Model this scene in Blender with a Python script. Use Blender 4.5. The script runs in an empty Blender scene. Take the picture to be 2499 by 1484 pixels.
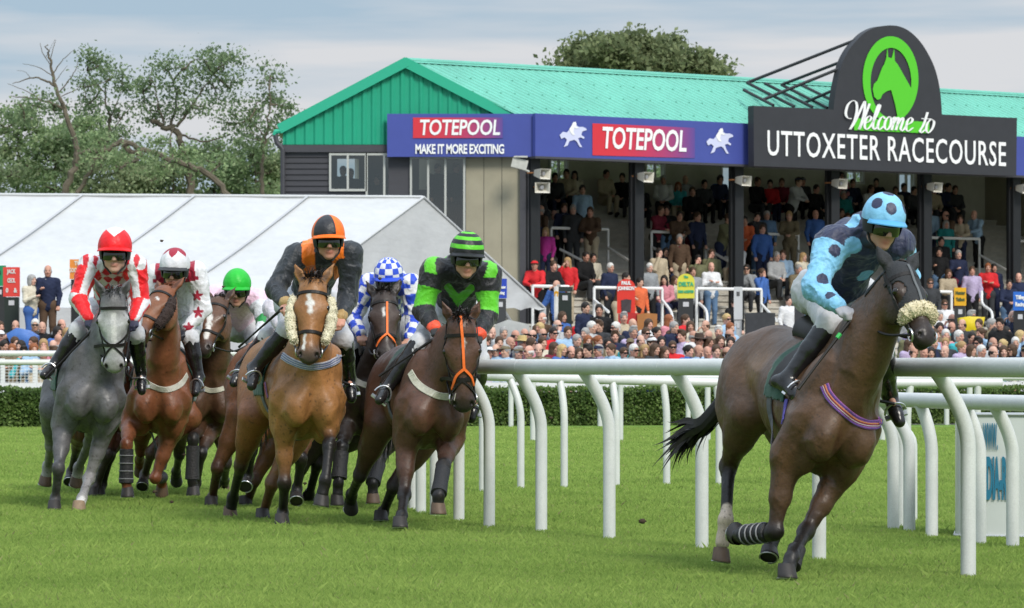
import bpy, bmesh, math, random, os
import numpy as np
from mathutils import Vector, Matrix
from mathutils.bvhtree import BVHTree

# ------------------------------------------------------------------ camera, sky, sun, exposure
SC = bpy.context.scene
C = SC.collection
FV, CU, HV, CH = 9024.0, 1249.5, 890.0, 1.20     # focal length and principal point on a 2499 px wide picture, camera height
cam_d = bpy.data.cameras.new('camera'); cam = bpy.data.objects.new('camera', cam_d); C.objects.link(cam)
cam.location = (0, 0, CH); cam.rotation_euler = (math.radians(90), 0, 0)
cam_d.sensor_fit = 'HORIZONTAL'; cam_d.sensor_width = 36.0; cam_d.lens = 36.0 * FV / 2499.0
cam_d.shift_y = (HV - 742.0) / 2499.0
cam_d.clip_start = 0.5; cam_d.clip_end = 3000
cam_d.dof.use_dof = True; cam_d.dof.focus_distance = 23.5; cam_d.dof.aperture_fstop = 13.0
SC.camera = cam
SC.view_settings.view_transform = 'Standard'; SC.view_settings.look = 'None'
SC.view_settings.exposure = 0.60; SC.view_settings.gamma = 1.0
SC.render.film_transparent = False
try:
    SC.cycles.use_denoising = True
    SC.cycles.max_bounces = 6; SC.cycles.diffuse_bounces = 4; SC.cycles.glossy_bounces = 2; SC.cycles.transparent_max_bounces = 6
except Exception: pass

SUN_EL, SUN_AZ = math.radians(42), math.radians(152)   # azimuth measured from +Y towards +X
world = bpy.data.worlds.new('World'); SC.world = world; world.use_nodes = True
wn, wl = world.node_tree.nodes, world.node_tree.links
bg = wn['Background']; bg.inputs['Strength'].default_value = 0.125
sky = wn.new('ShaderNodeTexSky'); sky.sky_type = 'NISHITA'; sky.sun_disc = False
sky.sun_elevation = SUN_EL; sky.sun_rotation = SUN_AZ; sky.dust_density = 1.5; sky.ozone_density = 1.5
tc = wn.new('ShaderNodeTexCoord'); mp = wn.new('ShaderNodeMapping'); mp.inputs['Scale'].default_value = (5.0, 5.0, 52.0)
mp.inputs['Location'].default_value = (6.6, 3.3, 1.1)
nz = wn.new('ShaderNodeTexNoise'); nz.inputs['Scale'].default_value = 1.0; nz.inputs['Detail'].default_value = 5.0; nz.inputs['Roughness'].default_value = 0.5
cr = wn.new('ShaderNodeValToRGB'); cr.color_ramp.elements[0].position = 0.44; cr.color_ramp.elements[1].position = 0.63
cr.color_ramp.elements[0].color = (0.12, 0.12, 0.12, 1); cr.color_ramp.elements[1].color = (0.97, 0.97, 0.97, 1)
mixc = wn.new('ShaderNodeMix'); mixc.data_type = 'RGBA'
mixc.inputs['B'].default_value = (3.75, 3.8, 3.92, 1)
mixb = wn.new('ShaderNodeMix'); mixb.data_type = 'RGBA'; mixb.inputs['Factor'].default_value = .88; mixb.inputs['B'].default_value = (1.65, 2.35, 3.05, 1)
wl.new(tc.outputs['Generated'], mp.inputs['Vector']); wl.new(mp.outputs['Vector'], nz.inputs['Vector'])
wl.new(nz.outputs['Fac'], cr.inputs['Fac']); wl.new(cr.outputs['Color'], mixc.inputs['Factor'])
wl.new(sky.outputs['Color'], mixb.inputs['A']); wl.new(mixb.outputs['Result'], mixc.inputs['A'])
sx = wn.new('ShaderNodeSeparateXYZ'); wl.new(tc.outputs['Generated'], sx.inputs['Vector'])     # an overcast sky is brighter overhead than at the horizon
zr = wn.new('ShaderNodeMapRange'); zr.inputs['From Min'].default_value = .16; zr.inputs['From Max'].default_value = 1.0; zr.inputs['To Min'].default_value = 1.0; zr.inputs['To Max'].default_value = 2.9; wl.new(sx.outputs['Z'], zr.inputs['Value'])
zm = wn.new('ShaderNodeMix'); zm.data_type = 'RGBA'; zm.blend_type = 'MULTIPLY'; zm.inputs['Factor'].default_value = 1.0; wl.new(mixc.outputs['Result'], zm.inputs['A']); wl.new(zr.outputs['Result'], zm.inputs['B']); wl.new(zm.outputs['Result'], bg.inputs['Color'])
sun_d = bpy.data.lights.new('sun', 'SUN'); sun_d.energy = 2.0; sun_d.angle = math.radians(18); sun_d.color = (1.0, 0.95, 0.86)
sun = bpy.data.objects.new('sun', sun_d); C.objects.link(sun)
_sd = Vector((math.sin(SUN_AZ) * math.cos(SUN_EL), math.cos(SUN_AZ) * math.cos(SUN_EL), math.sin(SUN_EL)))
sun.rotation_euler = _sd.to_track_quat('Z', 'Y').to_euler(); sun.location = (30, -30, 60)

# ------------------------------------------------------------------ helpers
def A(*v): return np.array(v, dtype=np.float64)
def PX(u, v, Y): return A((u - CU) / FV * Y, Y, CH - (v - HV) / FV * Y)      # the point seen at (u, v) at distance Y
def PG(u, v): return PX(u, v, FV * CH / (v - HV))                          # the ground point seen at (u, v)
def nrm(v):
    v = np.asarray(v, float); n = np.linalg.norm(v); return v / n if n > 1e-9 else v
def ray_len(u, v, P, L, sgn=-1):
    """the point on the line of sight (u, v) at bone length L from P; sgn -1 the nearer one, +1 the farther one"""
    d = A((u - CU) / FV, 1.0, -(v - HV) / FV); o = A(0, 0, CH)
    q = o - P; a = d @ d; b = 2 * q @ d; c = q @ q - L * L
    D = b * b - 4 * a * c
    t = (-b + sgn * math.sqrt(D)) / (2 * a) if D > 0 and sgn else -b / (2 * a)
    return o + t * d

def tag(o, label=None, cat=None, group=None, kind=None):
    if label: o['label'] = label
    if cat: o['category'] = cat
    if group: o['group'] = group
    if kind: o['kind'] = kind
    return o
def link(name, data, parent=None, loc=None):
    o = bpy.data.objects.new(name, data); C.objects.link(o)
    if parent is not None: o.parent = parent
    if loc is not None: o.location = loc
    return o
def empty(name, loc, rz=0.0):
    o = link(name, None); o.location = loc; o.rotation_euler = (0, 0, rz); o.empty_display_size = .2; return o

# materials -------------------------------------------------------------------
MATS = {}
def mat(name, col=(.5, .5, .5), rough=.6, spec=.4, metal=0.0, noise=0.0, nscale=6.0, bump=0.0, bscale=40.0, attr=False, objcol=False,
        stretch=(1, 1, 1), sheen=0.0, leafy=0.0, rvar=0.0, coat=0.0, noise2=0.0, n2scale=1.0, trans=0.0):
    if name in MATS: return MATS[name]
    m = bpy.data.materials.new(name); m.use_nodes = True; MATS[name] = m
    nt = m.node_tree; N, L = nt.nodes, nt.links; b = N['Principled BSDF']
    b.inputs['Roughness'].default_value = rough; b.inputs['Specular IOR Level'].default_value = spec; b.inputs['Metallic'].default_value = metal
    b.inputs['Coat Weight'].default_value = coat; b.inputs['Sheen Weight'].default_value = sheen
    if trans: b.inputs['Transmission Weight'].default_value = trans
    cur = None
    if attr:
        a = N.new('ShaderNodeAttribute'); a.attribute_name = 'Col'; cur = a.outputs['Color']
    if objcol:
        oi = N.new('ShaderNodeObjectInfo')
        if cur is None: cur = oi.outputs['Color']
        else:
            mu = N.new('ShaderNodeMix'); mu.data_type = 'RGBA'; mu.blend_type = 'MULTIPLY'; mu.inputs['Factor'].default_value = 1
            L.new(cur, mu.inputs['A']); L.new(oi.outputs['Color'], mu.inputs['B']); cur = mu.outputs['Result']
    if cur is None:
        r = N.new('ShaderNodeRGB'); r.outputs[0].default_value = (*col, 1); cur = r.outputs[0]
    tcn = N.new('ShaderNodeTexCoord'); mpn = N.new('ShaderNodeMapping'); mpn.inputs['Scale'].default_value = stretch
    L.new(tcn.outputs['Object'], mpn.inputs['Vector'])
    for amt, scl in ((noise, nscale), (noise2, n2scale)):
        if amt <= 0: continue
        n = N.new('ShaderNodeTexNoise'); n.inputs['Scale'].default_value = scl; n.inputs['Detail'].default_value = 6; n.inputs['Roughness'].default_value = .62
        L.new(mpn.outputs['Vector'], n.inputs['Vector'])
        mr = N.new('ShaderNodeMapRange'); mr.inputs['From Min'].default_value = .25; mr.inputs['From Max'].default_value = .75
        mr.inputs['To Min'].default_value = 1 - amt; mr.inputs['To Max'].default_value = 1 + amt
        L.new(n.outputs['Fac'], mr.inputs['Value'])
        mu = N.new('ShaderNodeMix'); mu.data_type = 'RGBA'; mu.blend_type = 'MULTIPLY'; mu.inputs['Factor'].default_value = 1
        L.new(cur, mu.inputs['A']); L.new(mr.outputs['Result'], mu.inputs['B']); cur = mu.outputs['Result']
    L.new(cur, b.inputs['Base Color'])
    if rvar:
        nr = N.new('ShaderNodeTexNoise'); nr.inputs['Scale'].default_value = 6; nr.inputs['Detail'].default_value = 4; L.new(mpn.outputs['Vector'], nr.inputs['Vector']); rr = N.new('ShaderNodeMapRange'); rr.inputs['From Min'].default_value = .3; rr.inputs['From Max'].default_value = .7
        rr.inputs['To Min'].default_value = rough - rvar; rr.inputs['To Max'].default_value = rough + rvar; L.new(nr.outputs['Fac'], rr.inputs['Value']); L.new(rr.outputs['Result'], b.inputs['Roughness'])
    if leafy:
        tl = N.new('ShaderNodeBsdfTranslucent'); L.new(cur, tl.inputs['Color']); mxs = N.new('ShaderNodeMixShader'); mxs.inputs[0].default_value = leafy
        L.new(b.outputs[0], mxs.inputs[1]); L.new(tl.outputs[0], mxs.inputs[2]); L.new(mxs.outputs[0], N['Material Output'].inputs['Surface'])
    if bump > 0:
        n = N.new('ShaderNodeTexNoise'); n.inputs['Scale'].default_value = bscale; n.inputs['Detail'].default_value = 4
        L.new(mpn.outputs['Vector'], n.inputs['Vector'])
        bp = N.new('ShaderNodeBump'); bp.inputs['Strength'].default_value = bump; bp.inputs['Distance'].default_value = .02
        L.new(n.outputs['Fac'], bp.inputs['Height']); L.new(bp.outputs['Normal'], b.inputs['Normal'])
    return m

# mesh from arrays ------------------------------------------------------------
def mesh_np(name, V, Fq, col=None, smooth=True, m=None, base=None):
    V = np.asarray(V, np.float32); Fq = np.asarray(Fq, np.int32)
    if base is not None: V = V - np.asarray(base, np.float32)
    me = bpy.data.meshes.new(name)
    k = Fq.shape[1]; me.vertices.add(len(V)); me.vertices.foreach_set('co', V.ravel().astype(np.float32))
    me.loops.add(Fq.size); me.loops.foreach_set('vertex_index', Fq.ravel())
    me.polygons.add(len(Fq)); me.polygons.foreach_set('loop_start', np.arange(0, Fq.size, k, dtype=np.int32))
    try: me.polygons.foreach_set('loop_total', np.full(len(Fq), k, dtype=np.int32))
    except Exception: pass
    me.update(calc_edges=True)
    if smooth: me.polygons.foreach_set('use_smooth', np.ones(len(Fq), dtype=bool))
    if col is not None:
        ca = me.color_attributes.new('Col', 'FLOAT_COLOR', 'POINT')
        c4 = np.ones((len(V), 4), np.float32); c4[:, :3] = col; ca.data.foreach_set('color', c4.ravel())
    if m: me.materials.append(m)
    return me

class MB:
    """collects boxes, tubes, lathes and prisms into one mesh"""
    def __init__(s): s.v = []; s.f = []
    def add(s, vs, fs):
        o = len(s.v); s.v += [tuple(map(float, p)) for p in vs]; s.f += [tuple(i + o for i in f) for f in fs]
    def box(s, c, d, ax=None):
        c = np.asarray(c, float); ax = np.eye(3) if ax is None else np.asarray(ax, float); h = np.asarray(d, float) / 2
        vs = [c + sx * h[0] * ax[0] + sy * h[1] * ax[1] + sz * h[2] * ax[2] for sx in (-1, 1) for sy in (-1, 1) for sz in (-1, 1)]
        s.add(vs, [(0, 1, 3, 2), (4, 6, 7, 5), (0, 4, 5, 1), (2, 3, 7, 6), (0, 2, 6, 4), (1, 5, 7, 3)])
    def tube(s, pts, r, n=10, cap=True):
        pts = [np.asarray(p, float) for p in pts]; rs = r if hasattr(r, '__len__') else [r] * len(pts)
        t0 = nrm(pts[1] - pts[0]); up = A(0, 0, 1) if abs(t0[2]) < .9 else A(1, 0, 0)
        x = nrm(np.cross(t0, up)); rings = []
        for i, p in enumerate(pts):
            t = nrm((pts[i + 1] if i < len(pts) - 1 else p) - (pts[i - 1] if i > 0 else p))
            x = nrm(x - t * (x @ t)); y = np.cross(t, x)
            rings.append([p + rs[i] * (math.cos(a) * x + math.sin(a) * y) for a in np.linspace(0, 2 * math.pi, n, endpoint=False)])
        vs = [v for rg in rings for v in rg]; fs = []
        for i in range(len(pts) - 1):
            for j in range(n): fs.append((i * n + j, i * n + (j + 1) % n, (i + 1) * n + (j + 1) % n, (i + 1) * n + j))
        if cap: fs.append(tuple(range(n))[::-1]); fs.append(tuple((len(pts) - 1) * n + j for j in range(n)))
        s.add(vs, fs)
    def prism(s, poly, dvec):
        n = len(poly); d = np.asarray(dvec, float); vs = [np.asarray(p, float) for p in poly] + [np.asarray(p, float) + d for p in poly]
        s.add(vs, [tuple(range(n))[::-1], tuple(range(n, 2 * n))] + [(i, (i + 1) % n, n + (i + 1) % n, n + i) for i in range(n)])
    def quad(s, *p): s.add(p, [tuple(range(len(p)))])
    def ribbon(s, pts, nor, w, th=.004):
        pts = [np.asarray(p, float) for p in pts]; n = len(pts); vs = []
        if n < 2: return
        for i, p in enumerate(pts):
            t = nrm(pts[min(i + 1, n - 1)] - pts[max(i - 1, 0)]); N = nrm(nor[i]); b = nrm(np.cross(t, N))
            ww = w[i] if hasattr(w, '__len__') else w
            vs += [p - b * ww / 2, p + b * ww / 2, p + b * ww / 2 * .9 + N * th, p - b * ww / 2 * .9 + N * th]
        fs = []
        for i in range(n - 1):
            for j in range(4): fs.append((i * 4 + j, i * 4 + (j + 1) % 4, (i + 1) * 4 + (j + 1) % 4, (i + 1) * 4 + j))
        fs += [(3, 2, 1, 0), tuple((n - 1) * 4 + j for j in range(4))]
        s.add(vs, fs)
    def mesh(s, name, m, base=None, smooth=False, col=None):
        vs = s.v
        if base is not None: vs = [(v[0] - base[0], v[1] - base[1], v[2] - base[2]) for v in vs]
        me = bpy.data.meshes.new(name); me.from_pydata(vs, [], s.f)
        bm = bmesh.new(); bm.from_mesh(me); bmesh.ops.recalc_face_normals(bm, faces=bm.faces); bm.to_mesh(me); bm.free()
        if m: me.materials.append(m)
        if smooth:
            me.polygons.foreach_set('use_smooth', np.ones(len(me.polygons), dtype=bool))
            me.set_sharp_from_angle(angle=math.radians(38))
        return me
    def build(s, name, m, parent=None, base=None, smooth=False):
        o = link(name, s.mesh(name, m, base, smooth), parent)
        if parent is None and base is not None: o.location = base
        return o

# signed distance modelling --------------------------------------------------
def cap(a, b, ra, rb=None, col=None, k=None, flat=None):
    return dict(t='c', a=np.asarray(a, float), b=np.asarray(b, float), ra=ra, rb=ra if rb is None else rb, col=col, k=k, flat=flat)
def ell(c, r, ax=None, col=None, k=None):
    return dict(t='e', c=np.asarray(c, float), r=np.asarray(r, float), ax=np.eye(3) if ax is None else np.asarray(ax, float), col=col, k=k)
def prim_bb(p):
    if p['t'] == 'c':
        R = max(p['ra'], p['rb']); return np.minimum(p['a'], p['b']) - R, np.maximum(p['a'], p['b']) + R
    h = np.sqrt(((p['ax'] * p['r'][:, None]) ** 2).sum(0)); return p['c'] - h, p['c'] + h
def prim_d(p, X, Y, Z):
    if p['t'] == 'c':
        a = p['a']; ba = p['b'] - a
        px, py, pz = X - a[0], Y - a[1], Z - a[2]; sc = 1.0
        if p['flat'] is not None:
            ax, f = p['flat']; ax = nrm(ax); q = (px * ax[0] + py * ax[1] + pz * ax[2]) * (f - 1)
            px, py, pz = px + q * ax[0], py + q * ax[1], pz + q * ax[2]; ba = ba + (f - 1) * (ba @ ax) * ax; sc = f ** -.7
        t = np.clip((px * ba[0] + py * ba[1] + pz * ba[2]) / max(ba @ ba, 1e-9), 0, 1)
        d = np.sqrt((px - t * ba[0]) ** 2 + (py - t * ba[1]) ** 2 + (pz - t * ba[2]) ** 2) - (p['ra'] + (p['rb'] - p['ra']) * t)
        return d * sc
    c, r, ax = p['c'], p['r'], p['ax']; px, py, pz = X - c[0], Y - c[1], Z - c[2]
    k0 = 0; k1 = 0
    for i in range(3):
        q = (px * ax[i, 0] + py * ax[i, 1] + pz * ax[i, 2]) / r[i]; k0 = k0 + q * q; k1 = k1 + (q / r[i]) ** 2
    k0 = np.sqrt(k0); k1 = np.sqrt(k1)
    return k0 * (k0 - 1) / np.maximum(k1, 1e-6)
def smin(a, b, k):
    h = np.maximum(k - np.abs(a - b), 0) / k
    return np.minimum(a, b) - h * h * k * .25
def sdf_mesh(groups, h, subs=(), glue=.06, off=0.0):
    """groups: lists (k, [primitives]); group 0 is the trunk, the others are glued on to it but not to each other"""
    bbs = [prim_bb(p) for g in groups for p in g[1]]
    lo = np.min([b[0] for b in bbs], 0) - 3 * h - off; hi = np.max([b[1] for b in bbs], 0) + 3 * h + off
    n = np.ceil((hi - lo) / h).astype(int) + 1
    ax = [lo[i] + h * np.arange(n[i]) for i in range(3)]
    BIG = np.float32(1.0)
    def ev(D, p, op):
        b0, b1 = prim_bb(p); mg = p.get('mg', .07) + off
        i0 = np.maximum(((b0 - mg - lo) / h).astype(int), 0); i1 = np.minimum(((b1 + mg - lo) / h).astype(int) + 2, n)
        sl = tuple(slice(a, b) for a, b in zip(i0, i1))
        X, Y, Z = np.meshgrid(ax[0][sl[0]], ax[1][sl[1]], ax[2][sl[2]], indexing='ij', sparse=True)
        D[sl] = op(D[sl], prim_d(p, X, Y, Z).astype(np.float32))
    tot = None; rest = None
    for gi, (k, ps) in enumerate(groups):
        D = np.full(n, BIG, np.float32)
        for p in ps: ev(D, p, lambda a, b, kk=(p['k'] or k): smin(a, b, kk))
        if gi == 0: tot = D
        elif rest is None: rest = D
        else: np.minimum(rest, D, out=rest)
    if rest is not None: tot = smin(tot, rest, glue)
    for p in subs: ev(tot, p, lambda a, b, kk=(p['k'] or .01): -smin(-a, b, kk))
    if off: tot = tot - off
    return nets(tot, lo, h)
def nets(Fd, lo, h):
    s = Fd < 0
    m = np.zeros(tuple(x - 1 for x in Fd.shape), np.uint8)
    for dx in (0, 1):
        for dy in (0, 1):
            for dz in (0, 1): m += s[dx:dx + m.shape[0], dy:dy + m.shape[1], dz:dz + m.shape[2]]
    act = (m > 0) & (m < 8); idx = np.argwhere(act); gid = np.full(m.shape, -1, np.int32); gid[act] = np.arange(len(idx))
    acc = np.zeros((len(idx), 3)); cnt = np.zeros(len(idx))
    for a in range(3):
        o1, o2 = [x for x in range(3) if x != a]
        for p in (0, 1):
            for q in (0, 1):
                e0 = idx.copy(); e0[:, o1] += p; e0[:, o2] += q; e1 = e0.copy(); e1[:, a] += 1
                f0 = Fd[e0[:, 0], e0[:, 1], e0[:, 2]]; f1 = Fd[e1[:, 0], e1[:, 1], e1[:, 2]]
                c = (f0 < 0) != (f1 < 0); t = np.where(c, f0 / np.where(c, f0 - f1, 1), 0)
                pos = np.zeros((len(idx), 3)); pos[:, a] = t; pos[:, o1] = p; pos[:, o2] = q
                acc[c] += pos[c]; cnt[c] += 1
    V = lo + h * (idx + acc / np.maximum(cnt, 1)[:, None])
    quads = []
    for a in range(3):
        o1, o2 = (a + 1) % 3, (a + 2) % 3
        sl0 = [slice(None)] * 3; sl1 = [slice(None)] * 3; sl0[a] = slice(0, -1); sl1[a] = slice(1, None)
        ch = s[tuple(sl0)] != s[tuple(sl1)]; e = np.argwhere(ch)
        e = e[(e[:, o1] > 0) & (e[:, o2] > 0) & (e[:, o1] < Fd.shape[o1] - 1) & (e[:, o2] < Fd.shape[o2] - 1)]
        ins = s[e[:, 0], e[:, 1], e[:, 2]]; r = []
        for p, q in ((-1, -1), (0, -1), (0, 0), (-1, 0)):
            c = e.copy(); c[:, o1] += p; c[:, o2] += q; r.append(gid[c[:, 0], c[:, 1], c[:, 2]])
        Q = np.stack(r, 1); Q[~ins] = Q[~ins][:, ::-1]; quads.append(Q)
    Q = np.concatenate(quads); Q = Q[(Q >= 0).all(1)]
    return V, Q
def relax(V, Q, it=2, w=.5):
    n = len(V)
    for _ in range(it):
        acc = np.zeros_like(V); cnt = np.zeros(n)
        for a, b in ((0, 1), (1, 2), (2, 3), (3, 0)):
            np.add.at(acc, Q[:, a], V[Q[:, b]]); np.add.at(acc, Q[:, b], V[Q[:, a]])
            np.add.at(cnt, Q[:, a], 1); np.add.at(cnt, Q[:, b], 1)
        V = V + w * (acc / np.maximum(cnt, 1)[:, None] - V)
    return V
def normals(V, Q):
    fn = np.cross(V[Q[:, 2]] - V[Q[:, 0]], V[Q[:, 3]] - V[Q[:, 1]]); N = np.zeros_like(V)
    for i in range(4): np.add.at(N, Q[:, i], fn)
    return N / np.maximum(np.linalg.norm(N, axis=1), 1e-9)[:, None]
def prim_colors(V, prims, default, sig=.016):
    W = np.zeros(len(V)); Cc = np.zeros((len(V), 3))
    for p in prims:
        d = prim_d(p, V[:, 0], V[:, 1], V[:, 2]); w = np.exp(-np.clip(d, -.03, .3) / sig)
        c = p['col'] if p['col'] is not None else default
        W += w; Cc += w[:, None] * np.asarray(c)
    return Cc / W[:, None]
def shell(V, Q, N, mask, off, th=.006):
    """a snug second skin over the masked part of a surface"""
    fm = mask[Q].all(1); q = Q[fm]
    if len(q) == 0: return None
    used, inv = np.unique(q, return_inverse=True); q = inv.reshape(q.shape); v = V[used]; n = N[used]
    k = len(v); vv = np.concatenate([v + n * off, v + n * (off - th)]); fs = [q, q[:, ::-1] + k]
    ed = {}
    for f in q:
        for i in range(4):
            a, b = int(f[i]), int(f[(i + 1) % 4]); ed[(a, b)] = 1
    rim = [(a, b) for (a, b) in ed if (b, a) not in ed]
    if rim: fs.append(np.array([(b, a, a + k, b + k) for a, b in rim]))
    return vv, np.concatenate(fs), used
def snap(bvh, p, off=.004):
    loc, n, i, d = bvh.find_nearest(Vector(p))
    return np.array(loc) + np.array(n) * off, np.array(n)
def hit_px(bvh, u, v, off=.0):
    d = Vector(((u - CU) / FV, 1.0, -(v - HV) / FV)).normalized()
    loc, n, i, dd = bvh.ray_cast(Vector((0, 0, CH)), d)
    if loc is None: return None, None
    return np.array(loc) + np.array(n) * off, np.array(n)
def polyline(pts, step):
    out = [np.asarray(pts[0], float)]
    for a, b in zip(pts[:-1], pts[1:]):
        a = np.asarray(a, float); b = np.asarray(b, float); n = max(1, int(np.linalg.norm(b - a) / step))
        out += [a + (b - a) * (i + 1) / n for i in range(n)]
    return out
def curve_pts(pts, n):
    """Catmull-Rom through pts"""
    P = [np.asarray(p, float) for p in pts]; P = [2 * P[0] - P[1]] + P + [2 * P[-1] - P[-2]]; out = []
    for i in range(1, len(P) - 2):
        for t in np.linspace(0, 1, n, endpoint=False):
            a, b, c, d = P[i - 1], P[i], P[i + 1], P[i + 2]
            out.append(.5 * (2 * b + (c - a) * t + (2 * a - 5 * b + 4 * c - d) * t * t + (3 * b - a - 3 * c + d) * t ** 3))
    out.append(P[-2]); return out
def vnoise(P, seed=0):
    """smooth value noise, 0..1, at the points P"""
    i = np.floor(P).astype(np.int64); f = P - i; f = f * f * (3 - 2 * f); r = 0
    for dx in (0, 1):
        for dy in (0, 1):
            for dz in (0, 1):
                h = (i[:, 0] + dx) * 374761393 + (i[:, 1] + dy) * 668265263 + (i[:, 2] + dz) * 2147483647 + seed * 974711; h = (h ^ (h >> 13)) * 1274126177; h = ((h ^ (h >> 16)) & 0xffff) / 65535.0
                r = r + h * (f[:, 0] if dx else 1 - f[:, 0]) * (f[:, 1] if dy else 1 - f[:, 1]) * (f[:, 2] if dz else 1 - f[:, 2])
    return r
def ridges(P, seed=0): return 1 - np.abs(2 * vnoise(P, seed) - 1)
def text_mesh(name, s, size, m, org, ax_r, ax_u, depth=.01, align='CENTER', bold=.0, shear=0.0, spacing=1.0, xs=1.0, parent=None, base=None):
    cu = bpy.data.curves.new(name, 'FONT'); cu.body = s; cu.size = size; cu.align_x = align; cu.align_y = 'CENTER'
    cu.offset = bold; cu.shear = shear; cu.space_character = spacing; cu.extrude = depth / 2; cu.resolution_u = 3
    to = bpy.data.objects.new('tmp', cu); C.objects.link(to)
    dg = bpy.context.evaluated_depsgraph_get(); me = bpy.data.meshes.new_from_object(to.evaluated_get(dg))
    bpy.data.objects.remove(to); bpy.data.curves.remove(cu); me.name = name
    r = nrm(ax_r); u = nrm(ax_u); n = np.cross(r, u)
    co = np.empty(len(me.vertices) * 3, np.float32); me.vertices.foreach_get('co', co); co = co.reshape(-1, 3).astype(float)
    w = np.asarray(org, float) + co[:, :1] * xs * r + co[:, 1:2] * u + co[:, 2:] * n
    if base is not None: w = w - np.asarray(base)
    me.vertices.foreach_set('co', w.astype(np.float32).ravel()); me.materials.clear(); me.materials.append(m); me.update()
    return link(name, me, parent)
RNG = np.random.default_rng(7)
def uv_ball(c, r, nu=12, nv=8, ax=None, rr=(1, 1, 1)):
    ax = np.eye(3) if ax is None else ax; V = []; Fq = []
    for i in range(nv + 1):
        th = math.pi * i / nv
        for j in range(nu):
            ph = 2 * math.pi * j / nu; V.append(c + r * (rr[0] * math.sin(th) * math.cos(ph) * ax[0] + rr[1] * math.sin(th) * math.sin(ph) * ax[1] + rr[2] * math.cos(th) * ax[2]))
    for i in range(nv):
        for j in range(nu): Fq.append((i * nu + j, (i + 1) * nu + j, (i + 1) * nu + (j + 1) % nu, i * nu + (j + 1) % nu))
    return np.array(V), np.array(Fq)
# ================================================================== ground and grass
R0 = np.random.default_rng(3)
def turf_material(name, c1, c2):
    m = bpy.data.materials.new(name); m.use_nodes = True; N, L = m.node_tree.nodes, m.node_tree.links; b = N['Principled BSDF']; b.inputs['Roughness'].default_value = .9; b.inputs['Specular IOR Level'].default_value = .1
    t = N.new('ShaderNodeTexCoord'); n1 = N.new('ShaderNodeTexNoise'); n1.inputs['Scale'].default_value = .55; n1.inputs['Detail'].default_value = 8; n1.inputs['Roughness'].default_value = .7
    n2 = N.new('ShaderNodeTexNoise'); n2.inputs['Scale'].default_value = 24; n2.inputs['Detail'].default_value = 6
    mx = N.new('ShaderNodeMix'); mx.data_type = 'RGBA'; mx.inputs['A'].default_value = (*c1, 1); mx.inputs['B'].default_value = (*c2, 1)
    ad = N.new('ShaderNodeMath'); ad.operation = 'ADD'; mr = N.new('ShaderNodeMapRange'); mr.inputs['From Min'].default_value = .7; mr.inputs['From Max'].default_value = 1.3
    L.new(t.outputs['Object'], n1.inputs['Vector']); L.new(t.outputs['Object'], n2.inputs['Vector']); L.new(n1.outputs['Fac'], ad.inputs[0]); L.new(n2.outputs['Fac'], ad.inputs[1])
    L.new(ad.outputs[0], mr.inputs['Value']); L.new(mr.outputs['Result'], mx.inputs['Factor']); L.new(mx.outputs['Result'], b.inputs['Base Color'])
    return m
g = MB(); g.quad((-900, -60, 0), (900, -60, 0), (900, 2400, 0), (-900, 2400, 0))
tag(g.build('ground', turf_material('turf', (.075, .15, .025), (.18, .28, .055))), kind='structure')
g = MB(); g.quad((-60, 73.8, .006), (60, 73.8, .006), (60, 140, .006), (-60, 140, .006))
tag(g.build('tarmac', mat('tarmac', (.16, .155, .15), rough=.95, noise=.2, nscale=2)), kind='structure')
def grass():
    V, F, Cc = [], [], []; r = np.random.default_rng(12); nb = 0
    for y0, y1, dens, w, h in ((17.5, 21, 9500, .0019, .040), (21, 26, 6500, .0023, .040), (26, 34, 3400, .0032, .040), (34, 48, 1300, .0055, .040), (48, 70, 420, .011, .040)):
        n = int(dens * (y1 - y0) * (.285 * (y0 + y1) / 2 + 1.0)); y = y0 + (y1 - y0) * r.random(n); x = (r.random(n) - .5) * (.285 * y + 1.0)
        f = .5 + .5 * np.sin(x * 1.3 + 2 * np.sin(y * .7)) * np.sin(y * 1.7 + 1.5 * np.sin(x * .9)); f2 = .5 + .5 * np.sin(x * 7 + 3 * np.sin(y * 3)) * np.sin(y * 9 + x * 2)
        hh = h * (.55 + .5 * r.random(n) + .22 * f * f2) * np.where(r.random(n) > .992, 1.7, 1); a = r.random(n) * 6.283; le = r.normal(0, .42, (n, 2)) * hh[:, None]
        ww = w * (.7 + .6 * r.random(n)); dx, dy = np.cos(a) * ww, np.sin(a) * ww * .3
        z0 = np.zeros(n); m1 = np.stack([x + le[:, 0] * .35, y + le[:, 1] * .35, hh * .6], 1)
        v = np.stack([np.stack([x - dx, y - dy, z0], 1), np.stack([x + dx, y + dy, z0], 1), m1 + np.stack([dx * .8, dy * .8, z0], 1), np.stack([x + le[:, 0], y + le[:, 1], hh], 1), ], 1)
        V.append(v.reshape(-1, 3)); F.append(np.arange(4 * n).reshape(-1, 4) + nb); nb += 4 * n
        t = np.clip(.10 + .22 * f + .18 * f2 + .5 * r.random(n), 0, 1)[:, None]
        c = np.array((.138, .24, .045)) * (1 - t) + np.array((.375, .485, .125)) * t; dry = (r.random(n) > .975)[:, None]; c = np.where(dry, np.array((.34, .33, .15)) * (.6 + .5 * r.random((n, 1))), c)
        Cc.append(np.repeat(c, 4, 0))
    m = mat('grass blade', attr=True, rough=.75, spec=.15, leafy=.4)
    tag(link('grass', mesh_np('grass', np.concatenate(V), np.concatenate(F), np.concatenate(Cc), False, m)), 'short bright green turf with a few dry blades', 'grass', kind='stuff')
grass()
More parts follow.
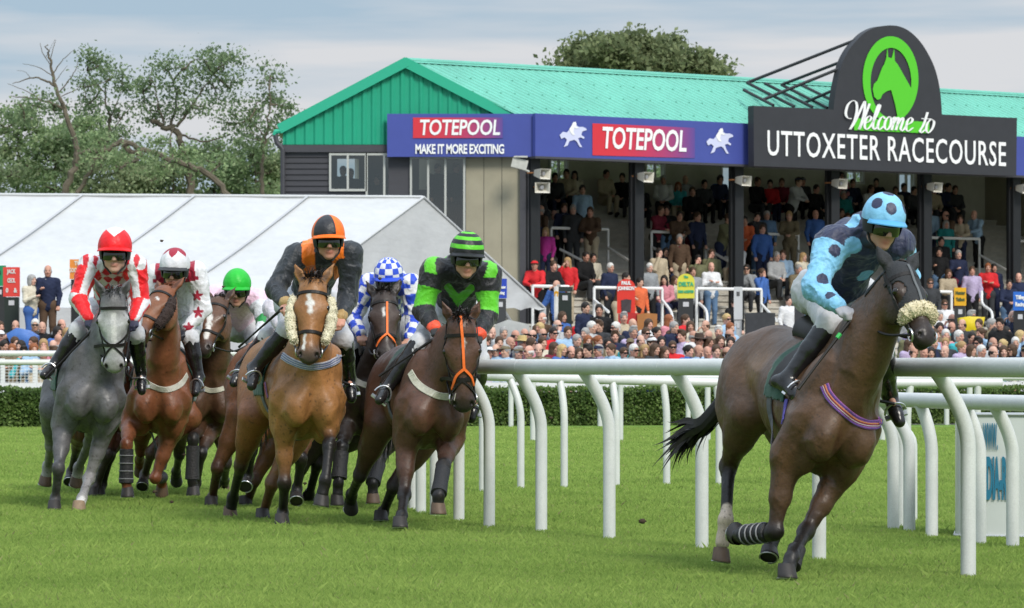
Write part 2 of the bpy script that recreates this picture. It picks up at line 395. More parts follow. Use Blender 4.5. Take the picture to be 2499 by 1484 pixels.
# flying clods of turf
clod_m = mat('soil', (.05, .035, .022), rough=1, noise=.4, nscale=40)
for i, (u, v, Y, r) in enumerate([(1567, 1272, 25.5, .020), (1537, 1335, 24.6, .011), (1345, 1020, 30, .012), (1490, 1262, 25.6, .007), (395, 588, 31, .012), (545, 700, 31, .010), (928, 680, 30, .012), (378, 1200, 30.5, .015), (640, 1130, 31, .014), (450, 1110, 32, .012), (1100, 1100, 27, .007), (655, 1210, 28.5, .012), (745, 1180, 29, .012), (420, 1225, 30.5, .013)]):
    c = PX(u, v, Y); vv, ff = uv_ball(A(0, 0, 0), r, 8, 6, rr=(1.3, .8, .9)); vv = vv * (1 + .35 * np.sin(vv[:, :1] * 300 + i) * np.cos(vv[:, 2:] * 260 + i))
    o = link('clod', mesh_np('clod', vv, ff, None, False, clod_m)); o.location = c; tag(o, 'small dark clod of turf thrown into the air by the hooves', 'clod', 'clods of turf in the air')

# ================================================================== hedge, crowd fence
def leaf_quads(P, size, r, cols, flat=0.0, elong=1.6):
    n = len(P); d = r.normal(0, 1, (n, 3)); d /= np.linalg.norm(d, axis=1)[:, None]; e = np.cross(d, r.normal(0, 1, (n, 3))); e /= np.linalg.norm(e, axis=1)[:, None]
    s = size * (.6 + .8 * r.random(n))[:, None]; V = np.stack([P - d * s * elong / 2, P + e * s * .5, P + d * s * elong / 2, P - e * s * .5], 1).reshape(-1, 3)
    c = cols[r.integers(0, len(cols), n)] * (.75 + .5 * r.random((n, 1))); return V, np.arange(4 * n).reshape(-1, 4), np.repeat(c, 4, 0)
HL = lambda x: 70.2 + (x + 10) * .235        # the hedge line
def hedge():
    n = 85000; x = R0.uniform(-12.5, 15, n); k = R0.random(n); y = np.where(k < .62, 0, R0.random(n) * .8); z = np.where(k < .62, R0.random(n) * .70, .70)
    bump = .022 * np.sin(x * 3.1) * np.sin(z * 8 + x) + .03 * np.sin(x * 9); P = np.stack([x, HL(x) + y - np.abs(R0.normal(0, .035, n)) - bump, z + np.abs(R0.normal(0, .03, n)) * (k >= .62) + .02 * np.sin(x * 5)], 1)
    V, F, c = leaf_quads(P, .038, R0, np.array([(.11, .18, .045), (.145, .22, .058), (.085, .145, .036), (.175, .25, .07)]))
    b = MB()
    for i in range(11):
        x0, x1 = -12.5 + 2.5 * i, -12.5 + 2.5 * (i + 1); b.prism([(x0, HL(x0) + .05, 0), (x1, HL(x1) + .05, 0), (x1, HL(x1) + .05, .66), (x0, HL(x0) + .05, .66)], (-.16, .65, 0))
    o = link('hedge', mesh_np('hedge', V, F, c, False, mat('hedge leaf', attr=True, rough=.6, spec=.25, leafy=.3))); tag(o, 'long low clipped dark green hedge across the far side of the track', 'hedge')
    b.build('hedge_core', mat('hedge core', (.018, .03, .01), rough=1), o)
hedge()
WP = lambda: mat('white plastic', (.56, .57, .56), rough=.42, spec=.4, noise=.08, nscale=5, noise2=.10, n2scale=110, bump=.05, bscale=60)
def crowd_fence():
    e = empty('picket_fence', (0, 0, 0)); o = link('crowd_fence', None); bpy.data.objects.remove(e)
    tag(o, 'white crowd fence with wire mesh behind the hedge', 'fence'); W = mat('white wood', (.70, .71, .71), rough=.6, noise=.06)
    L = lambda x: HL(x) + 1.6; xs = np.arange(-13, 15.1, .62)
    for z, h in ((1.27, .06), (.79, .11)):
        m = MB()
        for x in (-13, ): m.prism([(-13, L(-13), z - h / 2), (15, L(15), z - h / 2), (15, L(15), z + h / 2), (-13, L(-13), z + h / 2)], (-.01, .04, 0))
        m.build('rail', W, o)
    for x in xs: m = MB(); m.box((x, L(x) + .03, .66), (.085, .05, 1.32)); m.build('post', W, o)
    m = MB(); 
    for x in np.arange(-13, 15, .075): m.box((x, L(x), 1.04), (.008, .008, .42))
    for z in np.arange(.86, 1.25, .06): m.prism([(-13, L(-13), z - .004), (15, L(15), z - .004), (15, L(15), z + .004), (-13, L(-13), z + .004)], (0, .008, 0))
    m.build('wire_mesh', W, o)
crowd_fence()

# ================================================================== running rails
def rail(name, label, path, posts, zc, r, rp, off, bend=.62, straight=False, group='white running rails', pz=None):
    """path: ground points under the rail tube, posts: ground feet of the posts"""
    P = curve_pts([A(p[0], p[1], zc(i) if callable(zc) else zc) for i, p in enumerate(path)], 10); base = A(*posts[0], 0)
    o = link(name, None); o.location = base; tag(o, label, 'rail', group); m = MB(); m.tube(P, r, 18); m.build('rail_tube', WP(), o, base, True)
    joints = MB()
    for k in range(4, len(P) - 2, 9):
        d = nrm(P[k + 1] - P[k]); mj = MB(); mj.tube([P[k], P[k] + d * .012], [r * 1.02, r * 1.02], 18); mj.build('joint', mat('joint', (.55, .56, .55), rough=.5), o, base, True)
    for q in posts:
        d2 = [np.hypot(p[0] - q[0], p[1] - q[1]) for p in P]; k = int(np.argmin(d2)); top = P[k].copy(); f = A(q[0], q[1], 0); m = MB()
        if straight: m.tube([f, A(q[0], q[1], top[2])], rp, 12)
        else:
            zb = top[2] * bend; c = A(q[0], q[1], zb); e = top - A(0, 0, r * .3); mid = A(q[0], q[1], zb + (top[2] - zb) * .42)
            pts = [f, A(q[0], q[1], zb * .5), c] + [(1 - t) ** 2 * c + 2 * t * (1 - t) * mid + t * t * e for t in np.linspace(.12, 1, 9)]
            m.tube(pts, rp, 14)
        m.build('post', WP(), o, base, True)
    return o
def offs(pts, d):
    out = []
    for i, p in enumerate(pts):
        a = np.array(pts[max(i - 1, 0)]); b = np.array(pts[min(i + 1, len(pts) - 1)]); t = nrm(b - a); out.append(np.array(p) + d * np.array((t[1], -t[0])))
    return out
gp = lambda u, v: tuple(PG(u, v)[:2])
pA = [gp(2760, 1466), gp(2363, 1417), gp(1999, 1373), gp(1713, 1345), gp(1487, 1322), gp(1321, 1302), gp(1194, 1291), gp(1120, 1276), gp(1062, 1264), gp(1027, 1256), gp(1009, 1248), gp(1000, 1241)]
rail('running_rail', 'nearest white running rail with curved posts, running past the leading horse', offs(pA, -.20) + [A(-1.02, 31.2), A(-1.15, 33)], pA, 1.185, .054, .043, .2)
pB = [gp(1178, 1203), gp(1271, 1195), gp(1377, 1192), gp(1504, 1189), gp(1627, 1186), gp(1755, 1185), gp(1890, 1184), gp(2040, 1183), gp(2215, 1182), gp(2385, 1181)]
rail('running_rail', 'second white rail with curved posts just beyond the nearest one', [A(pB[0][0] - .95, pB[0][1] + 1.2)] + [A(p[0] - .19, p[1] - .02) for p in pB] + [A(pB[-1][0] + .25, pB[-1][1])], pB, lambda i: max(1.015, 1.118 - .016 * i), .045, .036, .2)
pC = [gp(2225, 1276), gp(2180, 1298), gp(2202, 1290), gp(2219, 1303), gp(2274, 1317), gp(2391, 1333)]
rail('running_rail', 'lower white rail beside the advertising board at the right edge', [A(2.64, 29.5), A(2.52, 28.0), A(2.58, 26.6), A(2.80, 25.4), A(3.05, 24.2), A(3.45, 22.8)], pC + [(3.25, 24.0), (3.5, 23.3)], .955, .052, .043, .2)
xs = np.arange(-12.2, 14, 1.74); pD = [(x, HL(x) - .75) for x in xs]
o = rail('running_rail', 'far white double rail on straight posts in front of the hedge', pD, pD, 1.245, .055, .05, 0, straight=True)
m = MB(); m.tube([A(p[0], p[1], 1.41) for p in pD if p[0] < -4], .055, 12); m.build('rail_tube', WP(), o, o.location, True)
xs = np.arange(.33, 12, 1.37); pE = [(x, 58.0) for x in xs]
rail('running_rail', 'white rail on thin straight posts in the middle of the far turf', pE, pE, .99, .04, .045, 0, straight=True)

# advertising board at the right edge
def ad_board():
    c0 = PG(2340, 1318); o = link('advertising_board', None); o.location = c0; tag(o, 'glossy white advertising board with blue lettering at the right edge', 'sign')
    top = .86; pts = [A(c0[0] + .06, c0[1] - .55, 0), A(c0[0] - .02, c0[1] - .25, 0), A(c0[0] + .06, c0[1] - .02, 0), A(c0[0] + .25, c0[1] - .06, 0), A(c0[0] + .9, c0[1] - .3, 0), A(c0[0] + 2.2, c0[1] - .85, 0)]
    pts = [A(c0[0] + .10, c0[1] + .9, 0), A(c0[0] + .02, c0[1] + .35, 0), A(c0[0] + .0, c0[1] + .05, 0), A(c0[0] + .16, c0[1] - .06, 0), A(c0[0] + .9, c0[1] - .30, 0), A(c0[0] + 2.2, c0[1] - .78, 0)]
    cv = curve_pts(pts, 6); V, F = [], []
    for p in cv: V += [p + A(0, 0, .03), p + A(0, 0, top)]
    for i in range(len(cv) - 1): F.append((2 * i, 2 * i + 2, 2 * i + 3, 2 * i + 1))
    m = MB(); m.add(V, F); m.add([v + A(.01, .03, 0) for v in V], [f[::-1] for f in F]); m.build('panel', mat('gloss board', (.55, .57, .55), rough=.18, spec=.5, noise=.06, nscale=3), o, c0, True)
    m = MB(); m.tube([p + A(0, 0, top) for p in cv], .014, 8); m.build('frame', mat('alloy', (.45, .46, .46), rough=.4, metal=.6), o, c0)
    m = MB(); m.tube([p + A(-.004, -.004, .03) for p in cv], .012, 6); m.build('frame', mat('alloy', (.45, .46, .46)), o, c0)
    r = nrm(A(.74, -.24, 0)); u = A(0, 0, 1); n = nrm(np.cross(r, u)); w0 = A(c0[0] + .16, c0[1] - .06, 0) + n * .012
    teal = mat('teal print', (.03, .17, .27), rough=.3)
    text_mesh('lettering', 'WWW.', .255, teal, w0 + r * .0 + u * .70, r, u, .004, 'LEFT', .004, 0, 1, .12, o, c0)
    text_mesh('lettering', 'MEDIA-RES', .385, teal, w0 - r * .045 + u * .41, r, u, .004, 'LEFT', .016, 0, .95, .145, o, c0)
ad_board()

# ================================================================== marquee
def marquee():
    ap = A(-2.2, 91, 1.2 + 407 / FV * 91); lc = A(-5.65, 87.2, 1.2 + 138 / FV * 87.2); rc = A(.79, 94.5, 1.2 + 140 / FV * 94.5); d = A(-1, -.127, 0); L = 22.0
    o = link('marquee', None); b = A(-8, 90, 0); o.location = b; tag(o, 'large white marquee with a pitched roof behind the rail', 'tent')
    W = mat('marquee fabric', (.475, .485, .495), rough=.5, spec=.3, noise=.07, nscale=.5, noise2=.05, n2scale=4, bump=.75, bscale=1.6, stretch=(1, 1, 2.2))
    def sheet(nm, P00, P10, P11, P01, nu, nv, amp, sag=0.0):
        V, F = [], []; nn = nrm(np.cross(P10 - P00, P01 - P00)); r = np.random.default_rng(len(nm) + nu)
        for i in range(nu + 1):
            for j in range(nv + 1):
                s, t = i / nu, j / nv; p = (1 - s) * (1 - t) * P00 + s * (1 - t) * P10 + s * t * P11 + (1 - s) * t * P01
                w = amp * (math.sin(s * 33 + 5 * t) * math.sin(t * 9 + s * 6) + .6 * math.sin(s * 71 - 9 * t)); V.append(p + nn * w - A(0, 0, sag * math.sin(math.pi * t) * 1.0))
        for i in range(nu):
            for j in range(nv): k = i * (nv + 1) + j; F.append((k, k + nv + 1, k + nv + 2, k + 1))
        return link(nm, mesh_np(nm, V, F, None, True, W, b), o)
    sheet('roof_slope', ap, ap + d * L, lc + d * L, lc, 60, 16, .012, .10)
    sheet('roof_slope', rc, rc + d * L, ap + d * L, ap, 30, 8, .01)
    # gable cloth: fan of folds
    V, F = [], []; n = 40
    for i in range(n + 1):
        t = i / n; q = lc + (rc - lc) * t + A(0, 0, -.08 * math.sin(t * 40) ** 2); eps = A(.03, -.025, 0) * 1.5
        for j in range(9):
            s = j / 8; tt = (lc + (ap - lc) * min(1, t * 2)) if t < .5 else (ap + (rc - ap) * (t * 2 - 1)); V.append(tt + (q - tt) * s + eps * (1 + .9 * math.sin(t * 55 + s * 3) * s))
    for i in range(n):
        for j in range(8): k = i * 9 + j; F.append((k, k + 9, k + 10, k + 1))
    link('gable', mesh_np('gable', V, F, None, True, W, b), o)
    sheet('side_wall', lc, lc + d * L, A(*(lc + d * L)[:2], 0), A(*lc[:2], 0), 90, 4, .03)
    gw = A(.6, -.5, 0) * .05
    S_ = mat('marquee seam', (.40, .41, .43), rough=.7)
    for u in (205, 475, 750, -60):
        k = (ap[0] - (u - CU) / FV * 90.2) / 1.0; p = ap + d * k; q = lc + d * k; m = MB(); nn = A(0, -.02, .03)
        m.ribbon([p + (q - p) * t + nn - A(0, 0, .10 * math.sin(math.pi * t)) for t in np.linspace(0, 1, 17)], [nrm(A(0, -.55, .8))] * 17, .055, .02); m.build('seam', S_, o, b)
    m = MB(); m.tube([ap + A(0, 0, .02), ap + d * L + A(0, 0, .02)], .04, 8); m.build('ridge', W, o, b)
    m = MB(); m.tube([ap + gw + A(0, -.05, .02), lc + gw + A(0, -.05, .0)], .03, 8); m.build('gable_edge', W, o, b)
    m = MB(); m.tube([ap + gw + A(0, -.05, .02), rc + gw + A(0, -.05, .0)], .03, 8); m.build('gable_edge', W, o, b)
    for q in (lc, rc, (lc * .4 + rc * .6)): m = MB(); m.box((q[0], q[1], q[2] / 2), (.16, .16, q[2])); m.build('leg', W, o, b)
    m = MB(); m.tube([A(rc[0], rc[1], .9), A(rc[0] - 1.0, rc[1] - 1.1, rc[2] - .1)], .05, 8); m.build('strut', mat('alloy', (.45, .46, .46)), o, b)
marquee()
# ================================================================== trees
LEAFM = lambda: mat('tree leaf', attr=True, rough=.6, spec=.2, leafy=.45)
BARK = lambda: mat('bark', (.115, .098, .07), rough=.95, noise=.35, nscale=3, bump=.6, bscale=9)
def tree(name, label, Y, limbs, blobs, seed, cols, dens=1.0, leaf=.085, group='trees behind the marquee'):
    """limbs: pixel polylines (u, v, dY) with start and end radius in metres; blobs: (u, v, rx, rz, dY) leaf masses in pixels"""
    r = np.random.default_rng(seed); u0 = limbs[0][0][0]; b = PX(u0[0], u0[1], Y); b[2] = 0; o = link(name, None); o.location = b; tag(o, label, 'tree', group); m = MB()
    k = FV / Y
    LP = []
    for pl, r0, r1 in limbs:
        P = curve_pts([PX(p[0], p[1], Y + (p[2] if len(p) > 2 else 0)) for p in pl], 6); P = [p + r.normal(0, .035, 3) * min(1, r0 * 4) for p in P]; LP += P; m.tube(P, list(np.linspace(r0, r1, len(P)) * .42), 7)
    Pall = []
    for bl in blobs:
        u, v, rx, rz = bl[:4]; c = PX(u, v, Y + (bl[4] if len(bl) > 4 else r.normal(0, 1))); ax, az = rx / k, rz / k; ay = (ax + az) * .5
        n = int(270 * dens * (ax * az + ax * ay + ay * az) ) + 60; ns = max(5, int(n / 60))
        d = r.normal(0, 1, (ns, 3)); d /= np.linalg.norm(d, axis=1)[:, None]; rad = r.random(ns)[:, None] ** .42; cc = c + d * rad * np.array((ax, ay, az))
        for q in cc: Pall.append(q + r.normal(0, 1, (60, 3)) * np.array((.30, .30, .19)) * r.uniform(.6, 1.3))
        nl = min((p for p in LP), key=lambda p: np.linalg.norm(p - c)); m.tube([nl, (nl + c) / 2 + r.normal(0, .06, 3), c], [.05, .042, .035], 5)
        for q in cc[::4]: m.tube([c + (q - c) * t + r.normal(0, .05, 3) for t in (-.1, .5, 1)], [.035, .022, .01], 4)
    mb = m.build('trunk', BARK(), o, b, True)
    if Pall:
        P = np.concatenate(Pall); P[:, 2] = np.maximum(P[:, 2], .1); V, F, c = leaf_quads(P - b, leaf, r, np.array(cols)); link('crown', mesh_np('crown', V, F, c, False, LEAFM()), o)
    return o
G1 = [(0.212, 0.295, 0.137), (0.263, 0.347, 0.167), (0.169, 0.246, 0.112), (0.321, 0.397, 0.214)]  # all three leaf palettes are lightened and greyed, distance haze painted into the colour
G2 = [(0.165, 0.233, 0.117), (0.212, 0.280, 0.147), (0.131, 0.190, 0.098)]
G3 = [(0.280, 0.347, 0.186), (0.347, 0.397, 0.225), (0.220, 0.280, 0.147)]
DEAD = [([(150, 480), (185, 400), (178, 330), (150, 250), (130, 190), (122, 140), (115, 110)], .34, .05), ([(140, 215), (110, 195), (75, 190), (30, 205)], .13, .03), ([(130, 180), (150, 150), (180, 122)], .06, .02), ([(125, 160), (105, 130), (98, 105)], .05, .02), ([(122, 150), (132, 110), (137, 98)], .045, .015),
        ([(128, 185), (95, 165), (55, 155)], .05, .015), ([(160, 270), (120, 250), (70, 240), (25, 235)], .14, .03), ([(100, 245), (70, 225), (18, 205)], .06, .02), ([(145, 225), (165, 200), (185, 170), (190, 150)], .07, .02), ([(150, 235), (190, 215), (215, 180)], .05, .015), ([(135, 200), (150, 178), (165, 160)], .04, .012), ([(112, 140), (122, 120), (135, 95)], .03, .01), ([(75, 190), (60, 175), (40, 172)], .03, .01), ([(70, 240), (50, 255), (30, 252)], .04, .012)]
tree('bare_tree', 'bare dead tree with twisting leafless branches at far left', 141, DEAD, [(95, 255, 42, 22), (130, 268, 34, 20), (60, 290, 40, 26)], 21, G2, .7)
tree('tall_tree', 'airy tree with small dark leaf tufts beside the bare tree', 143, [([(190, 470), (230, 400), (265, 330), (262, 260), (255, 190)], .22, .05), ([(262, 300), (290, 240), (300, 200)], .08, .02), ([(265, 330), (295, 290), (330, 250)], .07, .02), ([(258, 230), (225, 190), (210, 170)], .06, .02)],
     [(232, 150, 36, 26), (268, 190, 46, 38), (205, 215, 34, 40), (300, 205, 22, 30), (290, 285, 34, 48), (240, 160, 28, 20), (215, 255, 26, 20), (285, 330, 32, 24)], 22, G2, .62)
tree('tall_tree', 'tall broad tree with a wide dense top and forked trunk', 144, [([(470, 480), (455, 400), (430, 320), (400, 310), (370, 290)], .4, .22), ([(415, 315), (430, 250), (425, 200)], .16, .05), ([(430, 310), (480, 240), (520, 180)], .16, .04), ([(400, 300), (385, 250), (375, 200)], .12, .04), ([(445, 330), (500, 345), (560, 330)], .12, .04)],
     [(365, 190, 42, 42), (410, 170, 48, 38), (450, 165, 55, 42), (500, 150, 52, 42), (545, 165, 46, 44), (520, 210, 52, 40), (350, 225, 34, 40), (370, 270, 40, 40), (440, 220, 50, 36), (560, 215, 32, 36), (545, 135, 34, 22), (430, 265, 44, 32), (500, 265, 44, 32)], 23, G2, .72)
tree('tall_tree', 'pointed leafy tree nearest the green gable', 143, [([(640, 480), (640, 400), (650, 320), (662, 220)], .22, .05), ([(645, 350), (690, 300)], .07, .02), ([(645, 330), (610, 290)], .07, .02)],
     [(660, 190, 24, 34), (655, 235, 36, 34), (690, 262, 34, 34), (620, 262, 38, 32), (660, 300, 56, 36), (605, 310, 42, 32), (700, 320, 26, 30), (640, 345, 60, 34), (560, 300, 34, 30)], 24, G2, .72)
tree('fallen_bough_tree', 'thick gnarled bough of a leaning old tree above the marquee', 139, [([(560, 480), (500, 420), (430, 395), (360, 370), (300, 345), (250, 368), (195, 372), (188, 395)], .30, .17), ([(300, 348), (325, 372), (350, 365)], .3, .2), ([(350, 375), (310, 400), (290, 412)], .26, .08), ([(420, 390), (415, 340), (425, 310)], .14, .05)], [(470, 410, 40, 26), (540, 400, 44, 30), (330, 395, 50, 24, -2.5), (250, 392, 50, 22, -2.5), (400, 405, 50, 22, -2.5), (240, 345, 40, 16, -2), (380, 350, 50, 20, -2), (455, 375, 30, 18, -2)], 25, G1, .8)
k = 0
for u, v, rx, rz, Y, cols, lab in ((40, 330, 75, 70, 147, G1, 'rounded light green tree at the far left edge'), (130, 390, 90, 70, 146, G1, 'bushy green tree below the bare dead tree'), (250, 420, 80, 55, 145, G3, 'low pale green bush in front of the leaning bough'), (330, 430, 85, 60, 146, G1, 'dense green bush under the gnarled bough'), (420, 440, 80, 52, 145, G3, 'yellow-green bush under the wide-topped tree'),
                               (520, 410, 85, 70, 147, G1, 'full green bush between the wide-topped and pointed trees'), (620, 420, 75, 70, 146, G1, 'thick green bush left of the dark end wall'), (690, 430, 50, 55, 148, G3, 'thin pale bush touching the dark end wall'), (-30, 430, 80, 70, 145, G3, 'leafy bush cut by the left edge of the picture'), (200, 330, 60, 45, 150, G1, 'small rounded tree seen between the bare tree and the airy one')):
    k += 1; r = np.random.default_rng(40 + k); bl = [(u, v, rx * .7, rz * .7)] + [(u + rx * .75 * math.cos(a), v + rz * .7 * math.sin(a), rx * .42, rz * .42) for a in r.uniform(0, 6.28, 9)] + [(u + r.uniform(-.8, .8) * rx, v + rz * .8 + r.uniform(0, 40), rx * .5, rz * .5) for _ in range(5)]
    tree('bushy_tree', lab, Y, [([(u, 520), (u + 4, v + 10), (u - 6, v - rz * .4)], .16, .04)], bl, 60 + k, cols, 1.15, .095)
bl = [(1440, 140, 62, 44), (1500, 125, 70, 44), (1570, 128, 70, 44), (1640, 150, 70, 44), (1700, 165, 62, 36), (1750, 180, 44, 26), (1400, 165, 44, 34), (1550, 170, 120, 40), (1470, 108, 40, 24), (1545, 105, 46, 20), (1625, 118, 40, 22), (1385, 185, 34, 26), (1660, 185, 90, 30)]
tree('broad_tree', 'broad dark green tree rising behind the green grandstand roof', 152, [([(1560, 600), (1560, 300), (1565, 150)], .4, .1)], bl, 90, [(.18, .215, .10), (.22, .255, .125), (.145, .18, .085)], 2.3, .15, 'trees behind the grandstand')  # leaf colours lifted and greyed here too, as painted-in haze
bl = [(2440, 470, 60, 40), (2360, 480, 60, 40), (2520, 470, 60, 40), (1600, 430, 60, 40), (1380, 430, 60, 40), (1880, 450, 60, 30), (2100, 460, 60, 30)]
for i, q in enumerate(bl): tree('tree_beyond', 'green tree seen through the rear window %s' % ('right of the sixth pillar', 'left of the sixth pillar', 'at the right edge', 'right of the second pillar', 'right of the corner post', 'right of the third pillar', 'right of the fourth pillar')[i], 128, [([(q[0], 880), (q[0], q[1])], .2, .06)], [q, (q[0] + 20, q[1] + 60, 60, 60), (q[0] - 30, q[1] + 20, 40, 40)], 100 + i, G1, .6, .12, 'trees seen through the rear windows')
# ================================================================== grandstand
E1 = A(.8175, .5757, 0); N1 = A(-.5757, .8175, 0); C0 = A(.54, 98, 0)
def GS(a, q, z): return C0 + a * E1 + q * N1 + A(0, 0, z)
def on_q(u, v, q):
    """where the line of sight (u, v) meets the upright plane at distance q behind the stand's front: (a, z)"""
    k = (u - CU) / FV; p = C0 + q * N1; a = (k * p[1] - p[0]) / (E1[0] - k * E1[1]); Y = p[1] + a * E1[1]; return a, CH - (v - HV) / FV * Y
GP = lambda u, v, q: GS(*(lambda r: (r[0], q, r[1]))(on_q(u, v, q)))
def EW(u, v, dy=0.0): return PX(u, v, 98 + dy)         # on the end wall, which faces the track squarely
def ter(q): return 2.2 + .43 * q
GREEN = lambda: mat('green roof', (.135, .42, .335), rough=.6, spec=.3, noise=.12, nscale=.8, noise2=.09, n2scale=9)
GABLE = lambda: mat('green cladding', (.012, .30, .175), rough=.5, spec=.35, noise=.05, nscale=1.5)
DARK = lambda: mat('charcoal boards', (.050, .050, .058), rough=.6, noise=.12, nscale=2, stretch=(1, 1, 8))
BEIGE = lambda: mat('beige panel', (.30, .275, .20), rough=.7, noise=.12, nscale=1.5)
WHITEP = lambda: mat('white paint', (.72, .72, .71), rough=.5, noise=.05)
BLUE = lambda: mat('blue fascia', (.055, .075, .30), rough=.4, spec=.4, noise=.05, nscale=2)
def glass_mat():
    if 'pane' in MATS: return MATS['pane']
    m = bpy.data.materials.new('pane'); MATS['pane'] = m; m.use_nodes = True; N, L = m.node_tree.nodes, m.node_tree.links; N.remove(N['Principled BSDF'])
    t = N.new('ShaderNodeBsdfTransparent'); t.inputs['Color'].default_value = (.62, .66, .64, 1); gl = N.new('ShaderNodeBsdfGlossy'); gl.inputs['Roughness'].default_value = .03; gl.inputs['Color'].default_value = (.8, .85, .85, 1)
    mx = N.new('ShaderNodeMixShader'); mx.inputs[0].default_value = .14; L.new(t.outputs[0], mx.inputs[1]); L.new(gl.outputs[0], mx.inputs[2]); L.new(mx.outputs[0], N['Material Output'].inputs['Surface']); return m
AMAX = 24.0
def grandstand():
    b = GS(8, 2, 0); o = link('grandstand', None); o.location = b; tag(o, 'long grandstand with a green corrugated roof, charcoal end wall and concrete terraces', 'grandstand')
    B = lambda m, nm, mt, par=None, sm=False: m.build(nm, mt, par or o, b, sm)
    apex = A(-2.82, 98, 9.24); zE = 7.58; aR, qR = -2.747, 1.934
    # roof: corrugated sheets from the ridge down to the eaves
    def corr(P0, P1, D, n, h, nm, mt):    # rows across from P0 to P1, falling along D
        V, F = [], []; up = nrm(np.cross(P1 - P0, D)); up = up if up[2] > 0 else -up
        for i in range(n):
            for s, hh in ((0, 0), (.30, 0), (.42, h), (.60, h), (.72, 0)):
                p = P0 + (P1 - P0) * ((i + s) / n) + up * hh; V += [p, p + D]
        k = len(V) // 2
        for i in range(k - 1): F.append((2 * i, 2 * i + 2, 2 * i + 3, 2 * i + 1))
        return V, F, up
    r0, r1 = GS(aR, qR, 9.24), GS(AMAX, qR, 9.24); f0 = GS(-.02, -.28, 7.54)
    V, F, up = corr(r0, r1, f0 - r0, 118, .022, 'roof', None); m = MB(); m.add(V, F)
    for t in (.03, .25, .48, .72, .94):
        for i in range(0, 118, 2):
            p = r0 + (r1 - r0) * ((i + .5) / 118) + (f0 - r0) * t + up * .028; m.box(p, (.04, .04, .02))
    roof = B(m, 'roof', GREEN())
    e0 = GS(-5.41, 3.81, zE); V, F, up = corr(r0, r1, e0 - r0, 118, .035, 'roof', None); m = MB(); m.add(V, F); B(m, 'roof_slope', GREEN())
    m = MB(); m.prism([r0 + A(-.05, -.06, .05), r0 + A(.22, .02, -.03), r0 + A(0, -.06, .02)], r1 - r0); m.tube([r0 + A(0, 0, .03), r1 + A(0, 0, .03)], .07, 8); B(m, 'ridge_cap', GREEN(), roof)
    m = MB(); m.quad(GS(-.6, 3.6, 7.35), GS(AMAX, 3.6, 7.35), GS(AMAX, 9.4, 7.25), GS(-.6, 9.4, 7.25)); m.quad(GS(-.6, 3.6, 7.42), GS(AMAX, 3.6, 7.42), GS(AMAX, 9.4, 7.32), GS(-.6, 9.4, 7.32)); B(m, 'rear_roof', mat('pale soffit', (.58, .58, .55), rough=.9))
    m = MB(); m.quad(GS(.1, -.2, 7.2), GS(AMAX, -.2, 7.2), GS(AMAX, 3.9, 7.34), GS(.1, 3.9, 7.34)); B(m, 'soffit', mat('pale soffit', (.58, .58, .55), rough=.9))
    # gable
    gl, gr = EW(690, 353), EW(1296, 353); V, F, n = [], [], 0
    xs_ = np.linspace(gl[0], gr[0], 26 * 5 + 1); V = []
    for i, x in enumerate(xs_):
        s = (i % 5); dy = (0, 0, -.035, -.035, 0)[s]; zt = 9.24 - abs(x - apex[0]) * (9.24 - 7.50) / 3.26; V += [A(x, 98 + dy, gl[2]), A(x, 98 + dy, max(zt - .02, gl[2] + .02))]
    for i in range(len(xs_) - 1): F.append((2 * i, 2 * i + 2, 2 * i + 3, 2 * i + 1))
    m = MB(); m.add(V, F); gb = B(m, 'gable', GABLE())
    for sx, nm in ((-1, 'barge_board'), (1, 'barge_board')):
        xe = apex[0] + sx * (3.30 if sx < 0 else 3.36); ze = 9.24 - 3.3 * .527; t = nrm(A(xe - apex[0], 0, ze - 9.24)); c = (apex + A(xe, 98, ze)) / 2 + A(0, -.09 + .004 * sx, -.04); L_ = np.linalg.norm(A(xe, 98, ze) - apex)
        m = MB(); m.box(c, (L_ + .1, .14, .26), np.stack([t, A(0, 1, 0), np.cross(t, A(0, 1, 0)) * -1])); B(m, nm, mat('green trim', (.02, .36, .22), rough=.5))
    m = MB(); m.tube([EW(692, 318, -.1), EW(672, 322, -.1), EW(670, 330, -.1)], .07, 8); B(m, 'gutter', mat('green trim', (.02, .36, .22)))
    m = MB(); m.tube(curve_pts([EW(672, 328, -.1), EW(676, 348, -.1), EW(688, 362, -.1), EW(690, 380, -.1), EW(690, 520, -.1)], 5), .065, 8); B(m, 'downpipe', DARK())
    # end wall of charcoal boards round the glazing
    def wall(rects, nm, mt, y=98.0, d=.12):
        for (u0, v0, u1, v1) in rects:
            p, q = EW(u0, v1), EW(u1, v0); m = MB(); m.box(((p[0] + q[0]) / 2, y + d / 2, (max(p[2], 0) + q[2]) / 2), (q[0] - p[0], d, q[2] - max(p[2], 0))); B(m, nm, mt)
    wall([(690, 374, 804, 480), (804, 467, 895, 1000), (690, 480, 804, 1000), (948, 374, 1000, 1000), (690, 355, 1000, 374)], 'end_wall', DARK())
    m = MB(); m.box(((EW(690, 0)[0] + EW(1140, 0)[0]) / 2, 97.95, EW(0, 363)[2]), (EW(1140, 0)[0] - EW(690, 0)[0], .10, .19)); B(m, 'fascia_board', DARK())
    for z in np.arange(3.2, 7.0, .21): m = MB(); 
    m = MB()
    for v in range(384, 480, 14): p, q = EW(692, v), EW(803, v); m.box(((p[0] + q[0]) / 2, 97.99, p[2]), (q[0] - p[0], .02, .012))
    B(m, 'board_joints', mat('joint shadow', (.02, .02, .022), rough=1))  # thin dark strips along the board joints
    wall([(1137, 383, 1180, 1000), (1181.5, 383, 1224, 1000), (1225.5, 383, 1270, 1000)], 'beige_panel', BEIGE())
    wall([(1137, 395, 1270, 1000)], 'panel_backing', mat('panel seam', (.12, .11, .09)), 98.02, .06)
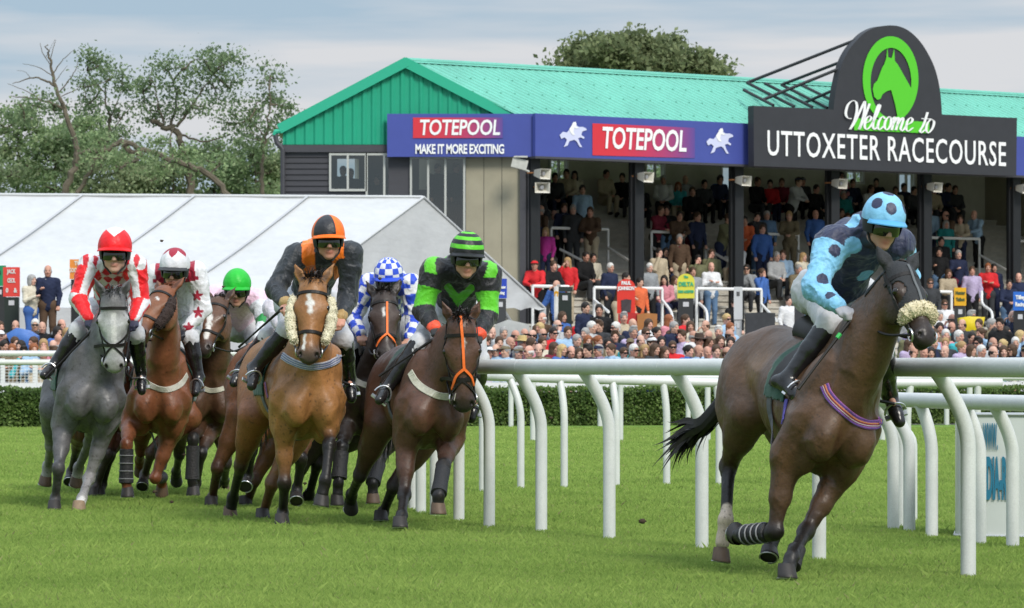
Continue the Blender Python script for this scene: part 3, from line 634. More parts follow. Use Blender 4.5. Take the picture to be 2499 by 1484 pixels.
    # glazing: two runs of framed panes
    for (u0, u1, v0, v1, mul) in ((804, 948, 374, 467, (806, 849, 893)), (893, 948, 374, 640, (895, 938)), (1000, 1137, 383, 640, (1003, 1045, 1087, 1133))):
        f = MB(); p0, p1 = EW(u0, v1), EW(u1, v0)
        if u1 - u0 > 100 and v1 < 500: u1 = 893; p1 = EW(893, v0)
        for u in mul: x = EW(u, 0)[0]; f.box((x, 97.97, (p0[2] + p1[2]) / 2), (.055, .09, p1[2] - p0[2]))
        f.box(((p0[0] + p1[0]) / 2, 97.972, p0[2] + .03), (p1[0] - p0[0], .08, .06)); f.box(((p0[0] + p1[0]) / 2, 97.972, p1[2] - .03), (p1[0] - p0[0], .08, .06)); wo = B(f, 'window_frame', mat('pale frame', (.42, .43, .40), rough=.5))
        g_ = MB(); g_.quad(A(p0[0], 98.0, p0[2]), A(p1[0], 98.0, p0[2]), A(p1[0], 98.0, p1[2]), A(p0[0], 98.0, p1[2])); B(g_, 'pane', glass_mat(), wo)
    # room behind the glazing
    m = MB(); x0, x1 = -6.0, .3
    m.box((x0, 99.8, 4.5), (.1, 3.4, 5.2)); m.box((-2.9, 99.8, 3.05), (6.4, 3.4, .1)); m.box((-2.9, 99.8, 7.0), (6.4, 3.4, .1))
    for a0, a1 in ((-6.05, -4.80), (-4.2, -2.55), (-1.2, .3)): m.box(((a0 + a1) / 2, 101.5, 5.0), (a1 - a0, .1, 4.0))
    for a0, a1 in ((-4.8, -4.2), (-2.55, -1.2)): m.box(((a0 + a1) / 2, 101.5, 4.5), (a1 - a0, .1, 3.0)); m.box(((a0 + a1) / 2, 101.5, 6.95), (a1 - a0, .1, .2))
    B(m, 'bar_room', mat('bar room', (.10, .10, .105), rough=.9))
    # terraces
    nst = 30; V, F = [], []; q0, q1 = -4.6, 8.4
    prof = []
    for i in range(nst): qa = q0 + (q1 - q0) * i / nst; qb = q0 + (q1 - q0) * (i + 1) / nst; prof += [(qa, max(.05, ter(qa))), (qa, max(.05, ter(qb))), (qb, max(.05, ter(qb)))]
    for (q, z) in prof: V += [GS(-2.5 if q < 0 else 0.1, q, z), GS(AMAX, q, z)]
    for i in range(len(prof) - 1): F.append((2 * i, 2 * i + 1, 2 * i + 3, 2 * i + 2))
    m = MB(); m.add(V, F); B(m, 'terrace', mat('concrete', (.47, .44, .385), rough=.92, noise=.22, nscale=3, noise2=.12, n2scale=30))
    m = MB()
    for i in range(nst):
        qa = q0 + (q1 - q0) * i / nst; z = ter(q0 + (q1 - q0) * (i + 1) / nst)
        if z > .3: m.prism([GS(-2.5 if qa < 0 else .1, qa - .035, z - .05), GS(AMAX, qa - .035, z - .05), GS(AMAX, qa - .035, z + .004), GS(-2.5 if qa < 0 else .1, qa - .035, z + .004)], N1 * .12)
    B(m, 'step_nosing', mat('pale concrete', (.46, .44, .39), rough=.9, noise=.2, nscale=4))
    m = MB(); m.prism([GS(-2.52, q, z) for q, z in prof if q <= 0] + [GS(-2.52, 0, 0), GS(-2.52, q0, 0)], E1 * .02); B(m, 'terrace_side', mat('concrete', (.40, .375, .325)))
    # back wall with window openings
    qb = 8.5; segs = []; wins = [(1338, 1386, 388, 452), (1572, 1622, 394, 440), (1757, 1812, 400, 470), (2060, 2108, 405, 450), (2188, 2232, 410, 480), (2418, 2520, 420, 515), (2600, 2660, 420, 500)]
    last = 0.0; m = MB(); fr = MB(); gm = MB(); zt, zb = 7.3, 5.0
    def seg(a0, a1, z0, z1):
        if a1 - a0 > .01 and z1 - z0 > .01: m.box(GS((a0 + a1) / 2, qb + .1, (z0 + z1) / 2), (a1 - a0, .2, z1 - z0), np.stack([E1, N1, A(0, 0, 1)]))
    for w in wins:
        a0, z1 = on_q(w[0], w[2], qb); a1, z0 = on_q(w[1], w[3], qb); z1 = 7.28
        seg(last, a0, 3, zt); seg(a0, a1, 3, z0); last = a1
        fo = MB()
        for a in (a0 + .04, a1 - .04, (a0 + a1) / 2): fo.box(GS(a, qb - .02, (z0 + z1) / 2), (.06, .08, z1 - z0), np.stack([E1, N1, A(0, 0, 1)]))
        fo.box(GS((a0 + a1) / 2, qb - .025, z0 + .04), (a1 - a0, .08, .07), np.stack([E1, N1, A(0, 0, 1)])); wf = B(fo, 'rear_window', WHITEP())
        gm = MB(); gm.quad(GS(a0, qb, z0), GS(a1, qb, z0), GS(a1, qb, z1), GS(a0, qb, z1)); B(gm, 'pane', glass_mat(), wf)
    seg(last, AMAX, 3, zt); B(m, 'back_wall', mat('back wall', (.50, .485, .41), rough=.85, noise=.12, nscale=2))
    m = MB(); m.box(GS(AMAX, 3, 4), (.2, 12, 8), np.stack([E1, N1, A(0, 0, 1)])); B(m, 'side_wall', BEIGE()); m = MB(); m.box(GS(-.06, 4.3, 5.1), (.1, 8.2, 4.6), np.stack([E1, N1, A(0, 0, 1)])); B(m, 'side_wall', BEIGE())
    # pillars
    for i in range(7):
        m = MB(); c = GS(3.45 * i + .0, 0, 4.3); m.box(c, (.30, .30, 5.2), np.stack([E1, N1, A(0, 0, 1)])); m.box(c + A(0, 0, 0), (.42, .06, 5.18), np.stack([E1, N1, A(0, 0, 1)])); B(m, 'pillar', mat('black steel', (.016, .017, .019), rough=.5, spec=.3, noise=.15, nscale=4))
    m = MB(); p, q = EW(1271, 1000), EW(1292, 383); m.box(((p[0] + q[0]) / 2, 97.98, q[2] / 2), (.28, .2, q[2])); B(m, 'corner_post', DARK())
    # fascia banners
    p0, p1 = EW(945, 383, -.25), EW(1300, 278, -.25); m = MB(); m.box(((p0[0] + p1[0]) / 2, p0[1], (p0[2] + p1[2]) / 2), (p1[0] - p0[0], .12, p1[2] - p0[2])); fe = B(m, 'fascia_banner', BLUE())
    zb_, zt_ = p0[2], p1[2]; a0 = -.22; m = MB(); m.box(GS((a0 + AMAX) / 2, -.38, (zb_ + zt_) / 2), (AMAX - a0, .12, zt_ - zb_), np.stack([E1, N1, A(0, 0, 1)])); ff = B(m, 'fascia_banner', BLUE())
    m = MB(); m.box(GS((a0 + AMAX) / 2, -.30, zb_ - .02), (AMAX - a0, .3, .06), np.stack([E1, N1, A(0, 0, 1)])); B(m, 'beam', DARK())
    ylw = .0; white = mat('white print', (.78, .78, .78), rough=.5)
    def redpanel(P00, P10, P11, P01, par):
        V, F, Cc = [], [], []; n = 12
        for i in range(n + 1):
            t = i / n; V += [P00 + (P10 - P00) * t, P01 + (P11 - P01) * t]; c = np.array((.58, .030, .045)) * (1 - t ** 2.2) + np.array((.10, .06, .26)) * t ** 2.2; Cc += [c, c]
            if i: F.append((2 * i - 2, 2 * i, 2 * i + 1, 2 * i - 1))
        link('red_panel', mesh_np('red_panel', np.array(V) - b, F, np.array(Cc), False, mat('red print', attr=True, rough=.45)), par)
    Y1 = -.33; redpanel(EW(1008, 337, Y1), EW(1227, 337, Y1), EW(1227, 287, Y1), EW(1008, 287, Y1), fe)
    ex = A(1, 0, 0); uz = A(0, 0, 1); s = 98 / FV
    text_mesh('lettering', 'TOTEPOOL', 52 * s, white, EW(1121, 313, Y1 - .01), ex, uz, .008, 'CENTER', .018 * .6, .12, .98, .74, fe, b)
    text_mesh('lettering', 'MAKE IT MORE EXCITING', 32 * s, white, EW(1122, 365, Y1 - .01), ex, uz, .008, 'CENTER', .010, 0, .95, .615, fe, b)
    Q1 = -.455; redpanel(GP(1446, 379, Q1), GP(1696, 386, Q1), GP(1696, 312, Q1), GP(1446, 301, Q1), ff)
    text_mesh('lettering', 'TOTEPOOL', .80, white, GP(1572, 343, Q1 - .015), E1, uz, .008, 'CENTER', .016, .12, .98, .70, ff, b)
    # galloping horse and rider emblems on the banner, an outline of flat pieces
    hp = [(0, 30), (8, 22), (18, 24), (26, 14), (34, 8), (30, 2), (38, 0), (44, 8), (48, 10), (58, 10), (66, 14), (67, 18), (60, 20), (56, 22), (54, 30), (62, 36), (60, 40), (52, 36), (46, 38), (50, 50), (56, 60), (50, 60), (42, 46), (36, 42), (24, 46), (20, 56), (10, 60), (14, 52), (18, 42), (12, 36), (4, 40)]
    for u0, v0, k in ((1366, 300, .98), (1724, 316, .98)):
        f = MB(); pts = [GP(u0 + x * k, v0 + y * k, Q1 - .01) for x, y in hp]; f.add(pts, [tuple(range(len(pts)))]); B(f, 'horse_emblem', mat('pale emblem', (.55, .57, .75), rough=.5), ff)
        f = MB(); pts = [GP(u0 + x * k, v0 + y * k, Q1 - .02) for x, y in ((24, 15), (30, 6), (34, -2), (40, -3), (42, 3), (40, 8), (48, 12), (42, 14), (36, 12), (34, 22), (38, 30), (32, 30), (26, 22))]; f.add(pts, [tuple(range(len(pts)))]); B(f, 'rider_emblem', white, ff)
    return o
grandstand()
for i, (u, label_) in enumerate(((1550, 'second'), (1793, 'third'), (2030, 'fourth'), (2262, 'fifth'), (2478, 'sixth'))): pass
def horn(u, v, q, lab, front=False):
    c = GP(u, v, q); o = link('horn_speaker', None); o.location = c; tag(o, lab, 'loudspeaker', 'horn loudspeakers on the pillars')
    f = nrm(A(.75, -.7, -.12)) if not front else nrm(A(.15, -1, -.1)); sd = nrm(np.cross(f, A(0, 0, 1))); up = np.cross(sd, f); m = MB(); W = mat('cream plastic', (.58, .55, .48), rough=.5)
    def ring(d, w, h): return [c + f * d + sd * sx * w + up * sz * h for sx, sz in ((-1, -1), (1, -1), (1, 1), (-1, 1))]
    R_ = [ring(-.16, .07, .07), ring(-.10, .10, .09), ring(.16, .19, .13), ring(.20, .20, .14), ring(.18, .17, .115), ring(.0, .08, .06)]
    vs = [p for r in R_ for p in r]; fs = [tuple(range(4))[::-1]] + [(4 * i + j, 4 * i + (j + 1) % 4, 4 * i + 4 + (j + 1) % 4, 4 * i + 4 + j) for i in range(5) for j in range(4)] + [(20, 21, 22, 23)]
    m.add(vs, fs); m.build('horn', W, o, c); m = MB(); m.tube([c - f * .16, c - f * .16 - A(.22, 0, 0) + A(0, .1, 0)], .022, 6); m.build('bracket', mat('rust', (.30, .13, .05), rough=.8), o, c)
    m = MB(); m.tube([c + f * .02, c + f * .14], .055, 10); m.build('driver', mat('grey cone', (.25, .25, .26)), o, c)
horn(1318, 423, -.45, 'upper cream horn loudspeaker on the corner post'); horn(1321, 457, -.45, 'lower square horn loudspeaker facing the track on the corner post', True)
for u, v, n in ((1570, 431, 'second'), (1809, 440, 'third'), (2044, 447, 'fourth'), (2276, 456, 'fifth'), (2493, 460, 'sixth')): horn(u, v, -.35, 'cream horn loudspeaker on the %s black pillar of the grandstand' % n)
c = GP(1268, 400, -.5); m = MB(); m.box(c, (.42, .25, .26), np.stack([nrm(A(1, .2, -.25)), A(0, 1, 0), nrm(A(.25, 0, 1))])); m.box(c + A(.03, -.05, .18), (.36, .3, .04)); m.tube([c + A(0, 0, -.1), c + A(.25, .1, -.2)], .03)
tag(m.build('floodlight', mat('aged white', (.45, .45, .42), rough=.6, noise=.2), None, c), 'square grey floodlight under the corner of the blue fascia', 'floodlight')

# the welcome sign on the roof edge
def welcome_sign():
    q = -.95; b = GS(11, q, 6.5); o = link('welcome_sign', None); o.location = b; tag(o, 'large black welcome sign with an arched top and green horse head ring', 'sign')
    BK = mat('sign black', (.035, .036, .042), rough=.55, spec=.3, noise=.08, nscale=3); GN = mat('sign green', (.085, .50, .022), rough=.5); WT = mat('white print', (.78, .78, .78)); B = lambda m, nm, mt, sm=False: m.build(nm, mt, o, b, sm)
    X7 = lambda x, y, qq: GP((2500 + x / 2.603) / 1.3733, (50 + y / 2.603) / 1.3733, qq); T_ = N1 * .25
    m = MB(); m.prism([GP(1840, 405, q), GP(2480, 430, q), GP(2482, 288, q), GP(1839, 258, q)], T_); B(m, 'board', BK)
    c = np.array((1262, 560)); pts = []
    for a in np.linspace(math.pi, 0, 40):
        pass
    outline = [(765, 822), (778, 700), (800, 580), (838, 430), (890, 320), (950, 240), (1030, 160), (1120, 112), (1200, 96), (1275, 92), (1350, 104), (1430, 145), (1510, 220), (1570, 305), (1630, 420), (1668, 530), (1692, 650), (1704, 760), (1710, 868)]
    cv = curve_pts([A(x, y, 0) for x, y in outline], 4); m = MB(); m.prism([X7(p[0], p[1], q - .002) for p in cv] + [X7(1711, 900, q - .002), X7(764, 850, q - .002)], T_ * .96); B(m, 'arch', BK)
    V, F = [], []; n = 64                                                   # ring
    for i in range(n + 1):
        a = -math.pi * .5 + (i / n) * 2 * math.pi; V += [X7(1262 + 243 * math.cos(a), 562 + 376 * math.sin(a), q - .03), X7(1265 + 178 * math.cos(a), 592 + 305 * math.sin(a), q - .03)]
    for i in range(n): F.append((2 * i, 2 * i + 2, 2 * i + 3, 2 * i + 1))
    m = MB(); m.add(V, F); m.prism([X7(943, 1006, q - .032), X7(1600, 1034, q - .032), X7(1600, 935, q - .032), X7(943, 900, q - .032)], -N1 * .004); B(m, 'ring', GN)
    hp = [(1232, 285), (1240, 370), (1270, 378), (1292, 298), (1297, 402), (1322, 432), (1372, 520), (1440, 640), (1432, 740), (1392, 830), (1320, 885), (1300, 780), (1265, 655), (1228, 665), (1190, 692), (1172, 732), (1145, 742), (1118, 715), (1105, 650), (1115, 605), (1145, 572), (1165, 520), (1188, 460), (1206, 430), (1222, 380)]
    m = MB(); m.prism([X7(x, y, q - .03) for x, y in hp], -N1 * .01); B(m, 'horse_head', GN)
    a0, z0 = on_q(1878, 357, q); a1, z1 = on_q(2455, 386, q); S0, S1 = GP(1873, 352, q - .02), GP(2455, 380, q - .02); d = S1 - S0; w = np.linalg.norm(d)
    t = text_mesh('lettering', 'UTTOXETER RACECOURSE', .98, WT, (S0 + S1) / 2, d, A(0, 0, 1), .01, 'CENTER', .008, 0, 1.10, 1.0, o, b)
    co = np.empty(len(t.data.vertices) * 3, np.float32); t.data.vertices.foreach_get('co', co); co = co.reshape(-1, 3); r = nrm(d); pr = co @ r; mid = (pr.max() + pr.min()) / 2; k = w / (pr.max() - pr.min()); ctr = ((S0 + S1) / 2 - b) @ r
    co = co + np.outer((pr - mid) * k + ctr - pr, r); t.data.vertices.foreach_set('co', co.astype(np.float32).ravel())
    strokes = [[(918, 905), (885, 900), (868, 860), (885, 790), (925, 750), (958, 762), (965, 830), (945, 920), (905, 1000), (950, 930), (1025, 770), (1035, 765), (1030, 840), (1010, 930), (985, 1000), (1030, 900), (1075, 775)],
               [(1040, 945), (1078, 925), (1090, 895), (1072, 882), (1045, 912), (1032, 970), (1048, 1000), (1085, 970), (1135, 880), (1165, 800), (1155, 784), (1130, 850), (1105, 960), (1118, 1000), (1150, 970)],
               [(1208, 908), (1192, 886), (1162, 920), (1147, 975), (1162, 1003), (1205, 965)], [(1250, 886), (1218, 918), (1206, 978), (1226, 1005), (1255, 970), (1264, 912), (1250, 886), (1275, 912), (1296, 890), (1284, 945), (1268, 1005)],
               [(1275, 965), (1320, 896), (1328, 915), (1305, 1005)], [(1312, 970), (1360, 898), (1368, 920), (1346, 995), (1366, 1010), (1398, 965)], [(1398, 962), (1437, 942), (1450, 912), (1435, 896), (1407, 925), (1394, 990), (1412, 1016), (1455, 985)],
               [(1582, 850), (1548, 955), (1516, 1012), (1530, 1028), (1560, 1000)], [(1528, 905), (1612, 908)], [(1612, 908), (1578, 950), (1570, 1008), (1590, 1030), (1624, 990), (1638, 935), (1612, 908), (1645, 930)]]
    for st in strokes:
        cvs = curve_pts([A(x, y, 0) for x, y in st], 6); P = [X7(p[0], p[1], q - .05) for p in cvs]; V, F = [], []
        w_ = [.010 + .034 * abs((P[min(i + 1, len(P) - 1)] - P[max(i - 1, 0)])[2]) / (np.linalg.norm(P[min(i + 1, len(P) - 1)] - P[max(i - 1, 0)]) + 1e-6) for i in range(len(P))]
        for p, ww in zip(P, w_): V += [p - E1 * ww, p + E1 * ww, p + E1 * ww - N1 * .02, p - E1 * ww - N1 * .02]
        for i in range(len(P) - 1): F += [(4 * i + j, 4 * i + (j + 1) % 4, 4 * i + 4 + (j + 1) % 4, 4 * i + 4 + j) for j in range(4)]
        m = MB(); m.add(V, F)
        m.ribbon([p - N1 * .012 for p in P], [-N1] * len(P), .022, .01); B(m, 'script_lettering', WT)
    ST = mat('black tube', (.02, .022, .025), rough=.5)
    for (x0, y0, x1, y1, q0_, q1_) in ((10, 592, 975, 212, 1.4, q + .1), (310, 610, 850, 402, 1.4, q + .1), (150, 740, 830, 462, .4, q + .1), (515, 765, 780, 650, .4, q + .1), (10, 592, 420, 800, 1.4, -.4), (165, 598, 580, 805, 1.4, -.4), (310, 610, 710, 812, 1.4, -.4), (-20, 655, 240, 790, .8, -.4), (480, 610, 770, 752, 1.4, -.4)):
        m = MB(); m.tube([X7(x0, y0, q0_), X7(x1, y1, q1_)], .045, 8); B(m, 'brace', ST)
welcome_sign()

# hand rails on the terraces
def hrail(lab, posts, diag, q):
    P = GP(posts[0][0], posts[0][1], q); o = link('handrail', None); o.location = P; tag(o, lab, 'handrail', 'white handrails on the terraces')
    W = WHITEP(); a, b = GP(*posts[0][:2], q), GP(*posts[1][:2], q); z = (a[2] + b[2]) / 2; m = MB()
    for x, pp in ((a, posts[0]), (b, posts[1])):
        bt = GP(pp[0], pp[2], q); m = MB(); m.tube([A(x[0], x[1], z), A(x[0], x[1], min(bt[2], ter(q)))], .038, 8); m.build('post', W, o, P)
    m = MB(); m.tube([A(a[0], a[1], z), A(b[0], b[1], z)], .042, 8); m.build('rail', W, o, P)
    for pl in diag:
        pl = list(pl); pl = pl + [(2 * pl[-1][0] - pl[-2][0] - (pl[-1][0] - pl[-2][0]) * .55, 2 * pl[-1][1] - pl[-2][1] - (pl[-1][1] - pl[-2][1]) * .55)] if len(pl) == 2 else pl; n = len(pl); m = MB(); qq = [q - 1.9 * i / max(1, n - 1) for i in range(n)]; cvp = [GP(u, v, k_) for (u, v), k_ in zip(pl, qq)]; m.tube(curve_pts(cvp, 4) if n > 2 else cvp, .038, 8); m.build('stair_rail', W, o, P)
hrail('white handrail on the upper terrace right of the corner post', ((1345, 556, 615), (1484, 560, 645)), [[(1484, 604), (1522, 628)], [(1366, 608), (1425, 640), (1431, 660), (1432, 728)], [(1302, 616), (1345, 640)]], 3.6)
hrail('white handrail on the upper terrace between the second and third black pillars', ((1590, 566, 650), (1722, 568, 640)), [[(1722, 606), (1768, 632)], [(1592, 604), (1634, 626)], [(1552, 640), (1564, 655), (1565, 690)]], 3.6)
hrail('white handrail on the upper terrace between the third and fourth black pillars', ((1820, 571, 652), (1948, 572, 645)), [[(1822, 612), (1898, 650), (1906, 668), (1907, 730)], [(1948, 612), (1976, 628)], [(1748, 618), (1795, 640), (1806, 660)]], 3.6)
hrail('white handrail on the upper terrace right of the fifth black pillar', ((2268, 580, 680), (2390, 583, 660)), [[(2390, 622), (2440, 650)], [(2270, 622), (2312, 645)]], 3.6)
hrail('white handrail at the right edge of the upper terrace', ((2488, 588, 660), (2560, 590, 660)), [], 3.6)
hrail('white handrail low on the terrace beside the marquee', ((1300, 700, 770), (1388, 698, 760)), [], -.9)
hrail('white handrail behind the red bookmaker board', ((1450, 702, 800), (1616, 704, 790)), [[(1616, 732), (1638, 762), (1641, 790)], [(1450, 732), (1474, 752)]], -1.0)
hrail('white handrail behind the yellow bookmaker board', ((1700, 705, 780), (1858, 706, 780)), [[(1706, 740), (1724, 760), (1726, 800)], [(1858, 742), (1884, 770)]], -1.0)
hrail('white handrail behind the orange bookmaker board', ((2270, 712, 790), (2322, 712, 790)), [[(2396, 712), (2398, 742), (2420, 762), (2421, 800)]], -1.0)

# ================================================================== bookmakers' boards
def board(nm, lab, u0, v0, u1, v1, Y, col, lines, tcol=(.75, .75, .75), post=True, arch=False, vb=880, pc=(.03, .032, .034), extra=None):
    a, c = PX(u0, v1, Y), PX(u1, v0, Y); w, h = c[0] - a[0], c[2] - a[2]; b = A((a[0] + c[0]) / 2, Y, 0); o = link('bookmaker_board', None); o.location = b; tag(o, lab, 'bookmaker board', "bookmakers' boards in front of the stand")
    cm = mat('board %s' % (col,), col, rough=.5, noise=.04); m = MB()
    if arch: m.prism([A(a[0], Y, a[2])] + [A(c[0], Y, a[2])] + [A(b[0] + w / 2 * math.cos(t), Y, c[2] - w / 2 * .9 + w / 2 * .9 * math.sin(t)) for t in np.linspace(0, math.pi, 15)], A(0, .06, 0))
    else: m.box((b[0], Y + .03, (a[2] + c[2]) / 2), (w, .06, h))
    m.build('sign_panel', cm, o, b)
    for (s, v, size, xs) in lines: text_mesh('lettering', s, size * Y / FV, mat('print %s' % (tcol,), tcol, rough=.5), A(b[0], Y - .012, PX(0, v, Y)[2]), A(1, 0, 0), A(0, 0, 1), .006, 'CENTER', .006, 0, 1, xs, o, b)
    if post:
        m = MB(); m.box((b[0], Y + .10, a[2] / 2), (w * .86, .16, a[2] - .02)); bd = m.build('display_panel', mat('panel %s' % (pc,), pc, rough=.45, noise=.1, nscale=10), o, b)
        m = MB(); m.box((b[0], Y + .01, a[2] - .14), (w * .34, .01, .11)); m.build('sticker', mat('sticker', (.5, .5, .52)), bd, b)
        for sx in (-1, 1): m = MB(); m.box((b[0] + sx * w * .34, Y - .06, .05), (.06, .5, .10)); m.build('foot', mat('panel foot', (.03, .03, .03)), o, b)
    if extra: extra(o, b, Y)
    return o
def box_at(o, b, nm, u0, v0, u1, v1, Y, d, col, rough=.6):
    a, c = PX(u0, v1, Y), PX(u1, v0, Y); m = MB(); w, h = c[0] - a[0], c[2] - a[2]; x, z = (a[0] + c[0]) / 2, (a[2] + c[2]) / 2
    m.prism([A(a[0], Y, a[2]), A(c[0], Y, a[2]), A(c[0] + .02, Y, c[2]), A(x, Y - .02, c[2] + .02), A(a[0] - .01, Y, c[2] - .01)], A(0, d, 0)); m.build(nm, mat('%s %s' % (nm, col), col, rough=rough, noise=.15, nscale=6, bump=.3, bscale=5), o, b)
RD = (.62, .035, .022)
board('pj', 'arched red bookmaker board at the foot of the second black pillar', 1506, 681, 1550, 765, 86, RD, [('PAUL', 691, 12, .8), ('JOHNSON', 704, 12, .72)], arch=True, pc=RD,
      extra=lambda o, b, Y: (box_at(o, b, 'red_satchel', 1512, 765, 1560, 862, Y - .5, .3, (.42, .02, .02)), box_at(o, b, 'side_flap', 1556, 766, 1602, 870, Y - .55, .06, (.38, .16, .05)), box_at(o, b, 'price_screen', 1517, 732, 1539, 762, Y - .02, .015, (.05, .045, .05))))
board('delta', 'yellow bookmaker board with rounded top and green lettering', 1653, 668, 1695, 728, 86, (.62, .58, .06), [('The', 676, 7, .9), ('DELTA', 694, 14, .85), ('EURO ACCEPTED', 712, 8, .6)], tcol=(.03, .38, .20), arch=True)
board('ht', 'orange bookmaker board above a yellow bag', 2329, 702, 2358, 746, 85, (.68, .36, .015), [('Hunter', 715, 11, .72), ('Talbot', 731, 11, .72)], tcol=(.06, .09, .03))
board('tr', 'bright blue bookmaker board cut by the right edge', 2473, 712, 2507, 758, 84.5, (.02, .13, .52), [('Tilley', 726, 13, .8), ('Racing', 743, 13, .74)], pc=(.02, .02, .022))
board('mr', 'dark blue bookmaker board beside the marquee corner', 1207, 680, 1237, 728, 84, (.02, .055, .40), [('Manchester', 701, 9, .56), ('Racing', 715, 9, .75)], pc=(.045, .047, .05))
board('jc', 'tall red bookmaker board with two round emblems at far left', 7.5, 652, 48, 724, 84, (.62, .05, .04), [('JACK', 663, 14, .62), ('CECIL', 685, 14, .52), ('0    &', 709, 15, .8)], tcol=(.62, .60, .58), pc=(.018, .026, .022))
board('green', 'dark green bookmaker board behind the tall red one', -16, 648, 14, 698, 85.5, (.01, .22, .09), [('B', 666, 14, .8)], tcol=(.02, .04, .03))
board('goodfellas', 'orange bookmaker board behind the jockey in red and white', 170, 633, 212, 681, 84.5, (.70, .24, .04), [('THE', 643, 14, .75), ('GOODFELLA', 660, 14, .56)], tcol=(.66, .60, .52), pc=(.022, .024, .026))
board('plain', 'plain black display panel with a white pole left of the second pillar', 1360, 700, 1398, 712, 85, (.02, .028, .025), [], pc=(.016, .024, .02), extra=lambda o, b, Y: (box_at(o, b, 'white_pole', 1353, 700, 1361, 870, Y - .05, .05, (.60, .60, .58)), box_at(o, b, 'orange_band', 1353, 712, 1361, 724, Y - .06, .01, (.65, .32, .02))))
board('disc', 'grey rounded display panel behind the leading jockey\'s back', 1938, 698, 1966, 735, 86, (.05, .05, .055), [], arch=True, pc=(.04, .04, .045))
board('white', 'white ruled display panel left of the leading horse', 1791, 700, 1812, 780, 85.5, (.50, .51, .52), [('|||', 716, 10, 1)], tcol=(.1, .1, .1), pc=(.45, .46, .47), extra=lambda o, b, Y: box_at(o, b, 'black_case', 1822, 764, 1890, 850, Y - .2, .5, (.035, .037, .042)))
def cover(lab, pts, Y, col, nm='cover_sheet', cat='bag'):
    P = [PX(u, v, Y) for u, v in pts]; b = np.mean(P, 0); b[2] = 0; m = MB(); n = len(P); c = np.mean(P, 0) + A(0, -.07, 0); vs = P + [p * .55 + c * .45 + A(0, -.02 * math.sin(7 * i), 0) for i, p in enumerate(P)] + [c] + [p + A(0, .35, 0) for p in P]
    fs = []
    for i in range(n): j = (i + 1) % n; fs += [(i, j, n + j, n + i), (n + i, n + j, 2 * n), (j, i, 2 * n + 1 + i, 2 * n + 1 + j)]
    fs.append(tuple(2 * n + 1 + i for i in range(n))[::-1]); m.add(vs, fs); tag(m.build(nm, mat('sheet %s' % (col,), col, rough=.45, noise=.15, nscale=5, bump=.8, bscale=4), None, b, True), lab, cat)
cover('bright yellow bag hanging under the orange bookmaker board', [(2341, 776), (2366, 772), (2404, 774), (2398, 800), (2390, 832), (2362, 838), (2346, 815)], 84, (.66, .50, .01), 'yellow_bag')
cover('crumpled blue plastic sheet over a stand among the crowd at far left', [(15, 815), (40, 800), (70, 806), (92, 820), (88, 850), (60, 866), (30, 850)], 80.5, (.06, .16, .46), 'plastic_sheet', 'sheet')
cover('grey folding table draped with a pale sheet beside the marquee corner', [(1208, 792), (1240, 780), (1292, 792), (1288, 830), (1284, 872), (1214, 876), (1210, 830)], 83, (.36, .37, .36), 'draped_table', 'table')
# ================================================================== horses
BLACK = (.009, .0075, .007)
def M_coat(): return mat('coat', attr=True, rough=.44, rvar=.13, spec=.36, noise=.20, nscale=7, noise2=.22, n2scale=85, bump=.30, bscale=22)
def M_leather(): return mat('dark leather', (.010, .008, .007), rough=.5, spec=.3, noise=.3, nscale=30)
def M_hair(c, nm): return mat('hair ' + nm, c, rough=.5, spec=.35, noise=.45, nscale=25)
def M_steel(): return mat('steel', (.55, .55, .55), rough=.28, metal=.9)
def strands(roots, dirs, length, w, droop=.0, seg=5, jitter=.15, rs=1, n=1):
    """tapered locks of hair as narrow ribbons"""
    r = np.random.default_rng(rs); V = []; Fq = []
    for p0, d0 in zip(roots, dirs):
        for _ in range(n):
            p = np.asarray(p0, float) + r.normal(0, .008, 3); d = nrm(np.asarray(d0, float) + r.normal(0, jitter, 3))
            L = length * r.uniform(.65, 1.1); side = nrm(np.cross(d, r.normal(0, 1, 3))); b = len(V)
            curl = r.normal(0, .25, 3)
            for i in range(seg + 1):
                t = i / seg; ww = w * (1 - .85 * t ** 1.5); V += [p - side * ww, p + side * ww]
                d = nrm(d + curl * .18 + A(0, 0, -droop) * (1 + t)); p = p + d * L / seg
            for i in range(seg): k = b + 2 * i; Fq.append((k, k + 1, k + 3, k + 2))
    return np.array(V), np.array(Fq)

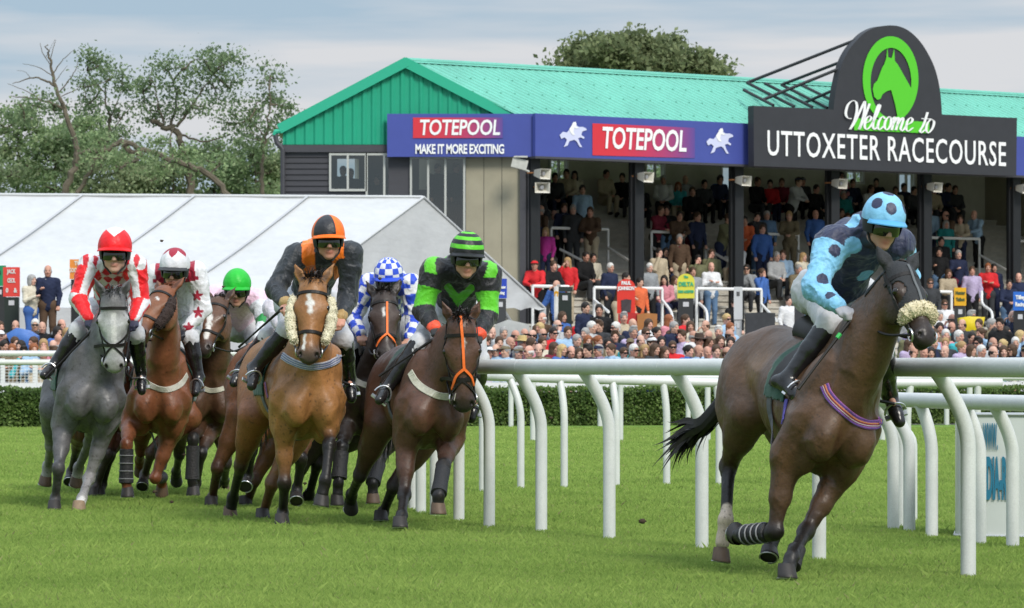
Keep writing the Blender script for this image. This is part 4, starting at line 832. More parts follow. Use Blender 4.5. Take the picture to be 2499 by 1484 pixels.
class Horse:
    def __init__(s, **k):
        s.__dict__.update(k); S = s.S
        u, v, Y = s.chest; y, p, r = (math.radians(a) for a in (s.yaw, s.pitch, s.roll))
        F = A(math.sin(y) * math.cos(p), -math.cos(y) * math.cos(p), math.sin(p)); L0 = A(math.cos(y), math.sin(y), 0); U0 = np.cross(F, L0)
        s.F, s.U, s.L = F, U0 * math.cos(r) + L0 * math.sin(r), L0 * math.cos(r) - U0 * math.sin(r)
        s.O = PX(u, v, Y) - S * (.66 * F + 1.10 * s.U)
        s.build()
    def T(s, x, y, z): return s.O + s.S * (x * s.F + y * s.L + z * s.U)
    def build(s):
        S = s.S; T = s.T; X3 = np.stack([s.F, s.L, s.U]); coat = np.array(s.coat); g = []
        belly = np.array(getattr(s, 'belly', coat)); pts = np.array(getattr(s, 'points', BLACK))
        E = lambda c, r, k=None, col=None, ax=None: ell(T(*c), np.array(r) * S, X3 if ax is None else ax, col, k)
        def tilt(deg):   # tilt in the F-U plane
            a = math.radians(deg); return np.stack([s.F * math.cos(a) + s.U * math.sin(a), s.L, s.U * math.cos(a) - s.F * math.sin(a)])
        tk = getattr(s, 'tuck', .02)
        tr = [E((.02 + tk, 0, 1.225 + tk * .3), (.58 - tk, .28, .33 - tk * .2)), E((.34, 0, 1.19), (.38, .235, .365)), E((-.30, 0, 1.235 + tk), (.36, .25, .255 - tk * .5), col=belly),
              cap(T(.40, 0, 1.50), T(-.1, 0, 1.47), .095 * S, .12 * S), cap(T(-.1, 0, 1.39), T(-.55, 0, 1.41), .20 * S, .21 * S),
              E((-.62, 0, 1.32), (.32, .27, .285))]
        for q in (-1, 1):
            tr += [E((.50, .15 * q, 1.22), (.15, .105, .35), .03, ax=tilt(-22)), E((.70, .110 * q, 1.07), (.13, .098, .15), .010), E((.52, .13 * q, .93), (.13, .075, .12), .03),
                   E((.60, .165 * q, 1.17), (.12, .095, .15), .02),
                   E((-.66, .155 * q, 1.20), (.26, .135, .33), .04, ax=tilt(12)), E((-.86, .115 * q, 1.16), (.12, .105, .24), .03, ax=tilt(10)),
                   E((-.50, .185 * q, 1.09 + tk * .6), (.14, .098, .18), .04)]
        # neck and head
        Pp = PX(s.poll[0], s.poll[1], T(.66, 0, 1.1)[1] + s.poll[2]); Ln = .60 * S * getattr(s, 'hs', 1.0)
        Pn = ray_len(s.nose[0], s.nose[1], Pp, Ln, s.nose[2]); a = nrm(Pn - Pp); Ln = np.linalg.norm(Pn - Pp)
        l = np.array(s.lat, float); l = nrm(l - a * (l @ a)); n = np.cross(l, a) ; n = -n if n @ (s.F + .8 * s.U) < 0 else n
        s.hp, s.ha, s.hn, s.hl, s.hL = Pp, a, n, l, Ln
        hk = Ln / .60; hw = getattr(s, 'hw', 1.0)
        Hd = lambda x, m, w: Pp + hk * (x * a + m * n * (.92) + w * hw * l)
        s.Hd = Hd; H3 = np.stack([a, n, l])
        EH = lambda c, r, k=.03, col=None: ell(Hd(*c), np.array(r) * hk * np.array((1, .95, hw)), H3, col, k)
        nb = nrm(Pp - T(.45, 0, 1.3)); flatL = (s.L, 1.45)
        nm = (T(.50, 0, 1.36) + Hd(.08, -.10, 0)) / 2
        crest0, crest1 = T(.34, 0, 1.50), Hd(.03, -.055, 0); cm = (crest0 + crest1) / 2 + s.U * .035 * S
        thr0, thr1 = T(.62, 0, 1.20), Hd(.16, -.17, 0); tm = (thr0 + thr1) / 2
        neck = [cap(crest0, cm, .125 * S, .085 * S, flat=(s.L, 1.2)), cap(cm, crest1, .085 * S, .075 * S, flat=(s.L, 1.1)),
                cap(T(.50, 0, 1.34), nm, .225 * S, .155 * S, flat=flatL, k=.09), cap(nm, Hd(.10, -.11, 0), .155 * S, .11 * S, flat=(s.L, 1.25), k=.09),
                cap(thr0, tm, .18 * S, .11 * S, flat=(s.L, 1.15), k=.09), cap(tm, thr1, .11 * S, .085 * S, k=.06)]
        fc = np.array(getattr(s, 'face', coat)); mz = np.array(getattr(s, 'muzzle', BLACK))
        head = [EH((.07, 0, 0), (.125, .095, .088)), EH((.20, .03, 0), (.15, .058, .092), .03, fc), EH((.22, -.10, .055), (.145, .13, .042), .03, fc), EH((.22, -.10, -.055), (.145, .13, .042), .03, fc),
                cap(Hd(.24, .036, 0), Hd(.50, .018, 0), .056 * hk, .046 * hk, fc, .03), cap(Hd(.25, -.07, 0), Hd(.50, -.055, 0), .062 * hk, .042 * hk, fc, .04),
                EH((.36, -.012, 0), (.18, .072, .060), .04, fc), EH((.525, -.005, 0), (.085, .07, .062), .03, mz), EH((.575, -.018, 0), (.048, .06, .055), .02, mz),
                EH((.548, .022, .045), (.042, .032, .030), .02, mz), EH((.548, .022, -.045), (.042, .032, .030), .02, mz), EH((.555, -.075, 0), (.045, .033, .036), .02, mz)]
        for q in (-1, 1):
            head += [EH((.195, .022, .088 * q), (.05, .036, .024), .02, fc * .8), EH((.30, -.005, .062 * q), (.12, .016, .014), .02, fc)]
            eb = Hd(-.005, .0, .062 * q); ed = nrm(-a * s.ear[0] + n * s.ear[1] + l * q * s.ear[2]); eL = getattr(s, 'earL', .165) * S
            head += [cap(eb, eb + ed * eL * .45, .030 * S, .036 * S, k=.02, flat=(nrm(n * .9 + l * q * .3), 1.5)), cap(eb + ed * eL * .45, eb + ed * eL, .036 * S, .008 * S, k=.015, flat=(nrm(n * .9 + l * q * .3), 1.5))]
        subs = []
        for q in (-1, 1):
            eb = Hd(-.005, .0, .062 * q); ed = nrm(-a * s.ear[0] + n * s.ear[1] + l * q * s.ear[2]); eL = getattr(s, 'earL', .165) * S; fo = nrm(n * .8 + a * .3)
            subs.append(cap(eb + ed * eL * .22 + fo * .030 * S, eb + ed * eL * .75 + fo * .018 * S, .019 * S, .010 * S))
            subs.append(ell(Hd(.560, .036, .050 * q), np.array((.022, .020, .012)) * hk, np.stack([nrm(a + .4 * n), nrm(n - .4 * a), l])))
            subs.append(ell(Hd(.597, -.035, .0), np.array((.008, .006, .045)) * hk, H3))
        subs.append(cap(T(.83, 0, 1.20), T(.80, 0, .96), .028 * S, .034 * S, k=.06 * S)); subs[-1]['mg'] = .12
        g.append((.05, tr + neck + head))
        s.parts = {}
        bones = {}
        for nm_, leg in s.legs.items():
            q = 1 if nm_[1] == 'L' else -1
            if nm_[0] == 'F':
                e0 = T(.48, .165 * q, .97); sh = T(.55, .16 * q, 1.10)
                if 'el' in leg: e0 = PX(leg['el'][0], leg['el'][1], e0[1] + (leg['el'][2] if len(leg['el']) > 2 else 0))
                Ls = (.43, .30, .165)
                J = [e0]; names = ('kn', 'ft', 'hf')
            else:
                hp_ = T(-.58, .15 * q, 1.22); e0 = T(-.40, .20 * q, .98)
                if 'st' in leg: e0 = PX(leg['st'][0], leg['st'][1], e0[1] + (leg['st'][2] if len(leg['st']) > 2 else 0))
                Ls = (.46, .39, .165); J = [e0]; names = ('hk', 'ft', 'hf')
            for L_, nn in zip(Ls, names): J.append(ray_len(leg[nn][0], leg[nn][1], J[-1], L_ * S, leg[nn][2]))
            for j in J[1:]: j[2] = max(j[2], .012)
            e, kn, ft, hf = J; bones[nm_] = J
            cp = np.array(leg.get('cp', pts)); cf = np.array(leg.get('cf', cp)); cu_ = np.array(leg.get('cu', coat))
            dc = nrm(ft - kn); hd = nrm(hf - ft); cor = ft + (hf - ft) * .55
            side = nrm(s.L - dc * (s.L @ dc)); fw = nrm(np.cross(side, dc))
            if nm_[0] == 'F':
                mid = e + (kn - e) * .55
                ps = [cap(sh, e, .122 * S, .098 * S, col=cu_), cap(e, mid, .092 * S, .063 * S, col=cu_), cap(mid, kn + nrm(e - kn) * .05 * S, .060 * S, .043 * S, col=cu_ * .45 + cp * .55),
                      ell(kn, np.array((.055, .054, .068)) * S, np.stack([side, fw, dc]), cp, .02),
                      cap(kn, ft, .038 * S, .033 * S, col=cp), cap(kn - fw * .024 * S, ft - fw * .028 * S, .025 * S, .024 * S, col=cp),
                      ell(ft, np.array((.043, .049, .047)) * S, np.stack([side, fw, dc]), cp, .015), cap(ft, cor, .036 * S, .046 * S, col=cf)]
            else:
                mid = e + (kn - e) * .5
                ps = [cap(hp_, e, .15 * S, .125 * S, col=cu_), cap(e, mid, .128 * S, .090 * S, col=cu_), cap(mid, kn, .084 * S, .050 * S, col=cu_ * .6 + cp * .4),
                      ell(kn, np.array((.054, .066, .070)) * S, np.stack([side, fw, dc]), cp, .02), cap(kn - fw * .045 * S - dc * .02 * S, kn - fw * .02 * S + dc * .1 * S, .026 * S, .022 * S, col=cp),
                      cap(kn, ft, .039 * S, .034 * S, col=cp), cap(kn - fw * .022 * S, ft - fw * .026 * S, .024 * S, .023 * S, col=cp),
                      ell(ft, np.array((.046, .052, .049)) * S, np.stack([side, fw, dc]), cp, .015), cap(ft, cor, .039 * S, .047 * S, col=cf)]
            g.append((.03, ps))
        s.bones = bones
        V, Q = sdf_mesh(g, s.vox, subs, glue=.07 * S); V = relax(V, Q, 2, .5)
        N = normals(V, Q); Lc = (V - s.O) @ X3.T / S; zz = np.clip((Lc[:, 2] - .55) / .3, 0, 1); front = np.clip((Lc[:, 0] - .15) / .3, 0, 1)
        hd_ = np.clip((np.linalg.norm(V - (s.hp + s.ha * .3), axis=1) - .35) / .15, 0, 1)      # keep the head's own relief
        sh_ = ridges(Lc * np.array((7, 7, 4.2)) + .7 * vnoise(Lc * 5, 3)[:, None], 1) ** 3; d_ = .0135 * (sh_ - .3) * front * zz
        rib = np.sin(Lc[:, 0] * 2 * math.pi / .062 + 3 * Lc[:, 2]) * np.exp(-((Lc[:, 0] + .05) / .22) ** 2) * np.exp(-((Lc[:, 2] - 1.10) / .14) ** 2) * .0028
        vein = np.clip(ridges(Lc * 9 + vnoise(Lc * 4, 8)[:, None] * 1.5, 5) - .90, 0, 1) * .045 * np.clip(1.5 - Lc[:, 2], 0, 1) * np.clip((Lc[:, 2] - .2) / .3, 0, 1)
        hq = (ridges(Lc * np.array((5, 6, 3.4)), 6) ** 3 - .3) * .011 * (1 - front) * zz
        V = V + N * ((d_ + rib + vein + hq) * S * hd_)[:, None]; V = relax(V, Q, 1, .35); N = normals(V, Q); allp = [p for gg in g for p in gg[1]]
        col = prim_colors(V, allp, coat)
        # nostrils, mouth line and ear insides are dark skin
        for q in subs:
            d = prim_d(q, V[:, 0], V[:, 1], V[:, 2]); w = np.clip(1 - d / (.008), 0, 1)[:, None]; dk = np.array((.012, .009, .008)) if q['t'] == 'e' else coat * .45
            if q['ra' if q['t'] == 'c' else 'k'] == .028 * S: continue
            col = col * (1 - w) + dk * w
        s.V, s.Q, s.N = V, Q, N
        s.bvh = BVHTree.FromPolygons(V.tolist(), Q.tolist())
        for mk in getattr(s, 'marks', []):   # white markings: (pixel polyline, radius, colour)
            P3 = [hit_px(s.bvh, *p)[0] for p in mk[0]]; P3 = [p for p in P3 if p is not None]
            if not P3: continue
            rr = mk[1]; d = np.full(len(V), 9.0)
            for i in range(max(1, len(P3) - 1)):
                b = P3[min(i + 1, len(P3) - 1)]; d = np.minimum(d, prim_d(cap(P3[i], b, rr), V[:, 0], V[:, 1], V[:, 2]))
            d = d + .006 * np.sin(V[:, 0] * 130) * np.sin(V[:, 2] * 110)
            w = np.clip(.5 - d / .012, 0, 1)[:, None]; col = col * (1 - w) + np.array(mk[2]) * w
        rs = np.random.default_rng(len(s.key)); low = np.clip(1.35 - (V[:, 2]) / 1.2, .05, 1); mud = rs.random(len(V)) < .035 * low; col[mud] = col[mud] * .35 + np.array((.03, .022, .014)) * .65
        wv = .5 + .5 * np.sin(V[:, 0] * 9 + 3 * np.sin(V[:, 2] * 7 + V[:, 1] * 5)) * np.sin(V[:, 2] * 11 + 2 * np.sin(V[:, 1] * 6)); col = col * (.86 + .28 * wv)[:, None]
        if hasattr(s, 'paint'): col = s.paint(s, V, N, col)
        s.base = A(s.O[0] + .0 * s.S, s.O[1], 0); s.base = A(*(T(0, 0, 0)[:2]), 0)
        o = link('horse', mesh_np('horse', V, Q, col, True, M_coat(), s.base)); o.location = s.base; tag(o, s.label, 'horse', 'racehorses galloping round the bend'); s.o = o
        # hooves
        for nm_, J in bones.items():
            ft, hf = J[2], J[3]; d = nrm(hf - ft); leg = s.legs[nm_]; b = MB()
            if leg.get('down', hf[2] < .06): d = nrm(d * .22 + A(0, 0, -1)); hf = A(*(ft + (hf - ft) * .9)[:2], max(.008, hf[2])) 
            fwd = s.F - d * (s.F @ d); fwd = nrm(fwd if np.linalg.norm(fwd) > .2 else s.U); sd = np.cross(d, fwd); n_ = 18; c0 = hf - d * .085 * S
            rings = []
            for t, r in ((0, .046), (.25, .051), (.75, .056), (.95, .059), (1, .057)):
                c = c0 + (hf - c0) * t + fwd * (.034 * t - .010) * S
                rings.append([c + S * r * (math.cos(q) * fwd * 1.08 + math.sin(q) * sd) for q in np.linspace(0, 2 * math.pi, n_, endpoint=False)])
            rings.append([c0 + (hf - c0) * .93 + S * .050 * (math.cos(q) * fwd * 1.08 + math.sin(q) * sd) for q in np.linspace(0, 2 * math.pi, n_, endpoint=False)])
            vs = [v for rg in rings for v in rg]; k = len(rings)
            fs = [(i * n_ + j, i * n_ + (j + 1) % n_, (i + 1) * n_ + (j + 1) % n_, (i + 1) * n_ + j) for i in range(k - 1) for j in range(n_)] + [tuple((k - 1) * n_ + j for j in range(n_))]
            b.add(vs, fs); hc = leg.get('hoof', 'dark')
            ho = b.build('hoof', mat('hoof ' + hc, dict(dark=(.024, .020, .018), brown=(.095, .058, .034), pale=(.22, .15, .09))[hc], rough=.55, noise=.3, nscale=30, stretch=(1, 1, .3)), o, s.base, True)
            sh = MB(); sh.tube([hf + S * .055 * (math.cos(q) * fwd * 1.1 + math.sin(q) * sd) + fwd * .012 * S + d * .003 for q in np.linspace(-2.5, 2.5, 15)], .005, 6)
            sh.build('horseshoe', M_steel(), ho, s.base, True)
            bt = leg.get('boot')
            if bt:
                p0, p1 = J[1] + (ft - J[1]) * bt[0], J[1] + (ft - J[1]) * bt[1]; m2 = MB(); w_ = bt[3] if len(bt) > 3 else .056
                if bt[1] > 1.1: p1 = ft + d * .05 * S
                m2.tube([p0, p0 + (p1 - p0) * .03, p0 + (p1 - p0) * .5, p0 + (p1 - p0) * .97, p1], [.046 * S, w_ * S, .95 * w_ * S, w_ * S * 1.05, .044 * S], 16)
                bo = m2.build('leg_boot', mat('boot ' + bt[2], dict(black=(.016, .016, .018), dark=(.022, .020, .022))[bt[2]], rough=.6, bump=.4, bscale=60), o, s.base, True)
                m3 = MB()
                for t in () if len(bt) < 5 else (.2, .42, .64, .86):
                    c = p0 + (p1 - p0) * t; dd = nrm(p1 - p0); x = nrm(np.cross(dd, s.F)); y = np.cross(dd, x)
                    m3.tube([c + w_ * S * 1.04 * (math.cos(q) * x + math.sin(q) * y) for q in np.linspace(0, 2 * math.pi, 17)], .005, 5, False)
                (len(bt) > 4) and m3.build('boot_strap', mat('boot strap', bt[4] if len(bt) > 4 else (.08, .08, .085), rough=.5), bo, s.base, True)
        # eyes
        for q in (-1, 1):
            c, nn = snap(s.bvh, Hd(.205, .028, .13 * q), -.017); b = MB()
            for i in range(7):
                pass
            ev, ef = uv_ball(c, .026 * S, 14, 10); ey = link('eye', mesh_np('eye', ev, ef, None, True, mat('horse eye', (.012, .008, .006), rough=.08, spec=.6), s.base), o)
        # forelock and mane
        mc = M_hair(getattr(s, 'mane', (.02, .017, .016)), s.key)
        roots = [Hd(-.015 - .03 * t, .015 - .05 * t, w) for t in (0, .5, 1) for w in (-.03, -.012, .012, .03)]
        fd = np.array(s.fore_dir if hasattr(s, 'fore_dir') else (-.25, .8, 0)); dd = nrm(fd[0] * a + fd[1] * n + fd[2] * l)
        Vh, Fh = strands(roots, [dd] * len(roots), s.fore_len if hasattr(s, 'fore_len') else .13, .0065, .12, 5, .36, 3, 14)
        link('forelock', mesh_np('forelock', Vh, Fh, None, True, mc, s.base), o)
        cr_ = curve_pts([crest1, cm + s.U * .05 * S, crest0 + s.U * .06 * S], 9); roots = []
        for p in cr_:
            c, nn = snap(s.bvh, p + s.U * .12, 0.0); roots.append(c)
        Vh, Fh = strands(roots, [s.U * .45 - s.F * .35 + s.L * getattr(s, 'mane_side', .5)] * len(roots), getattr(s, 'mane_len', .13), .008, .3, 5, .26, 4, 14)
        link('mane', mesh_np('mane', Vh, Fh, None, True, mc, s.base), o)
        # tail
        t0 = T(-.90, 0, 1.38); td = s.tail if hasattr(s, 'tail') else (-.75, 0, -.35)
        if hasattr(s, 'tail_px'):
            tp = [PX(u, v, t0[1] + dy) for u, v, dy in s.tail_px]; 
        else: tp = [t0, T(-1.08, 0, 1.36), T(-1.25, .02, 1.2), T(-1.38, .03, .92), T(-1.42, .03, .68)]
        cv = curve_pts([t0] + tp if hasattr(s, 'tail_px') else tp, 8); r = np.random.default_rng(5); TV = []; TF = []
        for i in range(210):
            o1 = r.normal(0, 1, 3); o2 = r.normal(0, 1, 3); e_ = r.uniform(.55, 1.0); m_ = int(len(cv) * e_); b_ = len(TV)
            for j in range(m_):
                t = j / len(cv); wd = (.008 + .008 * math.sin(math.pi * min(1, t * 1.2))) * (1 - (j / m_) ** 3)
                c = cv[j] + (o1 * .022 * (1 - .3 * t) + o2 * .075 * t * t * getattr(s, 'tail_spread', 1)) * S
                tg = nrm(cv[min(j + 1, len(cv) - 1)] - cv[max(j - 1, 0)]); sdv = nrm(np.cross(tg, o1)); TV += [c - sdv * wd, c + sdv * wd]
            for j in range(m_ - 1): kx = b_ + 2 * j; TF.append((kx, kx + 1, kx + 3, kx + 2))
        link('tail', mesh_np('tail', TV, TF, None, True, M_hair(getattr(s, 'tailc', (.016, .014, .013)), s.key + ' tail'), s.base), o)
        s.tack()
    def strap3(s, pts, w, off=.004, th=.005, step=.02):
        pl = polyline(pts, step); P, Nn = [], []
        for p in pl:
            c, n = snap(s.bvh, p, off); P.append(c); Nn.append(n)
        for _ in range(2):
            P = [P[0]] + [(P[i - 1] + 2 * P[i] + P[i + 1]) / 4 for i in range(1, len(P) - 1)] + [P[-1]]
        return P, Nn, w, th
    def strap_px(s, px, w, off=.004, th=.006, n=10):
        pts = curve_pts([A(u, v, 0) for u, v in px], n); P = []; Nn = []
        for p in pts:
            c, nn = hit_px(s.bvh, p[0], p[1], off)
            if c is None:
                d = A((p[0] - CU) / FV, 1, -(p[1] - HV) / FV); c, nn = snap(s.bvh, A(0, 0, CH) + d * s.chest[2], off)
            if P and np.linalg.norm(c - P[-1]) > .25: continue
            P.append(c); Nn.append(nn)
        for _ in range(2):
            if len(P) > 2: P = [P[0]] + [(P[i - 1] + 2 * P[i] + P[i + 1]) / 4 for i in range(1, len(P) - 1)] + [P[-1]]
        return P, Nn, w, th
    def tack(s):
        Hd, S = s.Hd, s.S; hk = s.hL / .6; br = MB(); lea = M_leather()
        def ring(x, m0, half, w):     # a band round the head at distance x from the poll
            pts = []
            for q in np.linspace(-half, half, 19): pts.append(Hd(x + .0 * q, .16 * math.cos(q) - .03, .16 * math.sin(q)))
            br.ribbon(*s.strap3(pts, w, .005, .006))
        ring(.095, 0, 1.75, .024)                                   # browband
        ring(.40, 0, 2.3, .026)                                   # noseband
        if getattr(s, 'grackle', False):
            for q in (-1, 1): br.ribbon(*s.strap3([Hd(.30, -.02, .1 * q), Hd(.37, .06, .04 * q), Hd(.40, .08, 0), Hd(.46, .05, -.05 * q), Hd(.50, -.03, -.09 * q)], .016, .007, .006))
        for q in (-1, 1): br.ribbon(*s.strap3([Hd(.02, -.03, .09 * q), Hd(.12, -.01, .12 * q), Hd(.26, -.03, .12 * q), Hd(.40, -.03, .10 * q), Hd(.50, -.03, .08 * q)], .022, .006, .006))
        br.ribbon(*s.strap3([Hd(.02, -.02, -.09), Hd(-.03, .0, 0), Hd(.02, -.02, .09)], .03, .006, .006))
        bo = br.build('bridle', lea, s.o, s.base)
        s.bits = {}
        for q in (-1, 1):
            bt = MB()
            c, n = snap(s.bvh, Hd(.525, -.035, .1 * q), .012); s.bits[q] = c
            x, y = nrm(s.ha), nrm(np.cross(n, s.ha))
            bt.tube([c + .036 * S * (math.cos(t) * x + math.sin(t) * y) for t in np.linspace(0, 2 * math.pi, 17)], .0055, 6, False)
            bt.build('bit_ring', M_steel(), bo, s.base, True)
        # saddle, cloth, girth
        X = (s.V - s.O) @ np.stack([s.F, s.L, s.U]).T / S
        off_head = np.ones(len(s.V), bool)
        hd_d = (s.V - s.hp) @ s.ha; off_head &= ~((np.linalg.norm(s.V - s.hp, axis=1) < .75) & (np.abs((s.V - s.hp) @ s.hl) < .3) & (X[:, 0] > .6))
        cx0, cx1, cz = getattr(s, 'cloth', (-.30, .22, 1.13))
        mk = (X[:, 0] > cx0 + .12 * (1.5 - X[:, 2])) & (X[:, 0] < cx1) & (X[:, 2] > cz) & off_head
        r = shell(s.V, s.Q, s.N, mk, .016, .010)
        if r: link('saddle_cloth', mesh_np('saddle_cloth', r[0], r[1], None, True, mat('green cloth', (.018, .065, .045), rough=.85, noise=.25, nscale=20, sheen=.2, bump=.3, bscale=18), s.base), s.o)
        sx0, sx1 = getattr(s, 'sad', (-.02, .20)); mk = (X[:, 0] > sx0) & (X[:, 0] < sx1 + .10 * (1.4 - X[:, 2])) & (X[:, 2] > 1.27) & off_head
        r = shell(s.V, s.Q, s.N, mk, .034, .02)
        if r:
            so = link('saddle', mesh_np('saddle', r[0], r[1], None, True, M_leather(), s.base), s.o)
            m = MB(); m.tube([T_ for T_ in (s.T(.16, 0, 1.60), s.T(.02, 0, 1.615), s.T(-.16, 0, 1.63), s.T(-.24, 0, 1.66))], [.05, .075, .10, .05], 14)
            m.build('saddle_seat', M_leather(), so, s.base, True)
        if s.girth:
            gp = [s.T(.20, .5 * math.sin(q), 1.15 + .5 * math.cos(q)) for q in np.linspace(.9, 2 * math.pi - .9, 44)]
            m = MB(); m.ribbon(*s.strap3(gp, .055, .006, .006, .05)); m.build('girth', mat('girth ' + s.key, s.girth, rough=.8, noise=.2), s.o, s.base)
        for i, st in enumerate(getattr(s, 'straps', [])):
            nm_, px, w, c = st[:4]; P, Nn, w, th = s.strap_px(px, w); m = MB(); m.ribbon(P, Nn, w, th)
            
            if len(P) < 3: continue
            so = m.build(nm_, mat(nm_ + ' ' + s.key, c, rough=.75, noise=.22, nscale=25, bump=.25, bscale=90), s.o, s.base)
            for off_, ws, cs in (st[4] if len(st) > 4 else []):
                P2 = []
                for i2, p in enumerate(P):
                    t = nrm(P[min(i2 + 1, len(P) - 1)] - P[max(i2 - 1, 0)]); P2.append(p + np.cross(t, Nn[i2]) * off_ * w + Nn[i2] * .006)
                m2 = MB(); m2.ribbon(P2, Nn, ws * w, .003); m2.build('stripe', mat('stripe%s' % (cs,), cs, rough=.75), so, s.base)
        for fn in getattr(s, 'extras', []): fn(s)

def fleece(s, pts, rad, name, c, n=900, out=None):
    """a woolly roll along pts: a lumpy core with short tufts"""
    r = np.random.default_rng(11); m = MB(); cv = curve_pts(pts, 6); L = len(cv)
    rs = [rad * (.55 + .45 * math.sin(math.pi * min(max((i + .7) / (L + .4), 0), 1)) ** .5) * r.uniform(.9, 1.1) for i in range(L)]
    m.tube(cv, rs, 14); mm = mat('fleece ' + name + s.key, c, rough=.95, noise=.25, nscale=40, bump=.8, bscale=70)
    o = m.build(name, mm, s.o, s.base, True)
    V, Fq = [], []
    for i in range(int(n * 1.6)):
        k = r.integers(0, L); d = nrm(r.normal(0, 1, 3)); p = cv[k] + (cv[min(k + 1, L - 1)] - cv[k]) * r.random() + d * rs[k] * .92; e = nrm(d + r.normal(0, .5, 3)) * r.uniform(.004, .012); sd = nrm(np.cross(d, r.normal(0, 1, 3))) * .004
        b = len(V); V += [p - sd, p + sd, p + sd * .6 + e, p - sd * .6 + e]; Fq.append((b, b + 1, b + 2, b + 3))
    link('wool', mesh_np('wool', V, Fq, None, True, mm, s.base), o)
HORSES = {}
WHITE = (.60, .58, .55)
OR_ = (.80, .15, .02)
def orange_strap(px, w=.018):
    def f(s):
        for pl in px:
            m = MB(); m.ribbon(*s.strap_px(pl, w, .012, .006, 6)); m.build('orange_noseband', mat('orange strap', OR_, rough=.6), s.o, s.base)
    return f
def hood(s):
    hk = s.hL / .6; R = (s.V - s.hp); x = R @ s.ha / hk; n = R @ s.hn / hk; l = R @ s.hl / hk; rad = np.abs(l)
    m = (x > -.24) & (x < .385) & (rad < .2) & (np.linalg.norm(R, axis=1) < .7) & (n > -.05 - .25 * (x < .0)) & ~((x < 0.02) & (n < -.03) & (np.linalg.norm(R - s.ha * .0, axis=1) > .07) & (rad < .03))
    for q in (-1, 1):
        e = s.Hd(.205, .02, .10 * q); m &= np.linalg.norm((s.V - e) / np.array((1, 1, 1.25)), axis=1) > .050
    r = shell(s.V, s.Q, s.N, m, .006, .008)
    if r: link('hood', mesh_np('hood', r[0], r[1], None, True, mat('hood cloth', (.022, .023, .026), rough=.75, noise=.2, nscale=60, bump=.3, bscale=120), s.base), s.o)
    mm = MB(); mm.ribbon(*s.strap3([s.Hd(.02, .1, .0), s.Hd(.12, .12, .0), s.Hd(.22, .12, 0), s.Hd(.32, .1, 0)], .016, .010, .004)); mm.build('hood_seam', mat('hood seam', (.10, .105, .11), rough=.6), s.o, s.base)
def gray_paint(s, V, N, col):
    x, y, z = V[:, 0], V[:, 1], V[:, 2]
    d = np.sin(x * 41 + 2 * np.sin(z * 23)) * np.sin(z * 37 + 2.3 * np.sin(y * 19 + x * 13)) * np.sin(y * 29 + 1.7 * np.sin(z * 31))
    return col * (1 + .16 * d)[:, None]
B_ = dict(ear=(.85, .15, .42), hw=1.2, lat=(1, 0, 0), S=1.0, vox=.0135, girth=(.10, .10, .11))
HORSES['bay'] = dict(B_, key='bay', label='bright bay horse with white star and cream sheepskin cheek pieces',
    chest=(757, 985, 27.2), yaw=15, roll=5, pitch=0, poll=(764, 692, -.25), nose=(753, 882, -1), lat=(1, -.03, .0),
    coat=(.290, .132, .046), belly=(.33, .175, .08), face=(.265, .118, .042), muzzle=(.05, .038, .034), mane=(.03, .022, .02), fore_len=.12,
    legs=dict(FR=dict(el=(694, 1035), kn=(694.5, 1178, -1), ft=(690, 1250, 1), hf=(687, 1288, -1)),
              FL=dict(el=(812, 1000), kn=(803, 1083, -1), ft=(793.5, 1172, -1), hf=(782, 1234, 0)),
              HR=dict(hk=(588, 1134, 1), ft=(568.5, 1213, 1), hf=(560, 1262, 1), cu=(.22, .08, .028), hoof='brown'),
              HL=dict(hk=(664, 1178, 1), ft=(642, 1255, 1), hf=(640, 1278, -1), cp=(.10, .045, .02))),
    marks=[([(754, 720), (757, 745), (757, 760)], .016, WHITE), ([(752, 738), (762, 738)], .02, WHITE), ([(743, 815), (740, 850)], .011, WHITE)],
    straps=[('breast_girth', [(690, 868), (712, 882), (755, 895), (803, 888), (842, 866)], .055, (.42, .42, .46), [(-.28, .10, (.10, .12, .25)), (.0, .10, (.10, .12, .25)), (.28, .10, (.10, .12, .25))]),
            ('surcingle', [(648, 935), (652, 960), (663, 1000), (668, 1025)], .03, (.22, .13, .30), [(.0, .3, (.45, .12, .14))])],
    extras=[lambda s: fleece(s, [s.Hd(.11, .0, -.115), s.Hd(.22, .0, -.125), s.Hd(.34, .0, -.12), s.Hd(.45, .02, -.095)], .040, 'sheepskin', (.66, .60, .44), 1500),
            lambda s: fleece(s, [s.Hd(.11, .0, .115), s.Hd(.22, .0, .125), s.Hd(.34, .0, .12), s.Hd(.45, .02, .095)], .040, 'sheepskin', (.66, .60, .44), 1500)])
